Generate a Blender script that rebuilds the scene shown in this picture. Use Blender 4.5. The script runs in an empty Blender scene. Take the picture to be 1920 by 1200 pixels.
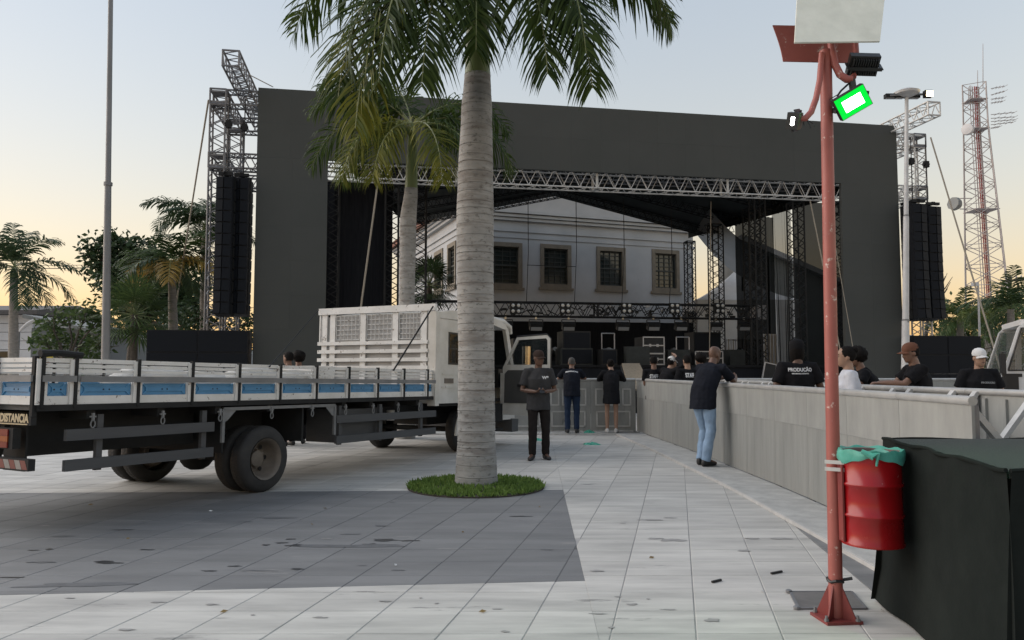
import bpy, bmesh, math, random
import numpy as np
from mathutils import Vector, Matrix
R = math.radians
rng = random.Random(11)
scene = bpy.context.scene
C = scene.collection
V = Vector

# ------------------------------------------------------------------ camera
CAMH, PITCH, F = 1.42, R(3.75), 1442.0
cd = bpy.data.cameras.new('camera'); cam = bpy.data.objects.new('camera', cd); C.objects.link(cam)
cam.location = (0, 0, CAMH); cam.rotation_euler = (R(90) + PITCH, 0, 0)
cd.sensor_width = 36; cd.lens = F / 1920 * 36; cd.clip_end = 6000; cd.clip_start = 0.05
scene.camera = cam

# ------------------------------------------------------------------ sky and sun
SUN_AZ, SUN_EL = -80, 7.0          # degrees, azimuth from +Y towards +X
w = bpy.data.worlds.new('World'); scene.world = w; w.use_nodes = True
nt = w.node_tree; nt.nodes.clear()
sky = nt.nodes.new('ShaderNodeTexSky'); sky.sky_type = 'NISHITA'; sky.sun_disc = False
sky.sun_elevation = R(SUN_EL); sky.sun_rotation = R(SUN_AZ)
sky.altitude = 0; sky.air_density = 2.0; sky.dust_density = 0.5; sky.ozone_density = 4.0
gam = nt.nodes.new('ShaderNodeGamma'); gam.inputs['Gamma'].default_value = 0.5
hsv = nt.nodes.new('ShaderNodeHueSaturation'); hsv.inputs['Saturation'].default_value = 1.06
wb = nt.nodes.new('ShaderNodeMix'); wb.data_type = 'RGBA'; wb.blend_type = 'MULTIPLY'; wb.inputs['Factor'].default_value = 1.0
wb.inputs['B'].default_value = (1.0, 0.82, 0.815, 1)      # white balance of the evening sky
bg = nt.nodes.new('ShaderNodeBackground'); bg.inputs['Strength'].default_value = 0.14
wo = nt.nodes.new('ShaderNodeOutputWorld')
nt.links.new(sky.outputs[0], gam.inputs['Color']); nt.links.new(gam.outputs[0], hsv.inputs['Color'])
nt.links.new(hsv.outputs[0], wb.inputs['A']); nt.links.new(wb.outputs['Result'], bg.inputs['Color'])
nt.links.new(bg.outputs[0], wo.inputs['Surface'])
sl = bpy.data.lights.new('sun', 'SUN'); sun = bpy.data.objects.new('sun', sl); C.objects.link(sun)
sl.energy = 0.5; sl.angle = R(60); sl.color = (1.0, 0.93, 0.86)
sd = V((math.sin(R(SUN_AZ)) * math.cos(R(SUN_EL + 28)), math.cos(R(SUN_AZ)) * math.cos(R(SUN_EL + 28)), math.sin(R(SUN_EL + 28))))
sun.rotation_euler = sd.to_track_quat('Z', 'Y').to_euler()
sun.location = (-30, 30, 20)
vs = scene.view_settings
vs.view_transform = 'Standard'; vs.look = 'None'; vs.exposure = 2.4; vs.gamma = 1.0; vs.use_curve_mapping = False
scene.render.engine = 'CYCLES'
scene.cycles.use_denoising = True
scene.cycles.max_bounces = 6; scene.cycles.diffuse_bounces = 3; scene.cycles.glossy_bounces = 3
scene.cycles.transparent_max_bounces = 12; scene.cycles.sample_clamp_indirect = 4.0

# ------------------------------------------------------------------ measuring helpers (pixel of the 1920x1200 photograph -> place)
def ray(px, py):
    u, v = (px - 960) / F, (600 - py) / F
    return V((u, math.cos(PITCH) - v * math.sin(PITCH), math.sin(PITCH) + v * math.cos(PITCH)))
EYE = V((0, 0, CAMH))
def gpt(px, py, z=0.0):
    d = ray(px, py); return EYE + d * ((z - CAMH) / d.z)
def dpt(px, py, Y):
    d = ray(px, py); return EYE + d * (Y / d.y)
def ppt(px, py, P, n):
    d = ray(px, py); return EYE + d * ((P - EYE).dot(n) / d.dot(n))

# ------------------------------------------------------------------ mesh builder
MW = {}
def rotz(a): return Matrix.Rotation(a, 4, 'Z')
def trs(loc, rz=0.0): return Matrix.Translation(V(loc)) @ rotz(rz)
I4 = Matrix.Identity(4)
def frame_of(d, up=V((0, 0, 1))):
    d = V(d).normalized(); up = V(up)
    if abs(d.dot(up)) > 0.98: up = V((0, 1, 0)) if abs(d.y) < 0.9 else V((1, 0, 0))
    s = d.cross(up).normalized(); return d, s, s.cross(d).normalized()
class MB:
    def __init__(s, M=None): s.v = []; s.f = []; s.M = M; s.mi = []; s.cur = 0
    def add(s, vs_, fs):
        b = len(s.v)
        s.v += [s.M @ V(p) for p in vs_] if s.M is not None else [V(p) for p in vs_]
        s.f += [tuple(i + b for i in f) for f in fs]; s.mi += [s.cur] * len(fs); return s
    def box(s, c, d, m=None):
        x, y, z = d[0] / 2, d[1] / 2, d[2] / 2
        p = [V((i * x, j * y, k * z)) for k in (-1, 1) for j in (-1, 1) for i in (-1, 1)]
        c = V(c)
        p = [c + (m @ q if m is not None else q) for q in p]
        return s.add(p, [(0, 2, 3, 1), (4, 5, 7, 6), (0, 1, 5, 4), (1, 3, 7, 5), (3, 2, 6, 7), (2, 0, 4, 6)])
    def b2(s, a, b): return s.box([(a[i] + b[i]) / 2 for i in range(3)], [abs(b[i] - a[i]) for i in range(3)])
    def bar(s, p0, p1, wd, ht, up=(0, 0, 1)):
        p0, p1 = V(p0), V(p1); d, a, b = frame_of(p1 - p0, up)
        a = a * wd / 2; b = b * ht / 2
        return s.add([p0 - a - b, p0 + a - b, p0 + a + b, p0 - a + b, p1 - a - b, p1 + a - b, p1 + a + b, p1 - a + b],
                     [(0, 1, 2, 3), (7, 6, 5, 4), (1, 0, 4, 5), (2, 1, 5, 6), (3, 2, 6, 7), (0, 3, 7, 4)])
    def loft(s, rings, caps=True, closed=True):
        n = len(rings[0]); b = [p for r in rings for p in r]; f = []
        for i in range(len(rings) - 1):
            for j in range(n if closed else n - 1):
                k = (j + 1) % n; f.append((i * n + j, i * n + k, (i + 1) * n + k, (i + 1) * n + j))
        if caps: f += [tuple(range(n - 1, -1, -1)), tuple(range((len(rings) - 1) * n, len(rings) * n))]
        return s.add(b, f)
    def tube(s, p0, p1, r, r2=None, n=8, caps=True):
        p0, p1 = V(p0), V(p1); d, a, b = frame_of(p1 - p0); r2 = r if r2 is None else r2
        cs = [(math.cos(t * 2 * math.pi / n), math.sin(t * 2 * math.pi / n)) for t in range(n)]
        return s.loft([[p + a * (x * q) + b * (y * q) for x, y in cs] for p, q in ((p0, r), (p1, r2))], caps)
    def path(s, pts, r, n=8, caps=True):
        pts = [V(p) for p in pts]; rs = r if isinstance(r, (list, tuple)) else [r] * len(pts)
        rings = []; up = None
        for i, p in enumerate(pts):
            t = (pts[min(i + 1, len(pts) - 1)] - pts[max(i - 1, 0)])
            d, a, b = frame_of(t, up if up is not None else V((0, 0, 1))); up = b
            rings.append([p + a * (math.cos(k * 2 * math.pi / n) * rs[i]) + b * (math.sin(k * 2 * math.pi / n) * rs[i]) for k in range(n)])
        return s.loft(rings, caps)
    def lathe(s, prof, c=(0, 0, 0), n=24, ax=None, caps=True):
        c = V(c); d, a, b = frame_of(ax) if ax is not None else (V((0, 0, 1)), V((1, 0, 0)), V((0, 1, 0)))
        return s.loft([[c + d * z + a * (math.cos(k * 2 * math.pi / n) * r) + b * (math.sin(k * 2 * math.pi / n) * r) for k in range(n)] for r, z in prof], caps)
    def ball(s, c, r, n=12, m=8, M=None):
        c = V(c); rx, ry, rz = (r, r, r) if not isinstance(r, (tuple, list)) else r
        rings = []
        for i in range(1, m):
            t = math.pi * i / m
            ring = [V((rx * math.sin(t) * math.cos(k * 2 * math.pi / n), ry * math.sin(t) * math.sin(k * 2 * math.pi / n), -rz * math.cos(t))) for k in range(n)]
            rings.append([c + (M @ q if M is not None else q) for q in ring])
        return s.loft(rings)
    def prism(s, poly, off):
        poly = [V(p) for p in poly]; off = V(off); n = len(poly)
        nrm = V((0, 0, 0))
        for i in range(1, n - 1): nrm += (poly[i] - poly[0]).cross(poly[i + 1] - poly[0])
        if nrm.dot(off) < 0: poly = poly[::-1]
        return s.loft([poly, [p + off for p in poly]])
    def mesh(s, mats, smooth=False, Minv=None):
        me = bpy.data.meshes.new('m')
        vs_ = [Minv @ p for p in s.v] if Minv is not None else s.v
        me.from_pydata([tuple(p) for p in vs_], [], s.f)
        for m in (mats if isinstance(mats, (list, tuple)) else [mats]): me.materials.append(m)
        if isinstance(mats, (list, tuple)) and len(mats) > 1: me.polygons.foreach_set('material_index', s.mi)
        if smooth:
            me.polygons.foreach_set('use_smooth', [True] * len(s.f))
            try: me.set_sharp_from_angle(angle=R(smooth if smooth is not True else 40))
            except Exception: pass
        me.update(); return me
    def build(s, name, mat, parent=None, smooth=False, loc=None, rz=0.0, label=None, kind=None):
        if parent is not None:
            M = MW[parent.as_pointer()]
        else:
            if loc is None:
                xs = [p.x for p in s.v]; ys = [p.y for p in s.v]; zs = [p.z for p in s.v]
                loc = ((min(xs) + max(xs)) / 2, (min(ys) + max(ys)) / 2, min(zs))
            M = trs(loc, rz)
        me = s.mesh(mat, smooth, M.inverted()); me.name = name
        o = bpy.data.objects.new(name, me); C.objects.link(o)
        if parent is not None: o.parent = parent
        else: o.matrix_world = M
        MW[o.as_pointer()] = M
        if label: o['label'] = label
        if kind: o['kind'] = kind
        return o
def tag(o, label, cat, group=None):
    o['label'] = label; o['category'] = cat
    if group: o['group'] = group
    return o
def thing(name, label, cat, loc=(0, 0, 0), rz=0.0, group=None, M=None):
    o = bpy.data.objects.new(name, None); C.objects.link(o); o.empty_display_size = 0.2
    M = M if M is not None else trs(loc, rz); o.matrix_world = M; MW[o.as_pointer()] = M
    return tag(o, label, cat, group)
def dup(root, M, label=None):
    def cp(o, par):
        c = o.copy(); C.objects.link(c); MW[c.as_pointer()] = M
        if par is not None:
            c.parent = par
        for ch in o.children: cp(ch, c)
        return c
    r = cp(root, None); r.matrix_world = M
    if label: r['label'] = label
    return r
_unit = {}
def unit_bar(name, p0, p1, r, mat, parent, n=6):
    """one bar as its own object sharing a unit cylinder"""
    k = (mat.name, n)
    if k not in _unit: _unit[k] = MB().tube((0, 0, 0), (0, 0, 1), 1, n=n).mesh(mat, 40)
    p0, p1 = V(p0), V(p1); d = p1 - p0
    o = bpy.data.objects.new(name, _unit[k]); C.objects.link(o); o.parent = parent
    Mr = d.to_track_quat('Z', 'Y').to_matrix().to_4x4()
    W = Matrix.Translation(p0) @ Mr @ Matrix.Diagonal((r, r, d.length, 1))
    o.matrix_local = MW[parent.as_pointer()].inverted() @ W
    MW[o.as_pointer()] = W
    return o

# ------------------------------------------------------------------ materials
def S(r, g, b):
    f = lambda c: (c / 255 / 12.92) if c / 255 <= 0.04045 else ((c / 255 + 0.055) / 1.055) ** 2.4
    return (f(r), f(g), f(b))
def M_(name, c, rough=0.6, metal=0.0, c2=None, scale=6.0, stretch=(1, 1, 1), bump=0.0, bscale=None, spec=None, c3=None, wear=0.0, wscale=14.0, coords='Object', island=0.0, detail=6.0, emit=None, estr=0.0, alpha=None, lo=0.35, hi=0.68):
    m = bpy.data.materials.new(name); m.use_nodes = True; t = m.node_tree; N = t.nodes; L = t.links
    b = N['Principled BSDF']; b.inputs['Roughness'].default_value = rough; b.inputs['Metallic'].default_value = metal
    if spec is not None: b.inputs['Specular IOR Level'].default_value = spec
    c = tuple(c) + (1,)
    tc = N.new('ShaderNodeTexCoord') if coords != 'World' else N.new('ShaderNodeNewGeometry')
    out = tc.outputs['Object'] if coords == 'Object' else (tc.outputs['Generated'] if coords == 'Generated' else tc.outputs['Position'])
    mp = N.new('ShaderNodeMapping'); mp.inputs['Scale'].default_value = stretch; L.new(out, mp.inputs['Vector'])
    col = None
    if c2 is None: c2 = tuple(x * 0.82 for x in c[:3])
    nz = N.new('ShaderNodeTexNoise'); nz.inputs['Scale'].default_value = scale; nz.inputs['Detail'].default_value = detail; nz.inputs['Roughness'].default_value = 0.62
    L.new(mp.outputs[0], nz.inputs['Vector'])
    rp = N.new('ShaderNodeMapRange'); rp.inputs['From Min'].default_value = lo; rp.inputs['From Max'].default_value = hi
    L.new(nz.outputs['Fac'], rp.inputs['Value'])
    mx = N.new('ShaderNodeMix'); mx.data_type = 'RGBA'; mx.inputs['A'].default_value = c; mx.inputs['B'].default_value = tuple(c2) + (1,)
    L.new(rp.outputs[0], mx.inputs['Factor']); col = mx.outputs['Result']
    if wear > 0:
        n2 = N.new('ShaderNodeTexNoise'); n2.inputs['Scale'].default_value = wscale; n2.inputs['Detail'].default_value = 8; n2.inputs['Roughness'].default_value = 0.7
        L.new(mp.outputs[0], n2.inputs['Vector'])
        r2 = N.new('ShaderNodeMapRange'); r2.inputs['From Min'].default_value = 0.70 - 0.2 * wear; r2.inputs['From Max'].default_value = 0.74 - 0.2 * wear
        L.new(n2.outputs['Fac'], r2.inputs['Value'])
        m2 = N.new('ShaderNodeMix'); m2.data_type = 'RGBA'; m2.inputs['B'].default_value = tuple(c3) + (1,)
        L.new(r2.outputs[0], m2.inputs['Factor']); L.new(col, m2.inputs['A']); col = m2.outputs['Result']
    if island > 0:
        g = N.new('ShaderNodeNewGeometry'); rr = N.new('ShaderNodeMapRange')
        rr.inputs['To Min'].default_value = 1 - island; rr.inputs['To Max'].default_value = 1 + island
        oi = N.new('ShaderNodeObjectInfo'); ad = N.new('ShaderNodeMath'); ad.operation = 'ADD'
        L.new(g.outputs['Random Per Island'], ad.inputs[0]); L.new(oi.outputs['Random'], ad.inputs[1])
        fr = N.new('ShaderNodeMath'); fr.operation = 'FRACT'; L.new(ad.outputs[0], fr.inputs[0]); L.new(fr.outputs[0], rr.inputs['Value'])
        h = N.new('ShaderNodeMix'); h.data_type = 'RGBA'; h.blend_type = 'MULTIPLY'; h.inputs['Factor'].default_value = 1
        L.new(col, h.inputs['A']); L.new(rr.outputs[0], h.inputs['B']); col = h.outputs['Result']
    L.new(col, b.inputs['Base Color'])
    # roughness varies a little with the same noise
    ro = N.new('ShaderNodeMapRange'); ro.inputs['To Min'].default_value = max(0.02, rough - 0.08); ro.inputs['To Max'].default_value = min(1, rough + 0.10)
    L.new(nz.outputs['Fac'], ro.inputs['Value']); L.new(ro.outputs[0], b.inputs['Roughness'])
    if bump > 0:
        bn = N.new('ShaderNodeTexNoise'); bn.inputs['Scale'].default_value = bscale or scale * 3; bn.inputs['Detail'].default_value = 5
        L.new(mp.outputs[0], bn.inputs['Vector'])
        bp = N.new('ShaderNodeBump'); bp.inputs['Strength'].default_value = bump; bp.inputs['Distance'].default_value = 0.02
        L.new(bn.outputs['Fac'], bp.inputs['Height']); L.new(bp.outputs[0], b.inputs['Normal'])
    if emit is not None:
        b.inputs['Emission Color'].default_value = tuple(emit) + (1,); b.inputs['Emission Strength'].default_value = estr
    if alpha is not None: b.inputs['Alpha'].default_value = alpha
    return m
def emis(name, c, s):
    m = bpy.data.materials.new(name); m.use_nodes = True; N = m.node_tree.nodes
    b = N['Principled BSDF']; b.inputs['Base Color'].default_value = tuple(x * .08 for x in c) + (1,); b.inputs['Specular IOR Level'].default_value = .1
    b.inputs['Emission Color'].default_value = tuple(c) + (1,); b.inputs['Emission Strength'].default_value = s
    return m
def leafmat(name, c1, c2, tr=0.25, scale=0.8, rough=0.5):
    m = bpy.data.materials.new(name); m.use_nodes = True; t = m.node_tree; N = t.nodes; L = t.links
    b = N['Principled BSDF']; b.inputs['Roughness'].default_value = rough; b.inputs['Specular IOR Level'].default_value = 0.22
    g = N.new('ShaderNodeNewGeometry'); nz = N.new('ShaderNodeTexNoise'); nz.inputs['Scale'].default_value = scale; nz.inputs['Detail'].default_value = 3
    L.new(g.outputs['Position'], nz.inputs['Vector'])
    ad = N.new('ShaderNodeMath'); ad.operation = 'MULTIPLY_ADD'; ad.inputs[1].default_value = 0.55; L.new(g.outputs['Random Per Island'], ad.inputs[0]); L.new(nz.outputs['Fac'], ad.inputs[2])
    rp = N.new('ShaderNodeMapRange'); rp.inputs['From Min'].default_value = 0.4; rp.inputs['From Max'].default_value = 1.15; L.new(ad.outputs[0], rp.inputs['Value'])
    mx = N.new('ShaderNodeMix'); mx.data_type = 'RGBA'; mx.inputs['A'].default_value = tuple(c1) + (1,); mx.inputs['B'].default_value = tuple(c2) + (1,)
    L.new(rp.outputs[0], mx.inputs['Factor']); L.new(mx.outputs['Result'], b.inputs['Base Color'])
    tl = N.new('ShaderNodeBsdfTranslucent'); L.new(mx.outputs['Result'], tl.inputs['Color'])
    ms = N.new('ShaderNodeMixShader'); ms.inputs[0].default_value = tr
    L.new(b.outputs[0], ms.inputs[1]); L.new(tl.outputs[0], ms.inputs[2]); L.new(ms.outputs[0], N['Material Output'].inputs['Surface'])
    return m
# ------------------------------------------------------------------ ground, paving
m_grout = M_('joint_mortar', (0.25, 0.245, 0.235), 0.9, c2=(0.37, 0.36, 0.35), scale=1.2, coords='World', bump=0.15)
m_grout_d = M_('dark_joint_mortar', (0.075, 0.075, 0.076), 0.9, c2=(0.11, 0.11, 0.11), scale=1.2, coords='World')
m_tile = M_('light_granite', (0.53, 0.515, 0.48), 0.6, c2=(0.295, 0.287, 0.272), scale=1.6, stretch=(0.55, 3.2, 1), coords='World', island=0.09, bump=0.05, bscale=30, c3=(0.25, 0.243, 0.23), wear=0.42, wscale=1.4, lo=0.36, hi=0.80)
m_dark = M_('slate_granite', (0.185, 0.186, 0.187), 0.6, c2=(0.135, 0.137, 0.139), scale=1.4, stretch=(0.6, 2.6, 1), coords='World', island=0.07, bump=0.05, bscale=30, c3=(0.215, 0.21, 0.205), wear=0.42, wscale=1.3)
A_ = V((0.46, 0.0)); B_ = V((0.4 * math.sin(R(12.1)), 0.4 * math.cos(R(12.1))))
def clip(poly, a, b):           # keep the left of a->b
    out = []
    e = b - a
    side = lambda p: e.x * (p.y - a.y) - e.y * (p.x - a.x)
    for i in range(len(poly)):
        p, q = poly[i], poly[(i + 1) % len(poly)]; sp_, sq = side(p), side(q)
        if sp_ >= 0: out.append(p)
        if sp_ * sq < 0: out.append(p + (q - p) * (sp_ / (sp_ - sq)))
    return out
def clip_convex(poly, region):
    for i in range(len(region)):
        if len(poly) < 3: return []
        poly = clip(poly, region[i], region[(i + 1) % len(region)])
    return poly
def area(p): return 0.5 * abs(sum(p[i].x * p[(i + 1) % len(p)].y - p[(i + 1) % len(p)].x * p[i].y for i in range(len(p))))
g2 = lambda x, y: V((gpt(x, y).x, gpt(x, y).y))
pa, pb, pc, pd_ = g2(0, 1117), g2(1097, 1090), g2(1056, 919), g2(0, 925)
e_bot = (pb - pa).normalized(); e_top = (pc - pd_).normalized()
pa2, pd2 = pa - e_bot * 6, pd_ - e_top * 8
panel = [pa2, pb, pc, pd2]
FAR_X = (-26, 26); Y0, Y1 = 2.2, 26.0
def lerp_line(p, q, x): return p + (q - p) * ((x - p.x) / (q.x - p.x))
cR = V((pb.x + (pb.x - pc.x) * 2, pb.y + (pb.y - pc.y) * 2))
# bands of light paving: right of the slate panel's right edge line, and left of it above and below the panel
rdir = (pc - pb)
rl0 = pb + rdir * ((Y0 - pb.y) / rdir.y); rl1 = pb + rdir * ((Y1 - pb.y) / rdir.y)
reg_right = [rl0, V((FAR_X[1], Y0)), V((FAR_X[1], Y1)), rl1]
reg_low = [V((FAR_X[0], Y0)), rl0, pb, pa + (pa - pb).normalized() * 30]
reg_high = [pd_ - e_top * 20, pc, rl1, V((FAR_X[0], Y1))]
GRASS_C = gpt(893, 914); GRASS_R = 0.83
# second slate stripe, lower right, beside the barrier plates
q0, q1, q2, q3 = g2(1440, 945), g2(1700, 1165), g2(1785, 1165), g2(1530, 945)
def tiles_for(region, minus=None):
    res = []
    n0 = int((region and 1) and -90)
    for j in range(-2, 70):
        for i in range(-75, 75):
            o = A_ * i + B_ * j + V((0.03, 1.9))
            if o.x < FAR_X[0] or o.x > FAR_X[1] or o.y > Y1 or o.y < Y0 - .8: continue
            if abs(o.x) > 0.78 * (o.y + 1.5) + 0.6: continue
            g = 0.0036
            ua, ub = A_.normalized() * g, B_.normalized() * g
            t = [o + ua + ub, o + A_ - ua + ub, o + A_ + B_ - ua - ub, o + B_ + ua - ub]
            t = clip_convex(t, region)
            if len(t) >= 3 and area(t) > 0.006: res.append(t)
    return res
pav = MB().add([(-900, -60, -0.012), (900, -60, -0.012), (900, 2500, -0.012), (-900, 2500, -0.012)], [(0, 1, 2, 3)]).build('ground', m_grout, loc=(0, 0, -0.012), kind='structure')
plaza = bpy.data.objects.new('plaza_pavement', MB().add([(-40, -8, -0.008), (40, -8, -0.008), (40, 60, -0.008), (-40, 60, -0.008)], [(0, 1, 2, 3)]).mesh(m_tile))
C.objects.link(plaza); plaza['kind'] = 'structure'; MW[plaza.as_pointer()] = I4
jb = MB()
FR_Y = Y1
jb.add([(-24, Y0, 0.0005), (24, Y0, 0.0005), (24, Y1 + .3, 0.0005), (-24, Y1 + .3, 0.0005)], [(0, 1, 2, 3)])
jb.build('joint_bed', m_grout, plaza)
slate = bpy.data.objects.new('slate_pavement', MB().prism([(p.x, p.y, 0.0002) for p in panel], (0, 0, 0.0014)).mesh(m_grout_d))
C.objects.link(slate); slate['kind'] = 'structure'; MW[slate.as_pointer()] = I4
def lay(tl, mat, parent, top, most):
    def score(t):
        c = sum(t, V((0, 0))) / len(t)
        vis = abs(c.x) < 0.70 * c.y + 0.3 and c.y > 2.9
        return area(t) / max(c.y, 1) ** 3 * (1 if vis else 1e-4)
    tl = sorted(tl, key=score, reverse=True)
    rest = MB(); shared = {}
    for k, t in enumerate(tl):
        h = top + rng.uniform(-0.0008, 0.0008)
        b = V((0.002, 0.002))
        c = sum(t, V((0, 0))) / len(t)
        ins = [p + (c - p).normalized() * 0.004 for p in t]
        full = len(t) == 4 and abs(area(t) - area_full) < 1e-4
        if k < most:
            if full:
                if 'f' not in shared:
                    mb = MB().loft([[V((p.x - c.x, p.y - c.y, -0.01)) for p in t], [V((p.x - c.x, p.y - c.y, -0.0025)) for p in t], [V((p.x - c.x, p.y - c.y, 0)) for p in ins]])
                    shared['f'] = mb.mesh(mat); shared['f'].name = 'tile'
                o = bpy.data.objects.new('tile', shared['f']); o.location = (c.x, c.y, h); C.objects.link(o); o.parent = parent; MW[o.as_pointer()] = I4
            else:
                MB().loft([[V((p.x, p.y, h - 0.01)) for p in t], [V((p.x, p.y, h - 0.0025)) for p in t], [V((p.x, p.y, h)) for p in ins]]).build('tile', mat, parent)
        else:
            rest.loft([[V((p.x, p.y, h - 0.006)) for p in t], [V((p.x, p.y, h)) for p in ins]])
    if rest.v: rest.build('tile_field', mat, parent, kind='stuff')
g = 0.0036
_t = [V((g, 0)), A_ - V((g, 0))]
area_full = abs((A_.x - 2 * g) * (B_.y - 2 * g * B_.normalized().y))
light = tiles_for(reg_right) + tiles_for(reg_low) + tiles_for(reg_high)
lay(light, m_tile, plaza, 0.004, 300)
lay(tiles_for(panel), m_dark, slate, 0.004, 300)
# slate strip lower right laid as a thin inset of the same slabs
s2 = bpy.data.objects.new('slate_pavement', MB().prism([(p.x, p.y, 0.0055) for p in (q0, q1, q2, q3)], (0, 0, 0.001)).mesh(m_grout)); C.objects.link(s2); s2['kind'] = 'structure'; MW[s2.as_pointer()] = I4
rp_ = [V((p.x, p.y)) for p in (q1, q2, q3, q0)]
if sum(rp_[i].x * rp_[(i + 1) % 4].y - rp_[(i + 1) % 4].x * rp_[i].y for i in range(4)) < 0: rp_ = rp_[::-1]
lay(tiles_for(rp_), m_dark, s2, 0.0095, 40)
# oil stains and wet marks on the slabs
m_stain = M_('oil_stain', (0.035, 0.035, 0.037), 0.35, c2=(0.06, 0.06, 0.062), scale=9, coords='World')
m_stain2 = M_('damp_mark', (0.095, 0.098, 0.102), 0.5, c2=(0.13, 0.133, 0.138), scale=6, coords='World')
def blob(px, py, rx, ry, par, mat, z=0.0062, seed=0, sk=0.0):
    c = gpt(px, py); r_ = random.Random(seed); n = 28; k = [(r_.uniform(.5, 1.0), r_.uniform(0, 6.28)) for _ in range(4)]
    pts = []; z += (seed % 37) * .00004
    for i in range(n):
        a = i / n * 2 * math.pi
        q = 1 + sum(0.16 * kk * math.sin((j + 2) * a + ph) for j, (kk, ph) in enumerate(k))
        x = math.cos(a) * rx * q; y = math.sin(a) * ry * q
        pts.append((c.x + x + sk * y, c.y + y, z))
    MB().add(pts, [tuple(range(n))]).build('stain', mat, par)
for k, (x, y, rx, ry) in enumerate([(722, 1014, .11, .045), (768, 1015, .09, .02), (690, 1024, .06, .07), (560, 1024, .10, .04), (528, 1019, .05, .02), (498, 1023, .035, .018), (545, 1012, .05, .016), (205, 1057, .09, .02), (440, 1063, .05, .016), (393, 1072, .05, .016), (275, 1032, .06, .014), (92, 1031, .03, .02), (520, 972, .2, .045)]):
    blob(x, y, rx, ry, slate, m_stain if k not in (12,) else m_stain2, seed=k)
blob(660, 1025, .42, .06, slate, m_stain2, seed=41); blob(150, 1098, .3, .06, slate, m_stain2, seed=42, sk=2)
for k in range(16):
    r9 = random.Random(900 + k); blob(r9.uniform(20, 1040), r9.uniform(935, 1085), r9.uniform(.015, .12), r9.uniform(.008, .03), slate, m_stain2 if k % 3 else m_stain, seed=300 + k)
m_stain3 = M_('paving_stain', (0.25, 0.243, 0.235), 0.55, c2=(0.34, 0.33, 0.315), scale=9, coords='World')
for k, (x, y, rx, ry) in enumerate([(1222, 976, .11, .03), (1256, 972, .06, .025), (1229, 1011, .06, .03), (1262, 1014, .1, .05), (1410, 1011, .06, .02), (1463, 1011, .08, .03), (1395, 1034, .05, .02), (1119, 1072, .05, .02), (1185, 1135, .035, .016), (1335, 1165, .04, .03), (1215, 1125, .01, .01), (722, 1129, .04, .012), (397, 1135, .04, .012)]):
    blob(x, y, rx, ry, plaza, m_stain3, seed=60 + k)
for k in range(16):
    r9 = random.Random(700 + k); blob(r9.uniform(60, 1480), r9.choice((r9.uniform(1110, 1195), r9.uniform(930, 1100))) if k % 2 else r9.uniform(1115, 1195), r9.uniform(.008, .06), r9.uniform(.006, .018), plaza, m_stain3, seed=500 + k, z=.0058)
# litter: dark sticks, green plastic scraps
m_black = M_('black_plastic', (0.012, 0.012, 0.013), 0.45)
for k, (a, b_) in enumerate([((1335, 1091), (1352, 1087)), ((1446, 1075), (1466, 1071))]):
    p, q = gpt(*a, z=.012), gpt(*b_, z=.012)
    tag(MB().bar(p, q, .014, .012).build('stick', m_black), ['short black stick lying on light paving, left of the two', 'short black stick lying nearest the manhole cover'][k], 'stick', 'sticks on the paving')
m_dryl = leafmat('dry_leaf', (0.16, 0.10, 0.04), (0.30, 0.22, 0.10), .2); m_pap = M_('paper_scrap', (0.62, 0.62, 0.60), .8)
for k, (x, y) in enumerate(((130, 942), (170, 948), (610, 955), (395, 960), (240, 1012), (585, 985), (1010, 898), (868, 1000), (1222, 1048), (1430, 1112), (1655, 1148), (1012, 952), (742, 1062), (420, 1150), (905, 1150))):
    c = gpt(x, y); r9 = random.Random(k); a = r9.uniform(0, 3); d = V((math.cos(a), math.sin(a), 0)) * r9.uniform(.015, .03); n9 = V((-d.y, d.x, 0)) * .45; z9 = V((0, 0, .012))
    tag(MB().add([c + z9 - d, c + z9 + n9 + V((0, 0, .008)), c + z9 + d, c + z9 - n9 - V((0, 0, .004))], [(0, 1, 2, 3)]).build('leaf_scrap' if k % 3 else 'paper_scrap', m_dryl if k % 3 else m_pap),
        ('small dry leaf lying on the ground, ' if k % 3 else 'small white paper scrap on the ground, ') + ['left of the truck wheels, nearest the bumper', 'below the rear guard rail of the truck', 'right of the rear wheel on the slate', 'under the rear truck wheels', 'alone in the left middle of the slate', 'above the wet marks on the slate', 'behind the grass circle', 'in the slate below the palm trunk', 'among the stains on the right paving', 'near the two black sticks', 'between the lamp post foot and the platform', 'right of the grass circle', 'in the slate right of the wet marks', 'on the front light paving at left', 'on the front light paving at the middle'][k], 'litter', 'scraps on the ground')
m_green = M_('green_film', (0.05, 0.36, 0.25), 0.35, c2=(0.10, 0.5, 0.36), scale=20)
def crumple(c, rx, ry, rz, seed, n=9):
    r_ = random.Random(seed); vs_ = []; fs = []
    for j in range(n):
        for i in range(n):
            x, y = (i / (n - 1) - .5) * 2, (j / (n - 1) - .5) * 2
            k = max(0, 1 - (x * x + y * y)) ** .5
            vs_.append((c[0] + rx * x * r_.uniform(.7, 1.1), c[1] + ry * y * r_.uniform(.7, 1.1), c[2] + .006 + rz * k * r_.uniform(.15, 1.1)))
    for j in range(n - 1):
        for i in range(n - 1): fs.append((j * n + i, j * n + i + 1, (j + 1) * n + i + 1, (j + 1) * n + i))
    return MB().add(vs_, fs)
for k, (x, y, lab) in enumerate([(1104, 815, 'crumpled green plastic bag close to the far barrier, between the two leaning people'), (1110, 834, 'flattened green plastic bag nearer the camera than the other bag'), (1005, 826, 'green plastic scrap lying behind the standing man in grey')]):
    c = gpt(x, y); tag(crumple(c, .16, .12, .11 if k == 0 else .05, k + 3).build('plastic_bag', m_green), lab, 'plastic bag', 'green bags on the paving')
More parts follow.
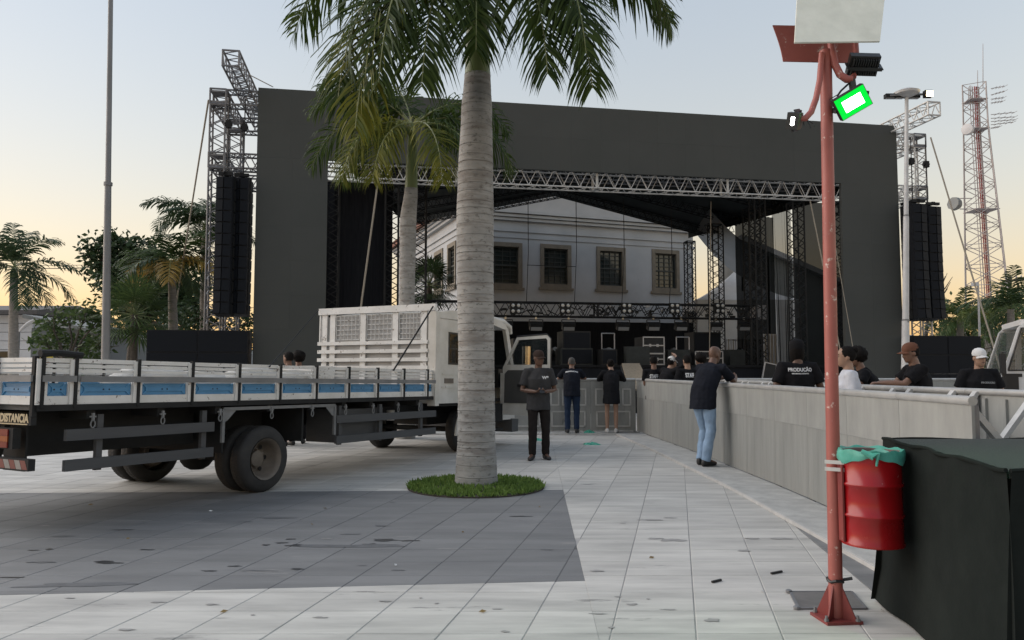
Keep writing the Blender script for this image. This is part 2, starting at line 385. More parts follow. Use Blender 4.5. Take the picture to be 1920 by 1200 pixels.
# ------------------------------------------------------------------ the stage: frame of reference along its front
SO = V((-7.6, 23.0, 0)); SA = math.atan2(3.6, 20.85)
SU = V((math.cos(SA), math.sin(SA), 0)); SV = V((-math.sin(SA), math.cos(SA), 0)); SM = trs(SO, SA)
def sp(px, py, v=0.0):                      # pixel -> (u, v, z) on the stage plane v behind the front
    q = ppt(px, py, SO + SV * v, SV) - SO
    return V((q.dot(SU), v, q.z))
def sw(u, v, z): return SM @ V((u, v, z))
m_led = M_('led_panel', (0.076, 0.080, 0.077), 0.75, c2=(0.068, 0.073, 0.070), scale=0.35, spec=0.12, island=0.02)
m_alu = M_('aluminium', (0.58, 0.575, 0.56), 0.45, metal=0.15, c2=(0.44, 0.44, 0.43), scale=5)
m_alud = M_('dull_aluminium', (0.22, 0.22, 0.225), 0.5, metal=0.4, c2=(0.15, 0.15, 0.16), scale=4)
m_btruss = M_('black_truss_paint', (0.016, 0.017, 0.018), 0.6, spec=.2)
m_drape = M_('black_drape', (0.010, 0.011, 0.014), 0.85, c2=(0.016, 0.017, 0.020), scale=3, stretch=(6, 6, 0.6), spec=.08)
m_box = M_('speaker_paint', (0.011, 0.012, 0.015), 0.6, c2=(0.015, 0.017, 0.021), scale=8, spec=.2)
m_grille = M_('speaker_grille', (0.009, 0.011, 0.015), 0.55, c2=(0.012, 0.014, 0.018), scale=30, spec=.1)
m_tarp = M_('dark_tarpaulin', (0.028, 0.034, 0.034), 0.6, c2=(0.020, 0.025, 0.026), scale=1.2, bump=0.2, spec=.15)
m_rope = M_('pale_rope', (0.34, 0.30, 0.24), 0.85, c2=(0.24, 0.21, 0.17), scale=30)
m_deck = M_('stage_deck', (0.015, 0.015, 0.016), 0.8, spec=.1)

def truss(name, label, p0, p1, w_, mat, group=None, pitch=None, up=(0, 0, 1), cr=0.026, lr=0.013, indiv=False, plates=True, parent=None, hgt=None):
    """square lattice beam between two world points: four chords, zig-zag lacing on the four faces, end frames"""
    p0, p1 = V(p0), V(p1); d, a, b = frame_of(p1 - p0, up); Lg = (p1 - p0).length; hgt = hgt or w_
    root = parent or thing(name, label, 'truss', tuple(p0), 0, group)
    cs = [(-1, -1), (1, -1), (1, 1), (-1, 1)]
    off = [a * (x * w_ / 2) + b * (y * hgt / 2) for x, y in cs]
    for o in off: MB().tube(p0 + o, p1 + o, cr, n=8).build('chord', mat, root, smooth=50)
    n = max(2, int(round(Lg / (pitch or w_ * 1.0)))); lac = MB()
    for k in range(4):
        A, B = off[k], off[(k + 1) % 4]
        for i in range(n):
            q0, q1, qm = p0 + d * (Lg * i / n), p0 + d * (Lg * (i + 1) / n), p0 + d * (Lg * (i + .5) / n)
            for s_, e in ((q0 + A, qm + B), (qm + B, q1 + A)):
                if indiv and k in indiv: unit_bar('lacing_bar', s_, e, lr, mat, root)
                else: lac.tube(s_, e, lr, n=5, caps=False)
    if lac.v: lac.build('lacing', mat, root, kind='stuff')
    if plates:
        for q in (p0, p1):
            fr = MB()
            for k in range(4): fr.tube(q + off[k], q + off[(k + 1) % 4], cr * .9, n=6)
            fr.build('end_frame', mat, root)
    return root

# LED wall: header and two legs hanging in one plane
tl = sp(484, 165); tr = sp(1678, 237); hl = sp(615, 298); hr = sp(1575, 347)
U1 = tr.x; ZT = (tl.z + tr.z) / 2; ZH = (hl.z + hr.z) / 2
UL0, UL1 = 0.0, hl.x; UR0 = hr.x
led = thing('led_wall', 'huge dark grey screen wall with a wide header and two legs framing the stage', 'screen', SO, SA)
def led_panels(name, u0, u1, z0, z1):
    nu = max(1, round((u1 - u0) / 0.98)); nz_ = max(1, round((z1 - z0) / 0.98))
    for i in range(nu):
        for j in range(nz_):
            a = u0 + (u1 - u0) * i / nu; b = u0 + (u1 - u0) * (i + 1) / nu; c = z0 + (z1 - z0) * j / nz_; d = z0 + (z1 - z0) * (j + 1) / nz_
            q = 0.0006; dv = rng.uniform(-.001, .001)
            MB(SM).b2((a + q, -0.06 + dv, c + q), (b - q, 0.06, d - q)).build('screen_panel', m_led, led)
led_panels('header', -.14, U1, ZH, ZT)
led_panels('leg', -.14, UL1, 0.55, ZH)
led_panels('leg', UR0, U1, 0.55, ZH)
bk = MB(SM)
for (a, b, c, d) in ((0, U1, ZH, ZT), (0, UL1, 0.3, ZH), (UR0, U1, 0.3, ZH)): bk.b2((a + .05, .062, c + .05), (b - .05, .16, d - .05))
bk.build('backing_frame', m_btruss, led)

# front truss under the header
ft = [sp(620, 318, .35), sp(1572, 360, .35)]
zt = (ft[0].z + ft[1].z) / 2
tu0, tu1 = ft[0].x - .6, ft[1].x + .3
TW = 0.52
nsec = 4; us = [tu0 + (tu1 - tu0) * k / nsec for k in range(nsec + 1)]
for k in range(nsec):
    truss('lattice_truss', ['silver lattice truss under the screen header, leftmost section behind the palms', 'silver lattice truss under the screen header, second section from the left behind the trunk', 'silver lattice truss under the screen header, third section from the left', 'silver lattice truss under the screen header, rightmost section behind the red pole'][k],
          sw(us[k] + .02, .35, zt), sw(us[k + 1] - .02, .35, zt), TW, m_alu, 'front truss sections', indiv=(0,), hgt=0.56, pitch=.54)
truss('lattice_truss', 'second silver lattice truss running behind the front truss under the header', sw(tu0, 1.5, zt + .55), sw(tu1, 1.5, zt + .55), .5, m_alud, 'rear truss')

# stage deck
U_D0, U_D1 = sp(640, 600).x, sp(1560, 600).x
dk = thing('stage_platform', 'black stage platform with dark skirt behind the barriers', 'stage', sw((U_D0 + U_D1) / 2, 0, 0), SA)
for k in range(10):
    a = U_D0 + (U_D1 - U_D0) * k / 10; b = U_D0 + (U_D1 - U_D0) * (k + 1) / 10
    MB(SM).b2((a + .003, .5, 1.52), (b - .003, 12.5, 1.60)).build('deck_board', m_deck, dk)
MB(SM).b2((U_D0, .55, 0), (U_D1, .6, 1.51)).build('skirt', m_drape, dk)
# stage roof: gable tarpaulin on dark trusses, ridge running back
ap = sp(1040, 368, 12.5); er = sp(1286, 440, 12.5); el_ = sp(778, 414, 12.5)
ze = (er.z + el_.z) / 2; half = max(er.x - ap.x, ap.x - el_.x)
rf = thing('stage_roof', 'dark gabled tarpaulin roof over the stage', 'roof', sw(ap.x, .8, 0), SA)
for s_, nm in ((-1, 'slope'), (1, 'slope')):
    mb = MB(SM); e0 = ap.x + s_ * (half + .1); e1 = ap.x + s_ * (half + 1.6 if s_ > 0 else half + 2.6)
    # the eaves swing outwards towards the front
    P = [(ap.x, .9, ap.z + .1), (ap.x, 12.5, ap.z), (e0, 12.5, ze), (e1, .9, ze - .1)]
    n_ = 8; rows = []
    for i in range(n_ + 1):
        t = i / n_; r0 = V(P[1]).lerp(V(P[2]), t); r1 = V(P[0]).lerp(V(P[3]), t)
        rows.append([r1.lerp(r0, j / 8) - V((0, 0, .10 * math.sin(math.pi * t) * math.sin(math.pi * j / 8))) for j in range(9)])
    top = []; fs = []
    for r_ in rows: top += r_
    W_ = 9; N_ = len(top)
    top2 = [p + V((0, 0, .03)) for p in top]
    for i in range(n_):
        for j in range(8):
            q = (i * W_ + j, i * W_ + j + 1, (i + 1) * W_ + j + 1, (i + 1) * W_ + j); fs.append(q); fs.append(tuple(N_ + x for x in reversed(q)))
    mb.add(top + top2, fs).build(nm, m_tarp, rf, smooth=True)
    # hanging valance along the eave
    v_ = MB(SM); v_.add([P[2], P[3], (P[3][0], P[3][1], P[3][2] - .45), (P[2][0], P[2][1], P[2][2] - .30), V(P[2]) + V((.02 * s_, 0, 0)), V(P[3]) + V((.02 * s_, 0, 0)), V(P[3]) + V((.02 * s_, 0, -.45)), V(P[2]) + V((.02 * s_, 0, -.30))], [(0, 1, 2, 3), (7, 6, 5, 4), (3, 2, 6, 7), (0, 4, 5, 1)])
    v_.build('valance', m_tarp, rf)
    for t in (.08, .36, .62, .86):
        a = V(P[0]).lerp(V(P[1]), t) - V((0, 0, .24)); b = V(P[3]).lerp(V(P[2]), t) - V((0, 0, .24))
        truss('rafter', '', SM @ a, SM @ b, .34, m_btruss, parent=None and rf or rf, cr=.02, lr=.011, plates=False)
for k, (v0) in enumerate((1.0, 9.0)):
    truss('tie', '', sw(ap.x - half - .8, v0, ze - .45), sw(ap.x - 0 - half + .5, v0, ze - .45), .34, m_btruss, parent=rf, cr=.02, plates=False)
    truss('tie', '', sw(ap.x + half - .5, v0, ze - .45), sw(ap.x + half + .8, v0, ze - .45), .34, m_btruss, parent=rf, cr=.02, plates=False)

# black ground-support towers of the roof
def tower(px, v, top, label, w_=.42, mat=None):
    q = sp(px, 600, v)
    t_ = truss('truss_tower', label, sw(q.x, v, 0.02), sw(q.x, v, top), w_, mat or m_btruss, 'roof support towers', up=SV, cr=.03, lr=.016, pitch=.5)
    t_['category'] = 'tower'; return t_
ztw = ze - .5
tower(1295, 12.4, ztw, 'black lattice tower against the right edge of the white house')
tower(1344, 8.0, ztw, 'black lattice tower between house and mesh drape, thicker of the pair', .5)
tower(1413, 4.5, ztw, 'black lattice tower standing behind the left edge of the mesh drape', .5)
tower(1424, 1.4, ztw, 'dark lattice tower nearest the front at the mesh drape', .4)
tower(733, 1.2, ztw, 'black lattice tower right of the left black drape', .42)
tower(786, 3.0, ztw, 'black lattice tower just right of the slimmer palm trunk', .42)
tower(621, .9, zt - .3, 'black lattice tower hugging the left screen leg', .4)
tower(1496, 1.0, zt - .3, 'black lattice tower left of the right black drape', .42)
tower(1566, .9, zt - .3, 'black lattice tower hugging the right screen leg', .4)
# drapes
def drape(label, px0, px1, py0, py1, v, amp=.05, mat=m_drape, taper=0.0, name='drape', n=60, gather=0.0):
    a, b = sp(px0, py0, v), sp(px1, py0, v); z1 = a.z; z0 = sp(px0, py1, v).z
    rows = []
    for j in range(13):
        t = j / 12; row = []
        for i in range(n + 1):
            s_ = i / n
            u = a.x + (b.x - a.x) * (s_ + taper * t * (1 - s_)) + gather * math.sin(math.pi * t) * (1 - s_)
            row.append(V((u, v + amp * math.sin(s_ * 40 + 2.2 * math.sin(s_ * 9)) * (.5 + .5 * t) + .02 * math.sin(7 * t + s_ * 13), z1 + (z0 - z1) * t)))
        rows.append(row)
    mb = MB(SM); W_ = n + 1; vs_ = [p for r_ in rows for p in r_]; N_ = len(vs_); fs = []
    for j in range(12):
        for i in range(n): q = (j * W_ + i, j * W_ + i + 1, (j + 1) * W_ + i + 1, (j + 1) * W_ + i); fs.append(q)
    mb.add(vs_, fs)
    return tag(mb.build(name, mat, smooth=80), label, 'drape', 'stage drapes')
def meshmat(name, c, alpha):
    m = M_(name, c, 0.9, alpha=alpha, spec=.05); return m
m_scrim = meshmat('black_scrim', (0.012, 0.015, 0.016), 0.94)
m_scrim2 = meshmat('open_scrim', (0.02, 0.022, 0.022), 0.66)
drape('black drape hanging beside the left screen leg under the truss', 628, 724, 338, 690, 1.6, amp=.02)
drape('black drape hanging beside the right screen leg behind the red pole', 1486, 1574, 378, 700, 1.6, .02, m_scrim)
drape('black mesh drape bunched dark at the right side of the stage', 1378, 1450, 405, 705, 5.0, .09, m_scrim, name='mesh_drape')
drape('thin see-through mesh drape with long folds between the stage and the right screen leg', 1446, 1482, 372, 705, 3.2, .08, m_scrim2, taper=.25, name='mesh_drape')

# ------------------------------------------------------------------ loudspeaker hangs and ground stacks
def array_box(lbl=None):
    r_ = thing('line_array_speaker', 'x', 'loudspeaker', (0, 0, 0), 0, None, I4)
    b = MB()
    prof = [(-.48, -.30), (.48, -.30), (.40, .32), (-.40, .32)]
    b.prism([(x, y, -.17) for x, y in prof], (0, 0, .34)).build('cabinet', m_box, r_)
    g = MB()
    for s_ in (-1, 1):
        g.add([(s_ * .03, -.36, -.155), (s_ * .47, -.305, -.155), (s_ * .47, -.305, .155), (s_ * .03, -.36, .155), (s_ * .03, -.30, -.155), (s_ * .03, -.30, .155)],
              [(0, 1, 2, 3), (0, 3, 5, 4)] if s_ > 0 else [(3, 2, 1, 0), (4, 5, 3, 0)])
    g.build('grille', m_grille, r_)
    for s_ in (-1, 1): MB().box((s_ * .485, .05, 0), (.03, .3, .30)).build('rigging_plate', m_btruss, r_)
    return r_
ORD = ['topmost', 'second', 'third', 'fourth', 'fifth', 'sixth', 'seventh', 'eighth', 'ninth', 'tenth', 'eleventh', 'lowest']
def hang(px0, px1, py0, py1, v, side, n=12, first=None, yaw=0.0):
    c = sp((px0 + px1) / 2, py0, v); z1 = c.z; z0 = sp((px0 + px1) / 2, py1, v).z; h = (z1 - z0) / n
    wd = sp(px1, py0, v).x - sp(px0, py0, v).x
    sc = wd / .98
    for k in range(n):
        vv = v - .012 * max(0, k - n * .45) ** 2 * .15
        M = trs(sw(c.x, vv, z1 - (k + .5) * h), SA + yaw) @ Matrix.Rotation(-R(.5) * k, 4, 'X') @ Matrix.Diagonal((sc, 1, h * .985 / .34, 1))
        lab = f'{ORD[k]} black cabinet from the top of the {side}'
        o = dup(first, M, lab); o['group'] = 'cabinets of the ' + side
    fl = MB(SM); fl.b2((c.x - wd * .42, v - .3, z1 + .05), (c.x + wd * .42, v - .2, z1 + .14)); fl.b2((c.x - wd * .42, v + .2, z1 + .05), (c.x + wd * .42, v + .3, z1 + .14)); fl.b2((c.x - .06, v - .3, z1 + .06), (c.x + .06, v + .3, z1 + .16))
    tag(fl.build('flying_frame', m_btruss), f'black steel flying frame above the {side}', 'frame', 'flying frames')
    return c.x, z1
first = array_box()
LA = [hang(411, 442, 336, 592, -.45, 'outer left loudspeaker hang', 12, first, R(-6)), hang(441, 472, 338, 592, -.1, 'inner left loudspeaker hang', 12, first, R(-6)),
      hang(1697, 1726, 385, 600, -.45, 'inner right loudspeaker hang', 12, first, R(6)), hang(1726, 1753, 390, 600, -.2, 'outer right loudspeaker hang', 12, first, R(6))]
for ch in list(first.children): bpy.data.objects.remove(ch)
bpy.data.objects.remove(first)
# subwoofer stacks
def sub_stack(px0, px1, py0, v, side, nx, nz_):
    a, b = sp(px0, py0, v), sp(px1, py0, v); wd = (b.x - a.x) / nx; h = a.z / nz_
    f0 = None
    for i in range(nx):
        for j in range(nz_):
            M = trs(sw(a.x + (i + .5) * wd, v + .4, j * h), SA)
            lab = f'black subwoofer in the {side} stack, {["left", "right", "third"][i]} column, ' + (['bottom', 'lower middle', 'upper middle', 'top'][j] if nz_ == 4 else ['bottom', 'middle', 'top'][j])
            if f0 is None:
                f0 = thing('subwoofer', lab, 'subwoofer', (0, 0, 0), 0, side + ' subwoofer stack', M)
                MB(M).b2((-wd / 2 + .004, -.38, .003), (wd / 2 - .004, .4, h - .003)).build('cabinet', m_box, f0)
                MB(M).b2((-wd / 2 + .03, -.40, .03), (wd / 2 - .03, -.382, h - .03)).build('grille', m_grille, f0)
                for s_ in (-1, 1): MB(M).b2((s_ * (wd / 2 - .002) - .006, -.1, h * .4), (s_ * (wd / 2 - .002) + .006, .12, h * .6)).build('side_handle', m_btruss, f0)
            else: dup(f0, M, lab)
sub_stack(275, 465, 618, -.6, 'left', 2, 4)
sub_stack(1712, 1840, 629, -.6, 'right', 2, 4)
# PA towers of silver truss, left and right of the screen
def cube_node(c, s_, root):
    mb = MB(); h = s_ / 2
    for x in (-1, 1):
        for y in (-1, 1):
            mb.tube(c + SU * (x * h) + SV * (y * h) - V((0, 0, h)), c + SU * (x * h) + SV * (y * h) + V((0, 0, h)), .03, n=6)
            mb.tube(c + SU * (x * h) + V((0, 0, y * h)) - SV * h, c + SU * (x * h) + V((0, 0, y * h)) + SV * h, .03, n=6)
            mb.tube(c + SV * (x * h) + V((0, 0, y * h)) - SU * h, c + SV * (x * h) + V((0, 0, y * h)) + SU * h, .03, n=6)
    for z in (-.35, .35): mb.box(c + V((0, 0, z * s_)), (s_ * .98, s_ * .98, .05), rotz(SA).to_3x3())
    mb.build('corner_block', m_alud, root)
def pa_tower(side, xo, xi, ytop, ybeam, yarm, vback):
    z1 = sp(xo, ytop, 0).z; zb = sp(xo, ybeam, 0).z; s_ = 1 if side == 'left' else -1
    u0 = sp(xo, 400, 0).x; ui = sp(xi, 400, 0).x
    w_ = .44
    T = lambda lab, a, b, up=(0, 0, 1): truss('truss_tower' if abs((V(b) - V(a)).z) > 2 else 'truss_beam', lab, a, b, w_, m_alud if side == 'left' else m_alu, 'loudspeaker towers', up=up, pitch=.45, cr=.032, lr=.017)
    for k, v in enumerate((.32, vback)):
        r_ = T(f'silver lattice tower at the {side} end of the screen, ' + ['front leg', 'back leg'][k], sw(u0, v, 0.02), sw(u0, v, z1 - .25), SV); r_['category'] = 'tower'
        cube_node(sw(u0, v, z1), .46, r_); cube_node(sw(u0, v, zb), .46, r_)
        T(f'silver lattice beam across the top of the {side} loudspeaker tower, ' + ['front', 'back'][k], sw(u0 + s_ * .25, v, z1), sw(ui + s_ * .6, v, z1))
        T(f'silver lattice beam lower on the {side} loudspeaker tower, ' + ['front', 'back'][k], sw(u0 + s_ * .25, v, zb), sw(ui + s_ * .6, v, zb))
    T(f'silver lattice beam running front to back atop the {side} loudspeaker tower', sw(u0, .57, z1), sw(u0, vback - .25, z1))
    T(f'silver lattice beam running front to back low on the {side} loudspeaker tower', sw(u0, .57, zb), sw(u0, vback - .25, zb))
    za = z1 + .42
    ua = u0 + s_ * (.72 if s_ > 0 else 1.0)
    ar = T(f'silver lattice outrigger arm jutting forward above the {side} loudspeaker hang', sw(ua, -1.9, za), sw(ua, vback + .6, za - .0))
    ar['category'] = 'truss arm'
    return u0, z1, za, ua
ptl = pa_tower('left', 402, 470, 178, 298, 0, 3.0)
ptr = pa_tower('right', 1733, 1690, 262, 360, 0, 3.0)
# chain hoists between arms and hangs
for k, ((hu, hz), za, lab) in enumerate([(LA[0], ptl[1], 'outer left'), (LA[1], ptl[1], 'inner left'), (LA[2], ptr[1], 'inner right'), (LA[3], ptr[1], 'outer right')]):
    v = (-.45, -.1, -.45, -.2)[k]
    r_ = thing('chain_hoist', f'black chain hoist above the {lab} loudspeaker hang', 'hoist', sw(hu, v, hz), 0, 'chain hoists')
    MB(SM).path([(hu, v, hz + .12), (hu, v, za - .1)], .018, n=5).build('chain', m_btruss, r_)
    zb_ = hz + (za - hz) * .62
    mb = MB(SM); mb.box((hu, v, zb_), (.15, .14, .22)); mb.tube((hu - .12, v, zb_), (hu + .1, v, zb_), .06, n=10); mb.build('motor_body', m_btruss, r_)
# guy ropes and straps
def rope(label, a, b, r=.02, mat=None, name='guy_rope', sag=.0):
    a, b = V(a), V(b); pts = [a.lerp(b, t / 8) - V((0, 0, sag * math.sin(math.pi * t / 8))) for t in range(9)]
    return tag(MB().path(pts, r, n=6).build(name, mat or m_rope, smooth=60), label, 'rope', 'guy ropes and straps')
rope('pale guy strap from the left tower top down beside the subwoofers', sp_w := sw(*sp(391, 188, .1)), gpt(303, 742), .028)
rope('pale strap hanging slanted across the left black drape', sw(*sp(708, 345, .2)), sw(*sp(660, 700, -.4)), .03)
rope('pale guy strap from the right tower top across the radio mast', sw(*sp(1745, 258, -.2)), gpt(1905, 790), .028)
rope('pale strap hanging slanted just left of the red pole', sw(*sp(1519, 376, .2)), sw(*sp(1580, 680, -.6)), .022)
rope('thin pale cord slanting across the green side of the right leg', sw(*sp(1566, 460, -.1)), sw(*sp(1606, 690, -1.2)), .012)
rope('thin strap rising from the left outrigger arm to the screen top', sw(*sp(467, 140, -.3)), sw(*sp(512, 163, .2)), .014)

# pale side awning sloping down to the right of the stage roof
aw = thing('side_awning', 'pale grey awning sloping down right of the stage roof', 'awning', sw(sp(1420, 600, 9).x, 9, 0), SA)
Q = [sp(1302, 434, 12.4), sp(1392, 520, 12.4), sp(1440, 480, 7.5), sp(1330, 392, 7.5)]
mb = MB(SM); n_ = 10; top = []
for j in range(n_ + 1):
    for i in range(n_ + 1):
        a, b = i / n_, j / n_; p = Q[0].lerp(Q[1], a).lerp(Q[3].lerp(Q[2], a), b); top.append(p - V((0, 0, .25 * math.sin(math.pi * a))))
N_ = len(top); W_ = n_ + 1
fs = [(j * W_ + i, j * W_ + i + 1, (j + 1) * W_ + i + 1, (j + 1) * W_ + i) for j in range(n_) for i in range(n_)]
mb.add(top, fs); m_awn = leafmat('awning_cloth', (0.20, 0.205, 0.205), (0.26, 0.265, 0.265), .55, rough=.8); mb.build('sheet', m_awn, aw, smooth=70)
for p in (Q[1], Q[2]): MB(SM).tube((p.x, p.y, 0), p, .05, n=8).build('pole', m_btruss, aw)

drape('black masking drape behind the left lattice towers', 596, 737, 336, 700, 4.2, .03)
# ------------------------------------------------------------------ white house behind the stage
m_plaster = M_('white_plaster', (0.44, 0.45, 0.46), 0.85, c2=(0.34, 0.35, 0.36), scale=0.35, stretch=(1, 1, 1), bump=0.1, c3=(0.24, 0.24, 0.24), wear=0.2, wscale=0.55)
m_stone = M_('window_stone', (0.20, 0.17, 0.13), 0.8, c2=(0.15, 0.13, 0.10), scale=3, bump=.1)
m_sash = M_('dark_sash', (0.035, 0.04, 0.036), 0.6)
m_pane = M_('window_pane', (0.018, 0.028, 0.028), 0.08, c2=(0.05, 0.055, 0.05), scale=.8, spec=0.6)
m_rtile = M_('clay_roof', (0.20, 0.075, 0.045), 0.8, c2=(0.12, 0.05, 0.035), scale=3, bump=.4)
HO = dpt(858, 600, 39.0); HO.z = 0; HA_ = R(20); HM = trs(HO, HA_); HUx = V((math.cos(HA_), math.sin(HA_), 0)); HVx = V((-math.sin(HA_), math.cos(HA_), 0))
def hp(px, py): q = ppt(px, py, HO, HVx) - HO; return V((q.dot(HUx), 0, q.z))
def hs(px, py): q = ppt(px, py, HO, HUx) - HO; return V((0, q.dot(HVx), q.z))
house = thing('white_house', 'old white two-storey house with stone window frames seen through the stage', 'house', HO, HA_)
HW = hp(1300, 500).x; ZC = hp(925, 410).z; HD = 15.0
wins = [(908, 979, 452, 540), (1013, 1071, 457, 541), (1118, 1173, 462, 544), (1222, 1274, 467, 548)]
wr = []
for a, b, c, d in wins:
    p, q = hp(a, c), hp(b, d); wr.append((p.x, q.x, q.z, p.z))
def wall_with_holes(mb, u0, u1, z0, z1, holes, f):
    xs = sorted({u0, u1, *[h[0] for h in holes], *[h[1] for h in holes]})
    for i in range(len(xs) - 1):
        a, b = xs[i], xs[i + 1]
        hh = sorted([h for h in holes if h[0] < (a + b) / 2 < h[1]], key=lambda h: h[2]); z = z0
        for h in hh: f(mb, a, b, z, h[2]); z = h[3]
        f(mb, a, b, z, z1)
mb = MB(HM); wall_with_holes(mb, 0, HW, 0, ZC, [(a + .12, b - .12, c + .12, d - .12) for a, b, c, d in wr], lambda m, a, b, c, d: m.b2((a, 0, c), (b, .35, d)))
mb.build('front_wall', m_plaster, house)
sw_ = [(hs(848, 545).y, hs(858, 462).y, hs(852, 545).z, hs(852, 462).z), (hs(819, 520).y, hs(831, 478).y, hs(825, 520).z, hs(825, 480).z)]
sw_ = [(min(a, b) + (.25 if k == 0 else 0), max(a, b) + (.9 if k == 0 else .5), wr[0][2], wr[0][3]) for k, (a, b, c, d) in enumerate(sw_)]
mb = MB(HM); wall_with_holes(mb, .36, HD, 0, ZC, [(a + .12, b - .12, c + .12, d - .12) for a, b, c, d in sw_], lambda m, a, b, c, d: m.b2((0, a, c), (.35, b, d)))
mb.build('side_wall', m_plaster, house)
def window(face, a, b, c, d):
    T = (lambda u, v, z: (u, v, z)) if face == 'f' else (lambda u, v, z: (v, u, z))
    w_ = MB(HM)
    for (x0, x1, z0, z1) in ((a, a + .2, c, d), (b - .2, b, c, d), (a + .2, b - .2, d - .22, d), (a + .2, b - .2, c, c + .2)): w_.b2(T(x0, -.06, z0), T(x1, .12, z1))
    W = w_.build('window', m_stone, house)
    s_ = MB(HM); x0, x1, z0, z1 = a + .2, b - .2, c + .2, d - .22
    for (p0, p1, q0, q1) in ((x0, x0 + .06, z0, z1), (x1 - .06, x1, z0, z1), (x0, x1, z0, z0 + .07), (x0, x1, z1 - .07, z1), (x0, x1, (z0 + z1) / 2 - .04, (z0 + z1) / 2 + .04)): s_.b2(T(p0, .10, q0), T(p1, .17, q1))
    s_.build('sash', m_sash, W)
    g_ = MB(HM)
    for k in range(1, 4): x = x0 + (x1 - x0) * k / 4; g_.b2(T(x - .016, .12, z0), T(x + .016, .15, z1))
    for k in range(1, 8):
        if k != 4: z = z0 + (z1 - z0) * k / 8; g_.b2(T(x0, .121, z - .016), T(x1, .151, z + .016))
    g_.build('glazing_bars', m_sash, W)
    MB(HM).b2(T(x0, .175, z0), T(x1, .18, z1)).build('pane', m_pane, W)
    MB(HM).b2(T(a - .1, -.12, c - .14), T(b + .1, .05, c - .002)).build('sill', m_stone, W)
for r_ in wr: window('f', *r_)
for r_ in sw_: window('s', *r_)
for k, (dz, pr) in enumerate(((-.95, .05), (-.62, .08), (-.05, .22), (.12, .34), (.30, .46))):
    MB(HM).b2((-pr, -pr, ZC + dz), (HW + .1, .34, ZC + dz + .14)).build('cornice', m_plaster, house)
    MB(HM).b2((-pr + .001, .345, ZC + dz + .001), (.34, HD, ZC + dz + .139)).build('cornice', m_plaster, house)
ped = MB(HM).prism([(0, .02, ZC + .44), (HW, .02, ZC + .44), (HW / 2, .02, ZC + 3.4)], (0, .3, 0)).build('pediment', m_plaster, house)
for s_ in (0, 1):
    a = V((-.7, -.5, ZC + .42)) if s_ == 0 else V((HW + .7, -.5, ZC + .42)); t_ = V((HW / 2, -.5, ZC + 3.9))
    b = MB(HM); b.prism([a, t_, t_ + V((0, 0, .22)), a + V((0, 0, .22))], (0, HD + 1, 0)); R_ = b.build('roof', m_rtile, house)
    ridge = MB(HM)
    for k in range(36):
        y = -.45 + k * .44; ridge.tube(a + V((0, y + .5, .24)), t_ + V((0, y + .5, .24)), .10, n=6)
    ridge.build('tile_rows', m_rtile, R_, kind='stuff')

# ------------------------------------------------------------------ tents behind the right side of the stage
m_tent = M_('white_tent_cloth', (0.50, 0.50, 0.49), 0.7, c2=(0.40, 0.40, 0.40), scale=.8)
m_tentd = M_('grey_tent_cloth', (0.22, 0.23, 0.22), 0.7, c2=(0.17, 0.18, 0.18), scale=.8)
def gbase_(px, Y): p = dpt(px, 694, Y); return V((p.x, Y, 0))
def tent(label, px0, px1, pyt, pye, pyb, Y, dep, mat, skew=.5):
    a, b = dpt(px0, pye, Y), dpt(px1, pye, Y); zt_ = dpt(px0, pyt, Y).z; ze_ = a.z
    r_ = thing('tent', label, 'tent', ((a.x + b.x) / 2, Y + dep / 2, 0), 0, 'event tents')
    xs = a.x + (b.x - a.x) * skew; ap_ = V((xs, Y + dep / 2, zt_))
    cs = [V((a.x, Y, ze_)), V((b.x, Y, ze_)), V((b.x, Y + dep, ze_)), V((a.x, Y + dep, ze_))]
    for k in range(4):
        p, q = cs[k], cs[(k + 1) % 4]; rows = []
        for i in range(7):
            t = i / 6; s_ = t ** 1.0; sag = .22 * math.sin(math.pi * t)
            rows.append([p.lerp(ap_, s_) - V((0, 0, sag)), q.lerp(ap_, s_) - V((0, 0, sag))])
        vs_ = [x for rr in rows for x in rr]; fs = [(2 * i, 2 * i + 1, 2 * i + 3, 2 * i + 2) for i in range(6)]
        MB().add(vs_, fs).build('roof_panel', mat, r_, smooth=60)
        v2 = [p, q, q - V((0, 0, .5)), p - V((0, 0, .5))]; MB().add(v2, [(3, 2, 1, 0)]).build('valance', mat, r_)
        MB().tube(p * 1 - V((0, 0, p.z)), p, .05, n=8).build('pole', m_alud, r_)
    zb_ = dpt(px0, pyb, Y).z
    MB().b2((a.x + .06, Y + .02, .02), (b.x - .06, Y + .05, ze_ - .1)).build('front_wall', mat, r_)
    if pyb: MB().b2((a.x + .06, Y + dep - .04, max(0.02, 0.02)), (b.x - .06, Y + dep, ze_ - .1)).build('back_wall', mat, r_)
    return r_
tent('white tent roof rising between the lattice towers', 1306, 1500, 503, 562, 700, 38.2, 3.0, m_tent, .45)
sd2 = thing('event_shed', 'grey shed with a long sloping roof line behind the mesh drapes', 'shed', gbase_(1530, 42), 0)
pA, pB = dpt(1393, 452, 42), dpt(1668, 578, 42)
MB().prism([(pA.x, 42, 0), (pA.x, 42, pA.z), (pB.x, 42, pB.z), (pB.x, 42, 0)], (0, 5, 0)).build('wall', m_tentd, sd2)
MB().prism([(pA.x - .2, 41.6, pA.z + .01), (pA.x - .2, 41.6, pA.z + .3), (pB.x + .2, 41.6, pB.z + .3), (pB.x + .2, 41.6, pB.z + .01)], (0, 6, 0)).build('roof', m_tent, sd2)
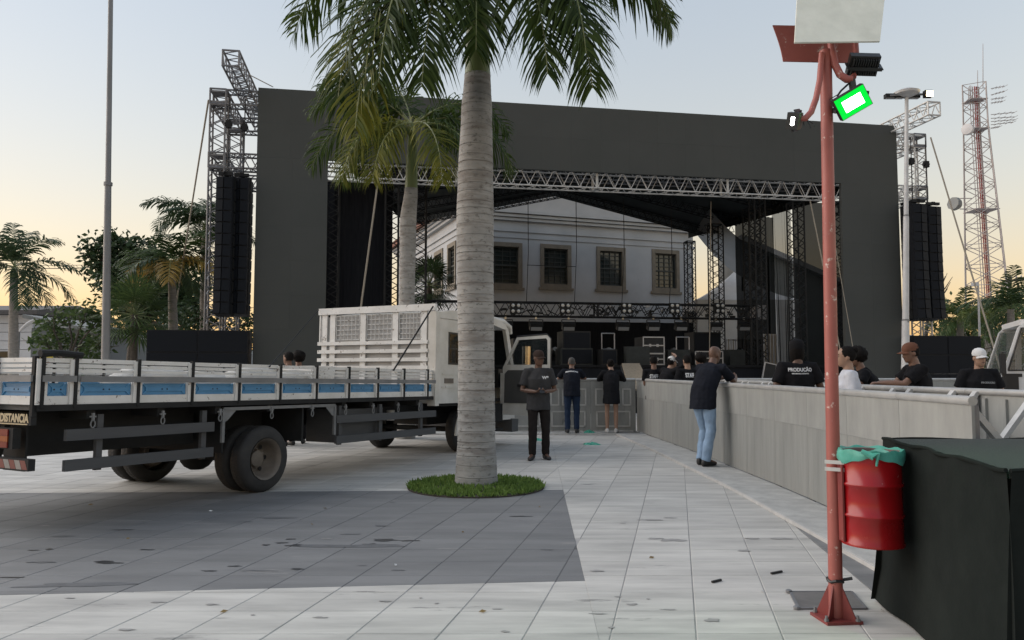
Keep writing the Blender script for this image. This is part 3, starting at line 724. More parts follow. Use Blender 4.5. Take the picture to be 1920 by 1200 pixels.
# ------------------------------------------------------------------ trees
m_bark = M_('bark', (0.10, 0.085, 0.07), 0.9, c2=(0.06, 0.05, 0.042), scale=10, bump=.4)
m_pbark = M_('pale_palm_bark', (0.30, 0.275, 0.25), 0.85, c2=(0.19, 0.175, 0.16), scale=5, stretch=(1, 1, 4), bump=.25)
m_leaf_d = leafmat('dark_leaf', (0.022, 0.042, 0.020), (0.060, 0.095, 0.038), .25)
m_leaf_m = leafmat('mid_leaf', (0.030, 0.058, 0.022), (0.095, 0.14, 0.045), .3)
m_leaf_y = leafmat('yellowing_leaf', (0.05, 0.085, 0.02), (0.17, 0.19, 0.04), .3)
m_leaf_o = leafmat('dry_frond', (0.20, 0.13, 0.03), (0.35, 0.24, 0.06), .3)
def leaf_cloud(mb, clumps, n, size, r_):
    for (c, rad) in clumps:
        for _ in range(int(n * (rad / 1.0) ** 2)):
            d = V((r_.gauss(0, 1), r_.gauss(0, 1), r_.gauss(0, .8))).normalized() * rad * r_.uniform(.35, 1.08)
            p = c + d; a = V((r_.gauss(0, 1), r_.gauss(0, 1), r_.gauss(0, .6) - .3)).normalized()
            _, s_, u = frame_of(a); L_ = size * r_.uniform(.6, 1.3); w_ = L_ * .26
            tilt = (s_ * math.cos(r_.uniform(0, 3.1)) + u * math.sin(r_.uniform(0, 3.1))).normalized()
            mb.add([p, p + a * L_ * .5 + tilt * w_, p + a * L_, p + a * L_ * .5 - tilt * w_], [(0, 1, 2, 3)])
def tree(name, label, base, clumps, leafsize, n, mat, seed, trunk_r=.16, group='trees beyond the square'):
    r_ = random.Random(seed); root = thing(name, label, 'tree', base, 0, group); base = V(base)
    top = sum((c for c, _ in clumps), V((0, 0, 0))) / len(clumps); fork = base.lerp(top, .55); fork.x = base.x * .6 + top.x * .4
    tb = MB(); tb.path([base, base.lerp(fork, .5) + V((.08, 0, 0)), fork], [trunk_r, trunk_r * .8, trunk_r * .62], n=8); tb.build('trunk', m_bark, root, smooth=60)
    lb = MB()
    for c, rad in clumps:
        m = fork.lerp(c, .5) + V((r_.uniform(-.2, .2), r_.uniform(-.2, .2), r_.uniform(0, .25)))
        lb.path([fork, m, c + (c - fork) * .12], [trunk_r * .5, trunk_r * .3, .02], n=6)
        for _ in range(4):
            e = c + V((r_.gauss(0, .5), r_.gauss(0, .5), r_.gauss(0, .4))) * rad; lb.path([m.lerp(c, .6), e], [.03, .01], n=4)
    lb.build('limbs', m_bark, root, smooth=60)
    cb = MB(); leaf_cloud(cb, clumps, n, leafsize, r_); cb.build('crown', mat, root)
    return root
def clumps_px(lst, Y, r_, scale=1.0):
    out = []
    for (x, y, rp) in lst:
        c = dpt(x, y, Y + r_.uniform(-1.0, 1.0)); out.append((c, rp * Y / F * scale))
    return out
def frond(mb, rb, base, az, el, L_, droop, nl, leaf, r_, wid=.035, plum=.5, hang=.55, roll=0.0, rr=.02):
    """feather frond: rachis in rb, leaflets in mb"""
    d0 = V((math.sin(az) * math.cos(el), math.cos(az) * math.cos(el), math.sin(el))); pts = [V(base)]; d = d0.copy(); n = 14
    for i in range(n):
        t = (i + 1) / n; d = (d + V((0, 0, -droop * (0.35 + 1.3 * t) / n))).normalized(); pts.append(pts[-1] + d * (L_ / n))
    rb.path(pts, [rr * (1 - .85 * i / n) for i in range(n + 1)], n=5)
    for i in range(nl):
        t = .10 + .90 * (i + r_.random() * .6) / nl; k = min(n - 1, int(t * n)); f = t * n - k
        p = pts[k].lerp(pts[k + 1], min(1, f)); dd = (pts[k + 1] - pts[k]).normalized(); _, s_, u = frame_of(dd)
        ll = leaf * (math.sin(math.pi * (.16 + .80 * t)) ** .7) * r_.uniform(.82, 1.12)
        for sg in (-1, 1):
            pl = r_.uniform(-plum, plum)
            a = (s_ * sg * (1.0) + dd * (.55 + .5 * t) + u * (pl + .15)).normalized(); w_ = dd * wid * .5 * r_.uniform(.8, 1.2)
            m1 = p + a * ll * .45 + V((0, 0, -hang * ll * .10)); m2 = p + a * ll * .78 + V((0, 0, -hang * ll * .36)); e = p + a * ll * .96 + V((0, 0, -hang * ll * .72))
            mb.add([p - w_ * .5, p + w_ * .5, m1 + w_, m1 - w_, m2 + w_ * .8, m2 - w_ * .8, e], [(0, 1, 2, 3), (3, 2, 4, 5), (5, 4, 6)])
def feather_palm(name, label, base, crown, tr, fronds, leaf, nl, mat, seed, group, bark=None, ringed=True, shaft=None, wid=.035):
    r_ = random.Random(seed); base = V(base); crown = V(crown); root = thing(name, label, 'palm tree', base, 0, group)
    n = 26; prof = []
    for i in range(n + 1):
        t = i / n; rr = tr * (1.18 - .30 * t + .10 * math.sin(math.pi * min(1, t * 1.15)) - (.06 if i % 2 and ringed else 0) * .5)
        if t < .06: rr *= 1.15
        prof.append((rr, t))
    MB().path([base.lerp(crown, t) for _, t in prof], [q for q, _ in prof], n=14).build('trunk', bark or m_pbark, root, smooth=60)
    if shaft: MB().path([crown - V((0, 0, .05)), crown + V((0, 0, shaft * .4)), crown + V((0, 0, shaft))], [tr * .92, tr * .85, tr * .45], n=12).build('crownshaft', m_shaft, root, smooth=60)
    c = crown + V((0, 0, shaft or 0))
    for k, (az, el, L_, dr) in enumerate(fronds):
        mb, rb = MB(), MB(); frond(mb, rb, c, R(az), R(el), L_, dr, nl, leaf, r_, wid=wid)
        F_ = mb.build('frond', mat if not isinstance(mat, list) else mat[k % len(mat)], root); rb.build('rachis', m_shaft, F_, smooth=60)
    return root
m_shaft = M_('green_crownshaft', (0.12, 0.17, 0.055), 0.45, c2=(0.17, 0.19, 0.08), scale=2, stretch=(6, 6, .5))
def gbase(px, Y): p = dpt(px, 694, Y); return V((p.x, Y, 0))
rr1 = random.Random(5)
def ring_fronds(n, L_, el=(-10, 60), dr=(1.0, 1.9), seed=1):
    q = random.Random(seed); return [(k * 360 / n + q.uniform(-15, 15), q.uniform(*el), L_ * q.uniform(.85, 1.1), q.uniform(*dr)) for k in range(n)]
feather_palm('royal_palm', 'slim palm standing alone at the far left against the yellow sky', gbase(27, 36), dpt(26, 520, 36), .19, ring_fronds(15, 3.0, (-20, 68), (.9, 1.8), 3), .85, 44, m_leaf_d, 3, 'palms beyond the square', shaft=.5, wid=.075)
feather_palm('royal_palm', 'palm peeking out left of the loudspeaker hang', gbase(384, 33), dpt(384, 440, 33), .17, ring_fronds(15, 2.6, (-20, 70), (1.0, 2.0), 8), .85, 42, m_leaf_d, 9, 'palms beyond the square', shaft=.4, wid=.075)
feather_palm('royal_palm', 'shaggy palm with drooping fronds above the fan palm', gbase(330, 31), dpt(322, 505, 31), .17, ring_fronds(17, 2.5, (-20, 60), (1.2, 2.2), 12), .85, 42, [m_leaf_m, m_leaf_d, m_leaf_o], 10, 'palms beyond the square', shaft=.3, wid=.075)
tree('broadleaf_tree', 'large dark leafy tree left of the loudspeaker tower', gbase(235, 40), clumps_px([(185, 470, 34), (215, 455, 30), (200, 505, 38), (240, 490, 40), (262, 470, 32), (285, 500, 42), (230, 535, 44), (275, 545, 44), (310, 520, 40), (325, 560, 44), (285, 590, 44), (345, 590, 40), (350, 540, 36), (240, 580, 34)], 40, rr1, 1.05), .34, 420, m_leaf_d, 21, .28)
tree('broadleaf_tree', 'low wide bush-like tree at the far left behind the truck', gbase(120, 30), clumps_px([(95, 610, 26), (125, 590, 26), (160, 590, 28), (185, 600, 24), (80, 640, 26), (115, 640, 28), (150, 640, 28), (185, 645, 26), (100, 668, 28), (160, 672, 28)], 30, rr1), .22, 480, m_leaf_m, 22, .14)
tree('broadleaf_tree', 'leafy shrub between the fan palm and the subwoofers', gbase(345, 34), clumps_px([(330, 600, 30), (370, 590, 30), (350, 630, 34), (375, 640, 30), (405, 600, 34), (430, 570, 30), (440, 620, 34), (470, 600, 26), (475, 640, 26)], 34, rr1), .24, 330, m_leaf_d, 24, .14)
def fan_palm(name, label, base, crown, rad, n, mat, seed, group, tr=.13, cov=(-50, 85)):
    r_ = random.Random(seed); root = thing(name, label, 'palm tree', base, 0, group); base, crown = V(base), V(crown)
    MB().path([base, base.lerp(crown, .5), crown], [tr * 1.2, tr, tr], n=10).build('trunk', m_bark, root, smooth=60)
    for k in range(n):
        az = k * 137.5 + r_.uniform(-10, 10); el = cov[0] + (cov[1] - cov[0]) * ((k + .5) / n); mb, pb_ = MB(), MB()
        d = V((math.sin(R(az)) * math.cos(R(el)), math.cos(R(az)) * math.cos(R(el)), math.sin(R(el)))); pl = rad * r_.uniform(.45, .6); h = crown + d * pl + V((0, 0, -.05))
        pb_.path([crown, h], [.022, .012], n=5); _, s_, u = frame_of(d)
        nb = 22
        for j in range(nb):
            a = R(-115 + 230 * j / (nb - 1)); q = (d * math.cos(a) + s_ * math.sin(a)).normalized(); ll = rad * .62 * (1 - .25 * abs(a) / 2) * r_.uniform(.9, 1.1)
            sd_ = q.cross(u).normalized() * .03; m_ = h + q * ll * .6 - V((0, 0, .03)); e = h + q * ll - V((0, 0, .22 * ll))
            mb.add([h, m_ + sd_, e, m_ - sd_], [(0, 1, 2, 3)])
        F_ = mb.build('fan_leaf', mat, root); pb_.build('petiole', m_shaft, F_)
    return root
fan_palm('fan_palm', 'round fan palm right of the tall grey pole', gbase(252, 29), dpt(252, 590, 29), 1.6, 34, m_leaf_m, 31, 'fan palms')
fan_palm('fan_palm', 'small dark fan palm in front of the white house side wall', sw(sp(805, 600, 10).x, 10, 0), sw(*sp(805, 535, 10)), 1.5, 28, m_leaf_d, 32, 'fan palms')
# right-hand trees
feather_palm('royal_palm', 'low bushy palm below the radio mast', gbase(1800, 36), dpt(1800, 596, 36), .16, ring_fronds(16, 2.0, (-20, 75), (1.0, 2.2), 41), .6, 34, [m_leaf_m, m_leaf_y], 41, 'palms beyond the square', wid=.055)
feather_palm('royal_palm', 'bushy palm behind the white cab at the right edge', gbase(1893, 33), dpt(1895, 580, 33), .16, ring_fronds(16, 2.2, (-20, 75), (1.0, 2.2), 43), .65, 34, [m_leaf_m, m_leaf_d], 43, 'palms beyond the square', wid=.055)
feather_palm('royal_palm', 'small palm between the subwoofers and the radio mast', gbase(1850, 40), dpt(1852, 610, 40), .16, ring_fronds(14, 2.0, (-20, 75), (1.0, 2.2), 45), .6, 30, [m_leaf_y, m_leaf_m], 45, 'palms beyond the square', wid=.055)
tree('broadleaf_tree', 'dark dense trees massed behind the right subwoofers', gbase(1830, 46), clumps_px([(1765, 575, 26), (1775, 620, 34), (1800, 640, 34), (1830, 600, 34), (1850, 650, 40), (1880, 610, 40), (1905, 570, 40), (1915, 640, 44), (1770, 665, 34), (1820, 680, 34), (1890, 680, 40)], 46, rr1), .3, 260, m_leaf_d, 51, .2)
tree('broadleaf_tree', 'pale olive bush behind the white-capped man', gbase(1850, 30), clumps_px([(1862, 640, 20), (1875, 665, 22), (1850, 670, 20), (1868, 690, 22)], 30, rr1), .16, 320, m_leaf_m, 52, .08)
# bare branches right of the loudspeaker hang
bt = thing('bare_tree', 'leafless tree twigs right of the right loudspeaker hang', 'tree', gbase(1745, 38), 0)
B0 = dpt(1735, 640, 38); r_ = random.Random(4); MB().path([gbase(1735, 38), B0, dpt(1742, 570, 38)], [.14, .1, .06], n=7).build('trunk', m_bark, bt)
tw = MB()
for (x, y) in ((1766, 503), (1772, 518), (1776, 512), (1786, 519), (1782, 529), (1770, 535), (1777, 541), (1760, 496)):
    a = dpt(1742 + r_.uniform(0, 8), 570 - r_.uniform(0, 20), 38); e = dpt(x, y, 38); tw.path([a, a.lerp(e, .5) + V((.1, 0, -.12)), e], [.045, .03, .012], n=5)
tw.build('twigs', m_bark, bt)
# ------------------------------------------------------------------ hills, low buildings on the left
m_hill = M_('far_hill', (0.16, 0.17, 0.18), 0.95, c2=(0.12, 0.135, 0.13), scale=.02)
hb = MB(); top = []; r_ = random.Random(8)
for i in range(61):
    t = i / 60; x = -1500 + 3000 * t; h = 42 + 22 * math.sin(t * 9 + 1) + 14 * math.sin(t * 23) + r_.uniform(-2, 2); top.append((x, h))
vs_ = []
for x, h in top: vs_ += [(x, 1050, -2), (x, 1180, h), (x, 1500, -2)]
fs = []
for i in range(60):
    a = i * 3; fs += [(a, a + 3, a + 4, a + 1), (a + 1, a + 4, a + 5, a + 2)]
hb.add(vs_, fs).build('hills', m_hill, smooth=60, kind='structure')
m_white = M_('white_wall', (0.62, 0.62, 0.63), 0.8, c2=(0.5, 0.5, 0.51), scale=.6)
m_roofd = M_('dark_roof', (0.09, 0.085, 0.085), 0.7)
sh = thing('warehouse', 'white low building with horizontal cladding behind the leftmost palm', 'building', gbase(-30, 48), 0)
a, b = dpt(-160, 590, 48), dpt(62, 590, 48); z_ = a.z
for k in range(9): MB().b2((a.x, 48, z_ * k / 9 + .01), (b.x, 56, z_ * (k + 1) / 9 - .02)).build('cladding_band', m_white, sh)
MB().prism([(a.x - .4, 47.4, z_), (a.x - .4, 57, z_), (a.x - .4, 57, z_ + .2), (a.x - .4, 52, z_ + .9), (a.x - .4, 47.4, z_ + .25)], (b.x - a.x + 1.0, 0, 0)).build('roof', m_roofd, sh)
p = dpt(10, 640, 48); MB().b2((p.x - .6, 47.9, .9), (p.x + .3, 47.98, 2.6)).build('window', m_pane, sh)
lo = thing('low_building', 'low grey building with a pale sloping roof behind the low trees', 'building', gbase(125, 44), 0)
a, b = dpt(60, 600, 44), dpt(200, 615, 44)
MB().b2((a.x, 44, 0), (b.x, 50, b.z)).build('wall', m_hill, lo)
MB().prism([(a.x - .3, 43.6, dpt(60, 590, 44).z), (b.x + .3, 43.6, dpt(200, 625, 44).z), (b.x + .3, 43.6, dpt(200, 631, 44).z), (a.x - .3, 43.6, dpt(60, 597, 44).z)], (0, 7, 0)).build('roof', m_tentd, lo)
# ------------------------------------------------------------------ tall poles, mast head light, radio mast
m_galv = M_('galvanised_steel', (0.21, 0.215, 0.225), 0.5, metal=.3, c2=(0.16, 0.165, 0.17), scale=3, stretch=(1, 1, .3))
m_wpole = M_('white_pole_paint', (0.55, 0.55, 0.55), 0.5, c2=(0.44, 0.44, 0.44), scale=3)
pl = thing('lamp_mast', 'tall bare grey steel pole rising out of the picture at the left', 'pole', gbase(200, 18.5), 0)
b0 = gbase(200, 18.5); tp = dpt(208, -40, 18.5)
zj = dpt(201, 345, 18.5).z; J = b0.lerp(tp, zj / tp.z); K = b0.lerp(tp, .5 * (zj / tp.z))
MB().tube(b0, J, .105, .075, n=14).build('lower_section', m_galv, pl, smooth=50)
MB().tube(J, tp, .066, .055, n=14).build('upper_section', m_galv, pl, smooth=50)
MB().tube(J - V((0, 0, .04)), J + V((0, 0, .04)), .10, n=12).build('collar', m_galv, pl); MB().tube(b0 + V((0, 0, 1.55)), b0 + V((0, 0, 1.6)), .15, n=12).build('collar', m_btruss, pl)
MB().box(b0 + V((0, 0, .02)), (.4, .4, .04)).build('base_plate', m_galv, pl)
pr = thing('floodlight_mast', 'tall white floodlight mast in front of the right loudspeaker hang, one lamp lit', 'lamp mast', gbase(1693, 22.5), 0)
b0 = gbase(1694, 22.0); tp = dpt(1700, 178, 22.0)
q = [b0.lerp(tp, t) for t in (0, .3, .62, 1)]
for k in range(3): MB().tube(q[k], q[k + 1], (.12, .09, .065)[k], (.10, .075, .05)[k], n=12).build('pole_section', m_wpole, pr, smooth=50)
for k in (1, 2): MB().tube(q[k] - V((0, 0, .05)), q[k] + V((0, 0, .05)), .13 - .03 * k, n=12).build('collar', m_galv, pr)
mb = MB(); mb.lathe([(.10, -.12), (.34, -.02), (.36, .04), (.2, .12), (.05, .16)], tp + V((0, 0, .04)), n=18); mb.build('head_cap', m_wpole, pr, smooth=40)
MB().tube(tp + V((-.5, 0, -.02)), tp + V((.5, 0, .02)), .035, n=8).build('cross_arm', m_galv, pr)
m_lampw = emis('lit_warm_lamp', (1.0, .74, .36), 5.0); m_lens = M_('lamp_lens', (0.45, 0.46, 0.47), .15)
for k, (dx, lit) in enumerate(((-.46, 0), (-.22, 0), (.24, 0), (.55, 1))):
    c = tp + V((dx, -.12 if lit else .06, -.02)); mb = MB(); mb.box(c, (.30, .16, .12) if not lit else (.22, .14, .2)); H_ = mb.build('floodlight', m_btruss, pr)
    if lit: MB().box(c + V((.02, -.075, -.01)), (.18, .012, .15)).build('lit_lens', m_lampw, H_)
    else: MB().box(c + V((0, 0, -.065)), (.26, .12, .01)).build('lens', m_lens, H_)
# radio mast
rm = thing('radio_mast', 'tall red and white lattice radio mast at the right', 'radio mast', gbase(1846, 60), 0)
m_mst = M_('mast_steel', (0.42, 0.38, 0.37), .55, c2=(.28, .26, .26), scale=1); m_red = M_('mast_red_paint', (0.36, 0.09, 0.085), .6, c2=(.25, .07, .07), scale=1)
Yt = 60.0; zt_ = dpt(1840, 162, Yt).z; zb_ = 0.0
def leg_at(z):
    # half width and centre from the outline in the photo
    f = lambda y: dpt(1847, y, Yt).z
    z1, z2 = f(555), f(240); w1, w2 = 37 * Yt / F, 22 * Yt / F; t = (z - z1) / (z2 - z1); hw = max(.66, w1 + (w2 - w1) * t) if t < 1 else max(.66, w2 + (w2 - w1) * (t - 1) * .3)
    cx = dpt(1848 - 8 * max(0, min(1, t)), 500, Yt).x
    return cx, hw
levels = [zb_ + (zt_ - zb_) * k / 15 for k in range(16)]
CA, SA2 = math.cos(R(-31.6)), math.sin(R(-31.6))
cor = lambda z: [V((leg_at(z)[0] + (sx * CA - sy * SA2) * leg_at(z)[1] * .92, Yt + (sx * SA2 + sy * CA) * leg_at(z)[1] * .92, z)) for sx, sy in ((-1, -1), (1, -1), (1, 1), (-1, 1))]
for k in range(4): MB().path([cor(z)[k] for z in levels], .05, n=6).build('leg', m_mst, rm, smooth=60)
br = MB()
for i in range(15):
    A, B = cor(levels[i]), cor(levels[i + 1])
    for k in range(4):
        j = (k + 1) % 4; br.tube(A[k], B[j], .03, n=4, caps=False); br.tube(A[j], B[k], .03, n=4, caps=False); br.tube(B[k], B[j], .026, n=4, caps=False)
br.build('bracing', m_mst, rm, kind='stuff')
for k, (dx, mt, rr_) in enumerate(((-.42, m_mst, .03), (-.2, m_mst, .03), (.02, m_red, .05), (.2, m_red, .06), (.38, m_mst, .06), (-.05, m_red, .03), (.5, m_mst, .03))):
    MB().path([V((leg_at(z)[0] + dx, Yt - .1 + .05 * k, z)) for z in levels], rr_, n=5).build('feeder_cable', mt, rm)
ld = MB()
for i in range(90):
    z = zt_ * i / 90; cx = leg_at(z)[0]; ld.tube((cx + .02, Yt - .12, z), (cx + .2, Yt - .1, z), .022, n=4)
ld.build('ladder_rungs', m_red, rm, kind='stuff')
for zz in (dpt(0, 190, Yt).z, dpt(0, 396, Yt).z, dpt(0, 245, Yt).z): cx, hw = leg_at(zz); MB().b2((cx - hw * .75, Yt - hw * .75, zz), (cx + hw * .75, Yt + hw * .75, zz + .05)).build('platform', m_mst, rm)
for (y, x0, x1, ang) in ((166, 1858, 1884, -6), (178, 1858, 1884, -10), (186, 1858, 1882, -4), (193, 1858, 1880, -4), (215, 1858, 1902, -6), (222, 1858, 1903, -4), (228, 1858, 1903, -5), (234, 1858, 1900, -7), (240, 1858, 1874, -3)):
    p, e = dpt(x0, y, Yt), dpt(x1, y + ang * .7, Yt); a = MB(); a.tube(p, e, .03, n=5)
    for t in (.25, .5, .75, 1): c = p.lerp(e, t); a.tube(c + V((0, -.35, 0)), c + V((0, .35, 0)), .018, n=4)
    a.build('yagi_antenna', m_mst, rm)
for (x, y0, y1) in ((1843, 82, 165), (1833, 132, 165), (1820, 160, 206), (1816, 163, 185), (1824, 172, 200)):
    MB().tube(dpt(x, y1, Yt), dpt(x, y0, Yt), .035, .02, n=5).build('whip_antenna', m_mst, rm)
c = dpt(1815, 243, Yt - .6); d_ = MB(); d_.lathe([(.1, .32), (.42, .26), (.46, 0), (.44, -.05)], c, n=18, ax=(-.75, -.66, 0)); d_.build('drum_dish', m_white, rm, smooth=40)
c = dpt(1793, 383, Yt - 1); d_ = MB(); d_.lathe([(.30, -.30), (.52, .05), (.50, .4)], c, n=9, ax=(-.9, -.4, .1)); d_.build('shrouded_dish', m_tentd, rm)
for y in (372, 392): MB().tube(dpt(1800, y, Yt - .8), dpt(1822, y, Yt - .8), .04, n=5).build('dish_bracket', m_mst, rm)
# thin pole with a small camera box and power line crossarm at right
tp_ = thing('camera_pole', 'slim pole with a small camera box in front of the radio mast', 'pole', gbase(1838, 30), 0)
MB().tube(gbase(1838, 30), dpt(1834, 535, 30), .05, .035, n=8).build('pole', m_wpole, tp_, smooth=50); c = dpt(1828, 533, 30); MB().box(c, (.2, .2, .14)).build('camera_box', m_white, tp_)
pp = thing('power_pole', 'dark power pole crossarm with insulators at the right edge', 'power pole', gbase(1893, 50), 0)
MB().tube(gbase(1893, 50), dpt(1893, 518, 50), .13, .1, n=8).build('pole', m_bark, pp); a, b = dpt(1880, 527, 50), dpt(1960, 522, 50); MB().bar(a, b, .12, .14).build('crossarm', m_bark, pp)
for k in range(8): q_ = a.lerp(b, .08 + k * .12); MB().lathe([(.03, 0), (.06, .05), (.04, .12), (.06, .16), (.02, .26)], q_ + V((0, 0, .06)), n=8).build('insulator', m_mst, pp)
for k, (y0, y1) in enumerate(((488, 492), (494, 497))):
    rope(['upper', 'lower'][k] + ' power cable crossing the yellow sky beside the leafy tree', dpt(-40, y0, 60), dpt(240, y1, 46), .018 + .012 * k, m_btruss, name='power_cable', sag=.3)
# curved street lamps far left
for k, (x, y, s_) in enumerate(((50, 612, 1), (105, 632, .8))):
    Yl = (40, 44)[k]; L_ = thing('street_lamp', ['white curved street lamp behind the leftmost palm trunk', 'white curved street lamp half hidden in the low trees'][k], 'street lamp', gbase(x - 16, Yl), 0, 'curved street lamps')
    c = dpt(x - 14 * s_, y + 10, Yl); MB().tube((c.x, Yl, 0), c, .06, .05, n=8).build('post', m_galv, L_)
    pts = [c + V((.9 * s_ * t, 0, .62 * s_ * math.sin(t * 1.5))) for t in (0, .2, .4, .6, .8, 1)]; MB().path(pts, [.05, .09, .1, .1, .09, .05], n=8).build('curved_arm', m_white, L_, smooth=60)
# ------------------------------------------------------------------ crowd barriers
m_bar = M_('barrier_aluminium', (0.33, 0.335, 0.32), 0.55, metal=0.1, c2=(0.25, 0.255, 0.245), scale=1.8, stretch=(2.6, 2.6, .7), bump=.05, c3=(0.18, 0.185, 0.18), wear=.3, wscale=1.6)
m_barp = M_('perforated_aluminium', (0.295, 0.30, 0.285), 0.6, metal=0.1, c2=(0.225, 0.23, 0.22), scale=1.8, stretch=(3.2, 3.2, .35), bump=.2, bscale=60)
m_tread = M_('tread_plate', (0.50, 0.50, 0.48), 0.6, metal=.05, c2=(0.36, 0.36, 0.35), scale=5, bump=.3, bscale=40)
BH = 1.21
m_rail = M_('barrier_rail', (0.44, 0.44, 0.43), .4, metal=.2, c2=(0.33, 0.33, 0.32), scale=4)
def barrier_proto(Lp, framed=False):
    r_ = thing('crowd_barrier', 'x', 'barrier', (0, 0, 0), 0, None, I4); g = .002
    MB().b2((g, 0, BH - .40), (Lp - g, .022, BH - .03)).build('upper_sheet', m_bar, r_)
    MB().b2((g, .003, .05), (Lp - g, .02, BH - .4015)).build('lower_sheet', m_barp if not framed else m_bar, r_)
    ribs = MB()
    for k in range(1, 4): x = Lp * k / 4; MB().b2((x - .02, .023, .06), (x + .02, .05, BH - .06)).build('rib', m_bar, r_)
    MB().tube((.002, .012, BH), (Lp - .002, .012, BH), .034, n=12).build('top_rail', m_rail, r_, smooth=50)
    for x in (.03, Lp - .03): MB().b2((x - .024, .0235, .02), (x + .024, .055, BH - .032)).build('upright', m_alud, r_)
    MB().b2((g, -.58, .018), (Lp - g, -.002, .042)).build('tread_plate', m_tread, r_)
    MB().b2((g, -.60, .006), (Lp - g, -.581, .04)).build('plate_edge', m_alu, r_)
    for x in (.16, Lp - .16):
        MB().bar((x, .045, BH - .005), (x, .98, .07), .06, .04).build('brace', m_alu, r_)
        MB().bar((x, .05, .05), (x, 1.02, .05), .05, .04).build('foot_bar', m_alu, r_)
        MB().b2((x - .03, .05, BH - .22), (x + .03, .11, BH - .06)).build('hinge_block', m_alud, r_)
    if framed:
        for (a, b, c, d) in ((.10, .30, .62, BH - .2), (.36, .64, .62, BH - .2), (.70, .90, .62, BH - .2), (.12, .88, .14, .50)):
            f_ = MB()
            for (x0, x1, z0, z1) in ((a, a + .03, c, d), (b - .03, b, c, d), (a, b, c, c + .03), (a, b, d - .03, d)): f_.b2((x0 * Lp, -.012, z0), (x1 * Lp, -.0005, z1))
            f_.build('panel_moulding', m_alu, r_)
    return r_
def run(proto, Lp, pts, lab, group, skip=()):
    pts = [V((x, y, 0)) for x, y in pts]; seg = []; cum = [0]
    for a, b in zip(pts, pts[1:]): cum.append(cum[-1] + (b - a).length)
    def at(s_):
        for i in range(len(pts) - 1):
            if s_ <= cum[i + 1] or i == len(pts) - 2: return pts[i].lerp(pts[i + 1], (s_ - cum[i]) / (cum[i + 1] - cum[i]))
    n = int(round(cum[-1] / Lp)); out = []
    for k in range(n):
        a, b = at(cum[-1] * k / n), at(cum[-1] * (k + 1) / n); d = b - a
        M = Matrix.Translation(a) @ rotz(math.atan2(d.y, d.x)) @ Matrix.Diagonal((d.length / Lp, 1, 1, 1))
        o = dup(proto, M, lab(k, n)); o['group'] = group; out.append(o)
    return out
NTH = ['nearest', 'second', 'third', 'fourth', 'fifth', 'sixth', 'seventh', 'eighth', 'ninth', 'tenth', 'eleventh', 'twelfth', 'thirteenth', 'fourteenth', 'fifteenth']
pro = barrier_proto(1.03); prf = barrier_proto(1.03, True)
run(pro, 1.03, [(2.84, 17.6), (3.08, 13.5), (3.2, 9.0), (3.15, 5.3)], lambda k, n: f'grey metal barrier panel in the long right-hand row, {NTH[n - 1 - k]} panel from the camera', 'right-hand barrier row')
run(pro, 1.03, [(4.78, 5.6), (4.5, 8.6), (4.4, 12), (4.3, 17.4)], lambda k, n: f'metal barrier with its slanted braces towards the camera, {NTH[k]} from the camera', 'braced barrier row')
run(prf, 1.03, [(-2.3, 17.62), (2.82, 17.62)], lambda k, n: f'framed grey barrier panel across the far end, {["leftmost", "second from left", "third from left", "fourth from left", "rightmost, at the corner"][k]}', 'far barrier row left of the corridor')
run(prf, 1.03, [(4.34, 17.62), (14.6, 17.62)], lambda k, n: f'low barrier panel before the stage right of the corridor, {"leftmost" if k == 0 else NTH[k] + " from left"}', 'far barrier row right of the corridor')
for p_ in (pro, prf):
    for c_ in list(p_.children): bpy.data.objects.remove(c_)
    bpy.data.objects.remove(p_)
# pipe cap at the near end of the right-hand row is the open rail end; a loose brace leg leans there
# ------------------------------------------------------------------ red lamp post with plates and floodlights
m_redp = M_('faded_red_paint', (0.33, 0.095, 0.078), 0.5, c2=(0.27, 0.075, 0.062), scale=3, c3=(0.52, 0.40, 0.36), wear=.48, wscale=13, bump=.05)
m_redd = M_('dark_red_paint', (0.22, 0.04, 0.035), 0.5, c2=(0.15, 0.03, 0.028), scale=5, c3=(0.3, 0.2, 0.17), wear=.2, wscale=15)
LB = gpt(1568, 1163); LT = dpt(1548, 95, LB.y + .02)
lp = thing('lamp_post', 'faded red steel lamp post with plates and floodlights beside the litter bin', 'lamp post', LB, 0)
MB().tube(LB + V((0, 0, .02)), LT, .039, .034, n=18).build('pole', m_redp, lp, smooth=50)
MB().box(LB + V((0, 0, .012)), (.21, .20, .016), rotz(.1).to_3x3()).build('base_plate', m_redd, lp)
for k in range(4):
    a = R(45 + 90 * k); d = V((math.cos(a), math.sin(a), 0)); n_ = V((-d.y, d.x, 0)) * .004
    p = [LB + d * .035 + V((0, 0, .02)), LB + d * .115 + V((0, 0, .02)), LB + d * .108 + V((0, 0, .04)), LB + d * .036 + V((0, 0, .20))]
    MB().prism([x - n_ for x in p], n_ * 2).build('gusset', m_redd, lp)
    MB().lathe([(.014, 0), (.014, .012), (.008, .013), (.008, .03)], LB + V((.088 * (1 if k % 2 else -1), .082 * (1 if k > 1 else -1), .02)), n=6).build('bolt', m_galv, lp)
MB().path([LB + V((.042 * math.cos(t), .042 * math.sin(t), .225 + .006 * math.sin(3 * t))) for t in [k * .63 for k in range(11)]] + [LB + V((.09, -.02, .24))], .009, n=6).build('tape_band', m_black, lp)
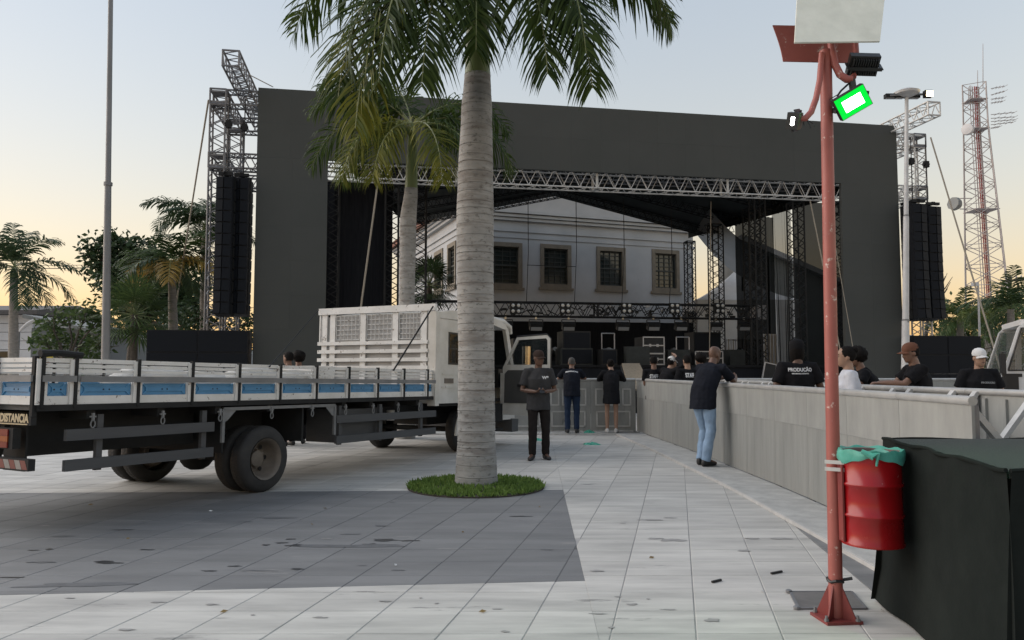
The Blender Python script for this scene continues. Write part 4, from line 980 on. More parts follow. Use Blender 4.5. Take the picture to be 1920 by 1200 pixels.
# plates at the top: a pale plate above, a curved red plate behind
m_pale = M_('pale_plate', (0.72, 0.74, 0.66), 0.5, c2=(0.60, 0.62, 0.55), scale=7, c3=(0.45, 0.46, 0.42), wear=.12, wscale=18)
Yp = LB.y - .12
P4 = [dpt(1490, 79, Yp), dpt(1650, 77, Yp), dpt(1667, -75, Yp + .25), dpt(1499, -75, Yp + .25)]
nrm = (P4[1] - P4[0]).cross(P4[3] - P4[0]).normalized()
MB().prism(P4, nrm * -.012).build('pale_plate', m_pale, lp)
Yr = LB.y + .22; rows = []
for i in range(9):
    t = i / 8; y = 47 + 68 * t; xl = 1452 + 10 * t + 16 * math.sin(t * 1.6) * .6; c = .10 * (1 - t) ** 2
    rows.append([dpt(xl - 3, y + 0, Yr - c), dpt(1600, y + 3, Yr - c)])
mb = MB(); vs_ = [x for r2 in rows for x in r2] + [x + V((0, .008, 0)) for r2 in rows for x in r2]; n_ = 18
fs = []
for i in range(8): q = (2 * i, 2 * i + 2, 2 * i + 3, 2 * i + 1); fs += [q, tuple(n_ + x for x in reversed(q))]
for i in range(8): fs += [(2 * i, n_ + 2 * i, n_ + 2 * i + 2, 2 * i + 2)]
mb.add(vs_, fs).build('red_plate', m_redd if False else m_redp, lp, smooth=40)
ya = LB.y + .02
a1 = [dpt(1556, 60, ya), dpt(1560, 95, ya - .02), dpt(1566, 122, ya - .04), dpt(1575, 140, ya - .05), dpt(1588, 149, ya - .06), dpt(1597, 149, ya - .06)]
MB().path(a1, .022, n=10).build('pipe_arm', m_redp, lp, smooth=60)
a2 = [dpt(1541, 100, ya - .03), dpt(1537, 150, ya - .05), dpt(1530, 185, ya - .08), dpt(1521, 210, ya - .1), dpt(1510, 222, ya - .12), dpt(1500, 222, ya - .12)]
MB().path(a2, .018, n=10).build('pipe_arm', m_redp, lp, smooth=60)
a3 = [dpt(1603, 70, ya + .1), dpt(1606, 110, ya + .08), dpt(1600, 145, ya)]
MB().path(a3, .018, n=10).build('pipe_arm', m_redp, lp, smooth=60)
m_flood = M_('floodlight_black', (0.02, 0.022, 0.022), .45)
m_glow_g = emis('green_lens_bloom', (0.0, 1.0, 0.06), 0.17); m_hot = emis('lit_led_array', (0.75, 1.0, 0.80), 3.0); m_glow_w = emis('lit_white_lens', (1.0, 0.97, 0.9), 5.0)
def floodlight(c, ax, n_, w_, h_, lens, lname, label):
    c = V(c); n_ = V(n_).normalized(); ax = V(ax); ax = (ax - n_ * ax.dot(n_)).normalized(); ay = n_.cross(ax).normalized()      # n_ = lens direction
    B = Matrix((ax, ay, n_)).transposed()
    H_ = MB().box(c - n_ * .022, (w_, h_, .045), B).build('floodlight', m_flood, lp, label=label)
    fn = MB()
    for k in range(11): fn.box(c - n_ * .06 + ax * (w_ * (.4 * (k - 5) / 5)), (.006, h_ * .8, .032), B)
    fn.build('cooling_fins', m_flood, H_)
    fr = MB()
    for s_ in (-1, 1): fr.box(c + ax * (s_ * (w_ / 2 - .012)) + n_ * .006, (.024, h_, .012), B); fr.box(c + ay * (s_ * (h_ / 2 - .012)) + n_ * .0055, (w_ - .05, .024, .012), B)
    fr.build('bezel', m_flood, H_)
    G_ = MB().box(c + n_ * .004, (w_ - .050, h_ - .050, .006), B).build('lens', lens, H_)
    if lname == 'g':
        MB().box(c + n_ * .0085, (w_ - .008, h_ - .008, .004 + .012), B).build('bloom_panel', lens, H_)  # added glowing panel over lens and unlit bezel; bloom put in as emission
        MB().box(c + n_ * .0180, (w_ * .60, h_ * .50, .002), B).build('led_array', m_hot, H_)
    yk = MB(); 
    for s_ in (-1, 1): yk.bar(c + ax * (s_ * (w_ / 2 + .008)), c + ax * (s_ * (w_ / 2 + .008)) - n_ * .09, .02, .005, n_)
    yk.bar(c - ax * (w_ / 2 + .01) - n_ * .092, c + ax * (w_ / 2 + .01) - n_ * .092, .02, .005, n_); yk.build('yoke', m_flood, H_)
    return c, n_
yl = LB.y - .10
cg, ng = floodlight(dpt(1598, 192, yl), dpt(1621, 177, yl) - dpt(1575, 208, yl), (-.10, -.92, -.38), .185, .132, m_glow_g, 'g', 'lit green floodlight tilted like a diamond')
floodlight(dpt(1617, 119, ya + .02), V((1, .1, .13)), V((.15, .72, .68)), .17, .12, m_lens, 'o', 'unlit floodlight seen from behind, fins catching green light')
cw, nw = floodlight(dpt(1487, 227, ya - .13), V((.40, .1, .92)), V((-.62, -.70, -.30)), .095, .07, m_glow_w, 'w', 'small lit white floodlight on the left pipe arm')
MB().path([dpt(1590, 158, ya - .05), dpt(1577, 170, yl + .05), dpt(1570, 180, yl + .05), dpt(1573, 187, yl + .04)], .006, n=6).build('power_lead', m_black, lp)
MB().path([dpt(1593, 155, ya - .05), dpt(1570, 178, yl + .06), dpt(1556, 186, yl + .06), dpt(1570, 200, yl + .02)], .003, n=5).build('power_lead', m_black, lp)
MB().bar(dpt(1597, 149, ya - .06), dpt(1600, 172, yl + .06), .03, .03).build('bracket', m_flood, lp)
for k, (x1, y1) in enumerate(((1508, 236), (1520, 240), (1527, 238))): MB().path([dpt(1512, 224, ya - .1), dpt(x1 - 2, y1 - 6, ya - .11), dpt(x1, y1, ya - .12)], .0025, n=4).build('loose_wire', m_black, lp)
def spot(name, c, d, col, e, ang=110, size=.05):
    l = bpy.data.lights.new(name, 'SPOT'); l.energy = e; l.color = col; l.spot_size = R(ang); l.spot_blend = .6; l.shadow_soft_size = size
    o = bpy.data.objects.new(name, l); C.objects.link(o); o.location = V(c) + V(d) * .03; o.rotation_euler = V(d).to_track_quat('-Z', 'Y').to_euler(); o.parent = lp
    o.matrix_parent_inverse = MW[lp.as_pointer()].inverted(); return o
spot('green_flood_beam', cg + ng * .05, ng, (0.02, 1.0, 0.12), 7.0, 172)
spot('white_flood_beam', cw, nw, (1.0, .95, .85), 4.0)
# ------------------------------------------------------------------ litter bin on the post
m_binred = M_('red_enamel', (0.29, 0.005, 0.008), 0.25, c2=(0.23, 0.005, 0.007), scale=3, c3=(0.5, 0.35, 0.33), wear=.16, wscale=24, spec=.5)
m_bininn = M_('bin_inside', (0.20, 0.12, 0.12), .6)
BC = V((2.03, 4.40, 0)); bz0, bz1, br_ = .445, .970, .166
bn = thing('litter_bin', 'glossy red drum litter bin with a green liner hung on the red post', 'litter bin', BC + V((0, 0, bz0)), 0)
prof = [(0.02, 0), (br_ - .012, 0), (br_, .004), (br_, .018), (br_ - .006, .026)]
for h in (.17, .34): prof += [(br_ - .006, h - .012), (br_ + .003, h - .004), (br_ + .003, h + .004), (br_ - .006, h + .012)]
prof += [(br_ - .004, bz1 - bz0 - .02), (br_ + .002, bz1 - bz0)]
MB().lathe(prof, BC + V((0, 0, bz0)), n=40, caps=False).build('drum', m_binred, bn, smooth=50)
MB().lathe([(br_ + .001, bz1 - bz0), (br_ - .012, bz1 - bz0 - .004), (br_ - .012, .02), (.01, .015)], BC + V((0, 0, bz0)), n=40, caps=False).build('drum_lining', m_bininn, bn, smooth=50)
m_liner = M_('green_liner', (0.06, 0.33, 0.26), 0.3, c2=(0.13, 0.45, 0.37), scale=14, alpha=.86)
r_ = random.Random(2); rings = []
for j, (dr, z) in enumerate(((-.02, -.10), (-.016, -.03), (-.004, .006), (.006, .008), (.009, -.012), (.010, -.032), (.006, -.05))):
    rings.append([BC + V((math.cos(t) * (br_ + dr + .006 * math.sin(5 * t + j)), math.sin(t) * (br_ + dr + .006 * math.sin(4 * t + j)), bz1 + z + (.018 * math.sin(3 * t + 1) * (z < -.03) + .006 * math.sin(9 * t)))) for t in [k / 48 * 2 * math.pi for k in range(48)]])
MB().loft(rings, caps=False).build('liner', m_liner, bn, smooth=70)
kn = BC + V((-.07, -br_ - .012, bz1 - .02)); MB().path([kn + V((-.05, .02, .03)), kn, kn + V((.03, -.004, .02)), kn + V((.02, -.002, -.05))], [.012, .02, .012, .006], n=7).build('liner_knot', m_liner, bn, smooth=60)
for z in (.90, .86): MB().bar(V((LB.x - .06, LB.y - .045, z)), V((BC.x - br_ + .012, BC.y - .02, z)), .012, .02).build('clamp_strap', m_alu, bn)
MB().b2((BC.x - br_ - .010, BC.y - .03, bz0 + .02), (BC.x - br_ + .0, BC.y + .03, bz1 - .08)).build('hanger_plate', m_redd, bn)
# ------------------------------------------------------------------ steel manhole plate
m_plate = M_('rusty_steel_plate', (0.13, 0.12, 0.115), .5, metal=.4, c2=(0.20, 0.185, 0.175), scale=6, bump=.1)
q = [gpt(x, y) for x, y in ((1482, 1113), (1597, 1113), (1624, 1144), (1497, 1144))]
mh = thing('manhole_cover', 'square steel cover set in the paving behind the lamp post foot', 'manhole cover', q[0], 0)
MB().prism([p + V((0, 0, .0065)) for p in q], (0, 0, .008)).build('plate', m_plate, mh)
for a, b in ((0, 3), (3, 2), (2, 1), (1, 0)): MB().bar(q[a] + V((0, 0, .01)), q[b] + V((0, 0, .01)), .016, .012).build('frame_bar', m_alud, mh)
for p in (q[0], q[3]): MB().lathe([(.02, .008), (.02, .022), (.012, .026)], p + V((-.01, 0, 0)), n=10).build('hinge_bolt', m_galv, mh)
# ------------------------------------------------------------------ black draped platform at the lower right
m_cloth = M_('black_table_cloth', (0.010, 0.0125, 0.012), .9, c2=(0.016, 0.019, 0.018), scale=2.5, bump=.7, bscale=4, spec=.08)
m_carpet = M_('dark_green_carpet', (0.022, 0.029, 0.027), .95, c2=(0.040, 0.048, 0.045), scale=90, bump=.6, bscale=180, c3=(0.09, 0.11, 0.10), wear=.1, wscale=60)
zt2 = 1.0
A0, B0_ = gpt(1659, 823, zt2), gpt(1893, 884, zt2)
A0.z = B0_.z = zt2; dx = V((1, .02, 0)) * 2.2; C0, D0 = B0_ + dx * .9, A0 + dx
bx = thing('draped_platform', 'black cloth-draped platform with dark carpet top at the lower right', 'platform', (A0 + C0) / 2 - V((0, 0, zt2)), 0)
tp4 = [A0, D0, C0, B0_]
MB().prism([p + V((0, 0, -.03)) for p in tp4], (0, 0, .03)).build('carpet_top', m_carpet, bx)
def skirt(p, q, name):
    n = 40; rows = []; d = (q - p).normalized(); nn = V((-d.y, d.x, 0)) * 1.0
    mid = (A0 + C0) / 2
    if nn.dot(mid - p) > 0: nn = -nn
    for j in range(11):
        t = j / 10; row = []
        for i in range(n + 1):
            s_ = i / n; fl = .012 + .055 * t * t * .6 + (.012 * math.sin(s_ * 9) + .006 * math.sin(s_ * 23 + 1)) * t + (.03 * max(0, t - .8) * 5 * (.5 + .5 * math.sin(s_ * 7)))
            z = zt2 + .004 + .006 * math.sin(s_ * 17) * (j == 0) - (zt2 - .015 + .0) * t
            row.append(p.lerp(q, s_) + nn * fl + V((0, 0, z - zt2)) + d * ((-.085 + .17 * s_) * t))
        rows.append(row)
    vs_ = [x for r2 in rows for x in r2]; fs = []
    for j in range(10):
        for i in range(n): fs.append((j * (n + 1) + i, j * (n + 1) + i + 1, (j + 1) * (n + 1) + i + 1, (j + 1) * (n + 1) + i))
    MB().add(vs_, fs).build(name, m_cloth, bx, smooth=70)
skirt(B0_, A0, 'side_cloth'); skirt(C0, B0_, 'front_cloth'); skirt(A0, D0, 'back_cloth')
hm = MB(); pts = [A0.lerp(B0_, t) + V((-.012 + .008 * math.sin(t * 31), 0, .004 + .006 * math.sin(t * 19))) for t in [k / 30 for k in range(31)]]
hm.path(pts, .010, n=6); hm.build('rolled_hem', m_cloth, bx, smooth=60)
MB().path([B0_.lerp(C0, t) + V((0, -.006, .003 + .006 * math.sin(t * 17))) for t in [k / 20 for k in range(21)]], .010, n=6).build('rolled_hem', m_cloth, bx, smooth=60)
for p in tp4: c_ = p.lerp((A0 + C0) / 2, .08); MB().b2((c_.x - .025, c_.y - .025, .0), (c_.x + .025, c_.y + .025, zt2 - .03)).build('leg', m_galv, bx)
# ------------------------------------------------------------------ flatbed truck
m_tw = M_('chipped_white_paint', (0.72, 0.72, 0.71), .5, c2=(0.60, 0.60, 0.58), scale=4, c3=(0.13, 0.105, 0.09), wear=.5, wscale=13)
m_twc = M_('white_cab_paint', (0.62, 0.61, 0.58), .38, c2=(0.48, 0.47, 0.43), scale=2.5, c3=(0.22, 0.17, 0.12), wear=.12, wscale=8)
m_blue = M_('blue_board_paint', (0.075, 0.26, 0.48), .45, c2=(0.055, 0.20, 0.38), scale=5, c3=(0.3, 0.38, 0.45), wear=.12, wscale=16)
m_frm = M_('chassis_black', (0.018, 0.019, 0.020), .7, c2=(0.028, 0.029, 0.030), scale=4, spec=.2)
m_gry = M_('grey_guard_wood', (0.070, 0.073, 0.078), .7, c2=(0.06, 0.062, 0.066), scale=3, stretch=(1, .3, 3), bump=.15)
m_lgry = M_('light_grey_steel', (0.20, 0.205, 0.21), .55, c2=(0.14, 0.145, 0.15), scale=4)
m_tyre = M_('tyre_rubber', (0.017, 0.017, 0.018), .75, c2=(0.035, 0.034, 0.033), scale=8)
m_rim = M_('dusty_rim', (0.17, 0.145, 0.12), .6, c2=(0.11, 0.095, 0.08), scale=6, c3=(.05, .045, .04), wear=.2, wscale=10)
m_glass = M_('cab_glass', (0.02, 0.03, 0.03), .05, spec=.6, alpha=.25)
m_trim = M_('door_trim', (0.055, 0.055, 0.055), .7, c2=(0.075, 0.074, 0.07), scale=3)
m_chrome = M_('chrome', (0.75, 0.74, 0.72), .08, metal=1.0)
m_amber = M_('amber_lens', (0.30, 0.075, 0.015), .3); m_redl = M_('red_lens', (0.17, 0.015, 0.012), .3)
TO = V((-2.87, 9.08, 0)); TM = trs(TO, R(-27)); TB = TM @ Matrix.Translation((0, 0, .5)) @ Matrix.Rotation(-R(1.0), 4, 'X') @ Matrix.Translation((0, 0, -.5))
tk = thing('flatbed_truck', 'white flatbed truck with chipped slatted sides and blue insets, cab door open', 'truck', TO, R(-27))
TWID = 2.35
YB0, YB1 = -2.72, 3.6
# side boards, one per bay, both sides, and the tailgate
posts_y = [YB0 + .03] + [-2.39 + .64 * k for k in range(10)] + [YB1 - .02]
def bay(T, a, b, zb, zt, out, nm='side_board'):
    """a..b along the board, T maps (along, outward, z)"""
    w_ = b - a; e = .03
    fr = MB(TB)
    def B2(m, a0, b0, o0, o1, z0, z1): p, q = T(a0, o0, z0), T(b0, o1, z1); m.b2([min(p[i], q[i]) for i in range(3)], [max(p[i], q[i]) for i in range(3)])
    B2(fr, a, b, -.02, .0, zb, zb + .075); B2(fr, a, a + .035, -.02, .0, zb + .075, zb + .20); B2(fr, b - .035, b, -.02, .0, zb + .075, zb + .20)
    Bd = fr.build(nm, m_tw, tk)
    m = MB(TB); B2(m, a + .036, b - .036, -.03, -.018, zb + .076, zb + .188); m.build('blue_inset', m_blue, Bd)
    m = MB(TB); B2(m, a + .08, b - .08, -.018, -.006, zb + .112, zb + .150); m.build('inset_rib', m_blue, Bd)
    for s_ in (a + .05, b - .05):
        for (z0, z1) in ((zb + .08, zb + .125), (zb + .185, zb + .14)):
            m = MB(TB); p0 = V(T(s_, -.014, z0)); p1 = V(T(s_ + (.05 if s_ < (a + b) / 2 else -.05), -.014, z1)); m.bar(p0, p1, .012, .012); m.build('inset_gusset', m_blue, Bd)
    for s_ in (-.03, .03): m = MB(TB); c = T((a + b) / 2 + s_, -.012, zb + .132); m.box(c, (.014, .014, .014)); m.build('rivet', m_frm, Bd)
    hs_ = zt - (zb + .235); k3 = 4
    for k in range(k3):
        z0 = zb + .235 + hs_ * k / k3; m = MB(TB); B2(m, a + .004, b - .004, -.026 - .002 * (k % 2), -.004 + .004 * (k == k3 - 1), z0 + .004 + (.03 if k == 0 else 0), z0 + hs_ / k3 - (.012 if k < k3 - 1 else 0)); m.build('upper_slat', m_tw, Bd)
TR = lambda s_, o, z: (o, s_, z)
TL = lambda s_, o, z: (-TWID - o, s_, z)
TT = lambda s_, o, z: (s_, YB0 - o - .0, z)
ZB, ZT_ = 1.075, 1.485
for k in range(len(posts_y) - 1): bay(TR, posts_y[k] + .022, posts_y[k + 1] - .022, ZB, ZT_, 0)
for k in range(0, len(posts_y) - 1): bay(TL, posts_y[k] + .022, posts_y[k + 1] - .022, ZB, ZT_, 0)
xs = [-TWID + .03 + (TWID - .06) * k / 4 for k in range(5)]
for k in range(4): bay(TT, xs[k] + .02, xs[k + 1] - .02, ZB, ZT_, 0, 'tailgate_board')
for y in posts_y:
    MB(TB).b2((-.012, y - .014, ZB - .03), (.030, y + .014, ZT_ + .012)).build('stake_post', m_frm, tk); MB(TB).b2((-TWID - .03, y - .02, ZB - .1), (-TWID + .012, y + .02, ZT_ + .012)).build('stake_post', m_frm, tk)
    MB(TB).b2((.001, y - .05, ZB), (.016, y - .0145, ZT_ - .01)).build('post_strip', m_tw, tk)
for x in xs: MB(TB).b2((x - .02, YB0 - .03, ZB - .1), (x + .02, YB0 + .012, ZT_ + .012)).build('stake_post', m_frm, tk)
MB(TB).b2((.031, -2.36, ZB + .20), (.052, YB1 - .05, ZB + .255)).build('rub_rail', m_lgry, tk)
MB(TB).b2((.031, YB0 + .02, ZB + .20), (.052, -2.40, ZB + .255)).build('rub_rail', m_lgry, tk)
MB(TB).b2((-TWID + .02, YB0 - .052, ZB + .20), (-.02, YB0 - .031, ZB + .255)).build('rub_rail', m_lgry, tk)
MB(TB).path([(.01, posts_y[0] - .03, ZT_ + .035), (.012, -2.55, ZT_ + .045), (.01, -2.34, ZT_ + .03)], [.035, .028, .03], n=8).build('wrapped_chain', m_frm, tk)
MB(TB).b2((-TWID + .03, YB0 + .03, ZB - .05), (-.03, YB1, ZB - .005)).build('bed_floor', m_gry, tk)
MB(TB).b2((-.02, YB0, ZB - .055), (.02, YB1, ZB - .002)).build('bed_sill', m_frm, tk); MB(TB).b2((-TWID - .02, YB0, ZB - .10), (-TWID + .02, YB1, ZB - .002)).build('bed_sill', m_frm, tk)
for k, y in enumerate([-2.2, -1.45, -.72, .05, .75, 1.4, 2.0, 2.6, 3.15]):
    MB(TB).b2((-TWID + .04, y - .04, ZB - .14), (-.021, y + .04, ZB - .051)).build('cross_member', m_frm, tk)
    hk = MB(TB); hk.b2((.0, y - .012, ZB - .15), (.02, y + .012, ZB - .085)); hk.path([(.012, y + .022 * math.cos(t), ZB - .185 + .035 * math.sin(t)) for t in [j * .7 for j in range(10)]], .007, n=5)
    MB(TB).b2((-.002, y - .03, ZB - .125), (.015, y + .03, ZB - .110)).build('rope_cleat', m_lgry, tk)
    hk.build('rope_hook', m_lgry, tk)
for x in (-.75, -1.6): MB(TB).b2((x - .04, YB0 + .15, .70), (x + .04, 6.3, .93)).build('chassis_rail', m_frm, tk)
for y in (-1.7, -.2, 1.5, 3.0): MB(TB).b2((-1.56, y - .04, .72), (-.79, y + .04, .9)).build('chassis_cross', m_frm, tk)
# rear: lettering board, lights, bumper
MB(TB).b2((-TWID + .05, YB0 - .03, .90), (-.02, YB0 + .02, ZB - .105)).build('rear_board', m_frm, tk)
def dgraph(sc_):
    with bpy.context.temp_override(scene=sc_, view_layer=sc_.view_layers[0]): return bpy.context.evaluated_depsgraph_get()
def text_mesh(txt, size, ext=.002, bold=0.0):
    cu = bpy.data.curves.new('t', 'FONT'); cu.body = txt; cu.size = size; cu.extrude = ext; cu.offset = bold; cu.align_x = 'RIGHT'
    o = bpy.data.objects.new('t', cu); T2 = bpy.data.scenes.new('type'); T2.collection.objects.link(o); dg = dgraph(T2)
    me = bpy.data.meshes.new_from_object(o.evaluated_get(dg)); bpy.data.objects.remove(o); bpy.data.scenes.remove(T2); return me
def lettering(txt, size, M, mat, parent, bold=0.0, sx=1.0, align='r', name='lettering'):
    me = text_mesh(txt, size, .0015, bold); me.materials.clear(); me.materials.append(mat)
    xs_ = [v.co.x for v in me.vertices]; c = (min(xs_) + max(xs_)) / 2 if align == 'c' else 0
    W = M @ Matrix.Diagonal((sx, 1, 1, 1)) @ Matrix.Translation((-c, 0, 0)); me.transform(MW[parent.as_pointer()].inverted() @ W)
    o = bpy.data.objects.new(name, me); C.objects.link(o); o.parent = parent; MW[o.as_pointer()] = MW[parent.as_pointer()]; return o
m_cream = M_('cream_lettering', (0.52, 0.42, 0.26), .6)
MX = Matrix.Rotation(R(90), 4, 'X')
lettering('MANTENHA DISTANCIA', .098, TB @ Matrix.Translation((-.05, YB0 - .033, .925)) @ MX, m_cream, tk, .0045, .82)
MB(TB).b2((-.50, YB0 - .036, .902), (-.06, YB0 - .031, .912)).build('underline', m_cream, tk)
for x in (-.34, -TWID + .34):
    tl_ = MB(TB).b2((x - .11, YB0 - .05, .69), (x + .11, YB0 + .02, .87)).build('tail_light', m_frm, tk)
    MB(TB).b2((x - .09, YB0 - .062, .70), (x + .05, YB0 - .051, .75)).build('red_lens', m_redl, tl_); MB(TB).b2((x - .09, YB0 - .062, .752), (x + .05, YB0 - .051, .80)).build('amber_lens', m_amber, tl_); MB(TB).b2((x - .09, YB0 - .062, .802), (x + .05, YB0 - .051, .86)).build('red_lens', m_redl, tl_)
for x in (-.45, -TWID + .45): MB(TB).b2((x - .16, YB0 + .1, .48), (x + .16, YB0 + .12, .9)).build('rear_flap', m_frm, tk)
bm = MB(TB).b2((-TWID + .08, YB0 - .06, .515), (.03, YB0 + .0, .615)).build('rear_bumper', m_frm, tk)
m_strw = M_('faded_white_stripe', (0.26, 0.25, 0.24), .5)
m_strr = M_('faded_red_stripe', (0.17, 0.045, 0.04), .5)
x = .02; k = 0
while x > -TWID + .2:
    y_ = YB0 - .0615; MB(TB).add([(x, y_, .527), (x - .075, y_, .527), (x - .115, y_, .603), (x - .04, y_, .603)], [(0, 3, 2, 1)]).build('stripe', m_strr if k % 2 == 0 else m_strw, bm); x -= .08; k += 1
for x in (-.5, -1.8): MB(TB).bar((x, YB0 + .05, .9), (x, YB0 - .02, .6), .05, .05).build('bumper_bracket', m_frm, tk)
# side underrun guards
for (a, b) in ((-2.45, -.80), (1.22, 3.62)):
    for z in (.80, .53): MB(TB).bar((.0, a, z), (.0, b, z), .04, .10).build('guard_board', m_gry, tk)
    for y in (a + .35, b - .1) if a < 0 else (a + .12, a + 1.0, b - .35): MB(TB).b2((-.065, y - .03, .46), (-.022, y + .03, ZB - .10)).build('guard_post', m_gry, tk)
# wheel arch frame of light steel
for (p, q) in (((-.01, -.66, .985), (-.01, 1.20, .985)), ((-.01, -.66, .985), (-.01, -.66, .62)), ((-.01, 1.20, .985), (-.01, 1.20, .60))): MB(TB).bar(p, q, .03, .035).build('arch_frame', m_lgry, tk)
for (y, s_) in ((-.66, 1), (1.2, -1)): MB(TB).prism([(-.012, y, .985), (-.012, y + s_ * .2, .985), (-.012, y + s_ * .06, .86), (-.012, y, .83)], (.008, 0, 0)).build('arch_gusset', m_lgry, tk)
MB(TB).b2((-2.3, .62, .55), (-.04, .65, .98)).build('mud_board', m_frm, tk)
MB(TB).b2((-2.25, -.62, .50), (-.06, -.60, .98)).build('mud_flap', m_frm, tk)
MB(TB).b2((-.62, 1.35, .48), (-.12, 2.4, .92)).build('fuel_tank', m_gry, tk); MB(TB).b2((-1.9, -2.55, .60), (-.42, -.70, 1.0)).build('tool_box', m_frm, tk)
MB(TB).tube((-.45, 3.05, .86), (-.45, 3.05, .70), .06, n=12).build('air_canister', m_alu, tk)
# wheels
def wheel(x, y, side, dual_outer=True, steer=False):
    c = V((x, y, .385)); ax = V((side, 0, 0)); Rr, W_ = .385, .205
    h = W_ / 2
    W = MB(TM).lathe([(.235, -h + .02), (.25, -h), (.34, -h), (.372, -h + .025), (Rr, -h + .05), (Rr, h - .05), (.372, h - .025), (.34, h), (.25, h), (.235, h - .02)], c, n=36, ax=ax, caps=False).build('wheel', m_tyre, tk, smooth=45)
    tr_ = MB(TM)
    for k in range(60):
        a = k * 2 * math.pi / 60
        for s_ in (-1, 1):
            p = c + V((s_ * .026, math.cos(a + s_ * .05) * Rr, math.sin(a + s_ * .05) * (Rr))); tr_.box(p, (.046, .024, .004), Matrix.Rotation(a + s_ * .05 - math.pi / 2, 3, 'X'))
    tr_.build('tread_lugs', m_tyre, W, kind='stuff')
    if dual_outer: pr_ = [(.242, h + .005), (.225, h - .01), (.205, h - .06), (.195, -h + .05), (.16, -h + .01), (.10, -h + .02), (.095, -h + .07), (.05, -h + .08), (.001, -h + .08)]
    else: pr_ = [(.242, h + .003), (.222, h - .02), (.19, h - .05), (.16, h - .02), (.10, h - .01), (.095, h + .04), (.05, h + .05), (.001, h + .05)]
    rm_ = MB(TM).lathe(pr_, c, n=30, ax=ax, caps=False).build('rim', m_rim, W, smooth=40)
    zz = -h + .035 if dual_outer else h - .012
    for k in range(6):
        a = k * math.pi / 3; hole = MB(TM); p = c + ax * (zz) + V((0, math.cos(a) * .145, math.sin(a) * .145)); hole.lathe([(.026, 0), (.026, .006)], p - ax * (0 if dual_outer else 0.001), n=10, ax=ax); hole.build('hand_hole', m_black, W)
    for k in range(6):
        a = (k + .5) * math.pi / 3; p = c + ax * (zz + .005) + V((0, math.cos(a) * .108, math.sin(a) * .108)); MB(TM).lathe([(.012, 0), (.012, .018), (.004, .024)], p, n=6, ax=ax).build('wheel_nut', m_rim, W)
for x, s_, o in ((-.11, 1, True), (-.36, 1, True), (-TWID + .11, -1, True), (-TWID + .36, -1, True)): wheel(x, 0, s_, o)
for x, s_ in ((-.30, 1), (-TWID + .36, -1)): wheel(x, 4.92, s_, False)
MB(TM).tube((-.3, 0, .385), (-TWID + .3, 0, .385), .06, n=10).build('rear_axle', m_frm, tk); MB(TM).ball((-1.15, 0, .38), (.2, .22, .19)).build('differential', m_frm, tk, smooth=True); MB(TM).tube((-.3, 4.92, .385), (-TWID + .3, 4.92, .385), .045, n=8).build('front_axle', m_frm, tk)
for x in (-.75, -1.6): MB(TB).path([(x, -.75, .68), (x, -.4, .56), (x, 0, .50), (x, .4, .56), (x, .75, .68)], .04, n=6).build('leaf_spring', m_frm, tk)
# headboard rack behind the cab
YH = 3.56; zr1 = 2.55; m_sheet = M_('grey_white_sheet', (0.40, 0.40, 0.40), .5, c2=(0.30, 0.30, 0.30), scale=3)
MB(TB).b2((-TWID - .02, YH - .03, zr1 - .11), (.03, YH + .03, zr1)).build('rack_top_board', m_tw, tk)
for k, z in enumerate((1.50, 1.63, 1.77, 1.91)): MB(TB).b2((-TWID - .02, YH - .035, z), (-.10, YH - .005, z + .06)).build('rack_slat', m_tw, tk)
for x in (-TWID + .10, -TWID + .28, -1.42, -.76, -.20): MB(TB).b2((x - .055, YH - .004, ZB), (x + .055, YH + .025, zr1 - .112)).build('rack_post', m_tw, tk)
for x in (-TWID - .0, -TWID + .05): MB(TB).b2((x - .012, YH - .004, 1.95), (x + .012, YH + .02, zr1 - .112)).build('rack_rod', m_tw, tk)
for (a, b) in ((-TWID + .36, -1.50), (-1.34, -.84), (-.68, -.27)):
    gr = MB(TB); n = 6
    for k in range(n + 1): x = a + (b - a) * k / n; gr.tube((x, YH + .004, 1.99), (x, YH + .004, zr1 - .13), .006, n=5)
    for k in range(6): z = 2.0 + k * .083; gr.tube((a, YH + .012, z), (b, YH + .012, z), .006, n=5)
    gr.build('rack_mesh', m_tw, tk, kind='stuff')
MB(TB).b2((-TWID + .1, YH + .03, ZB), (-.02, YH + .05, 2.40)).build('headboard_sheet', m_sheet, tk)
MB(TB).b2((-.10, YH - .02, .92), (.045, YH + .10, zr1 - .12)).build('headboard_corner', m_twc, tk)
rope('dark strap running from the rack top corner down to the truck bed', TB @ V((0.0, YH - .05, zr1 - .05)), TB @ V((.02, 2.45, ZT_ - .02)), .013, m_frm, name='lashing_strap')
rope('thin strap from the left end of the rack down to the truck side', TB @ V((-TWID, YH - .05, zr1 - .02)), TB @ V((.02, -.02, ZT_ - .02)), .009, m_frm, name='lashing_strap')
# cab shell
XC0, XC1 = -2.22, -.06
def side_poly(y0z): return y0z
cabm = MB(TB)
cb = MB(TB).b2((XC0, 3.80, .92), (XC0 + .05, 6.35, 2.30)).build('cab_side', m_twc, tk)
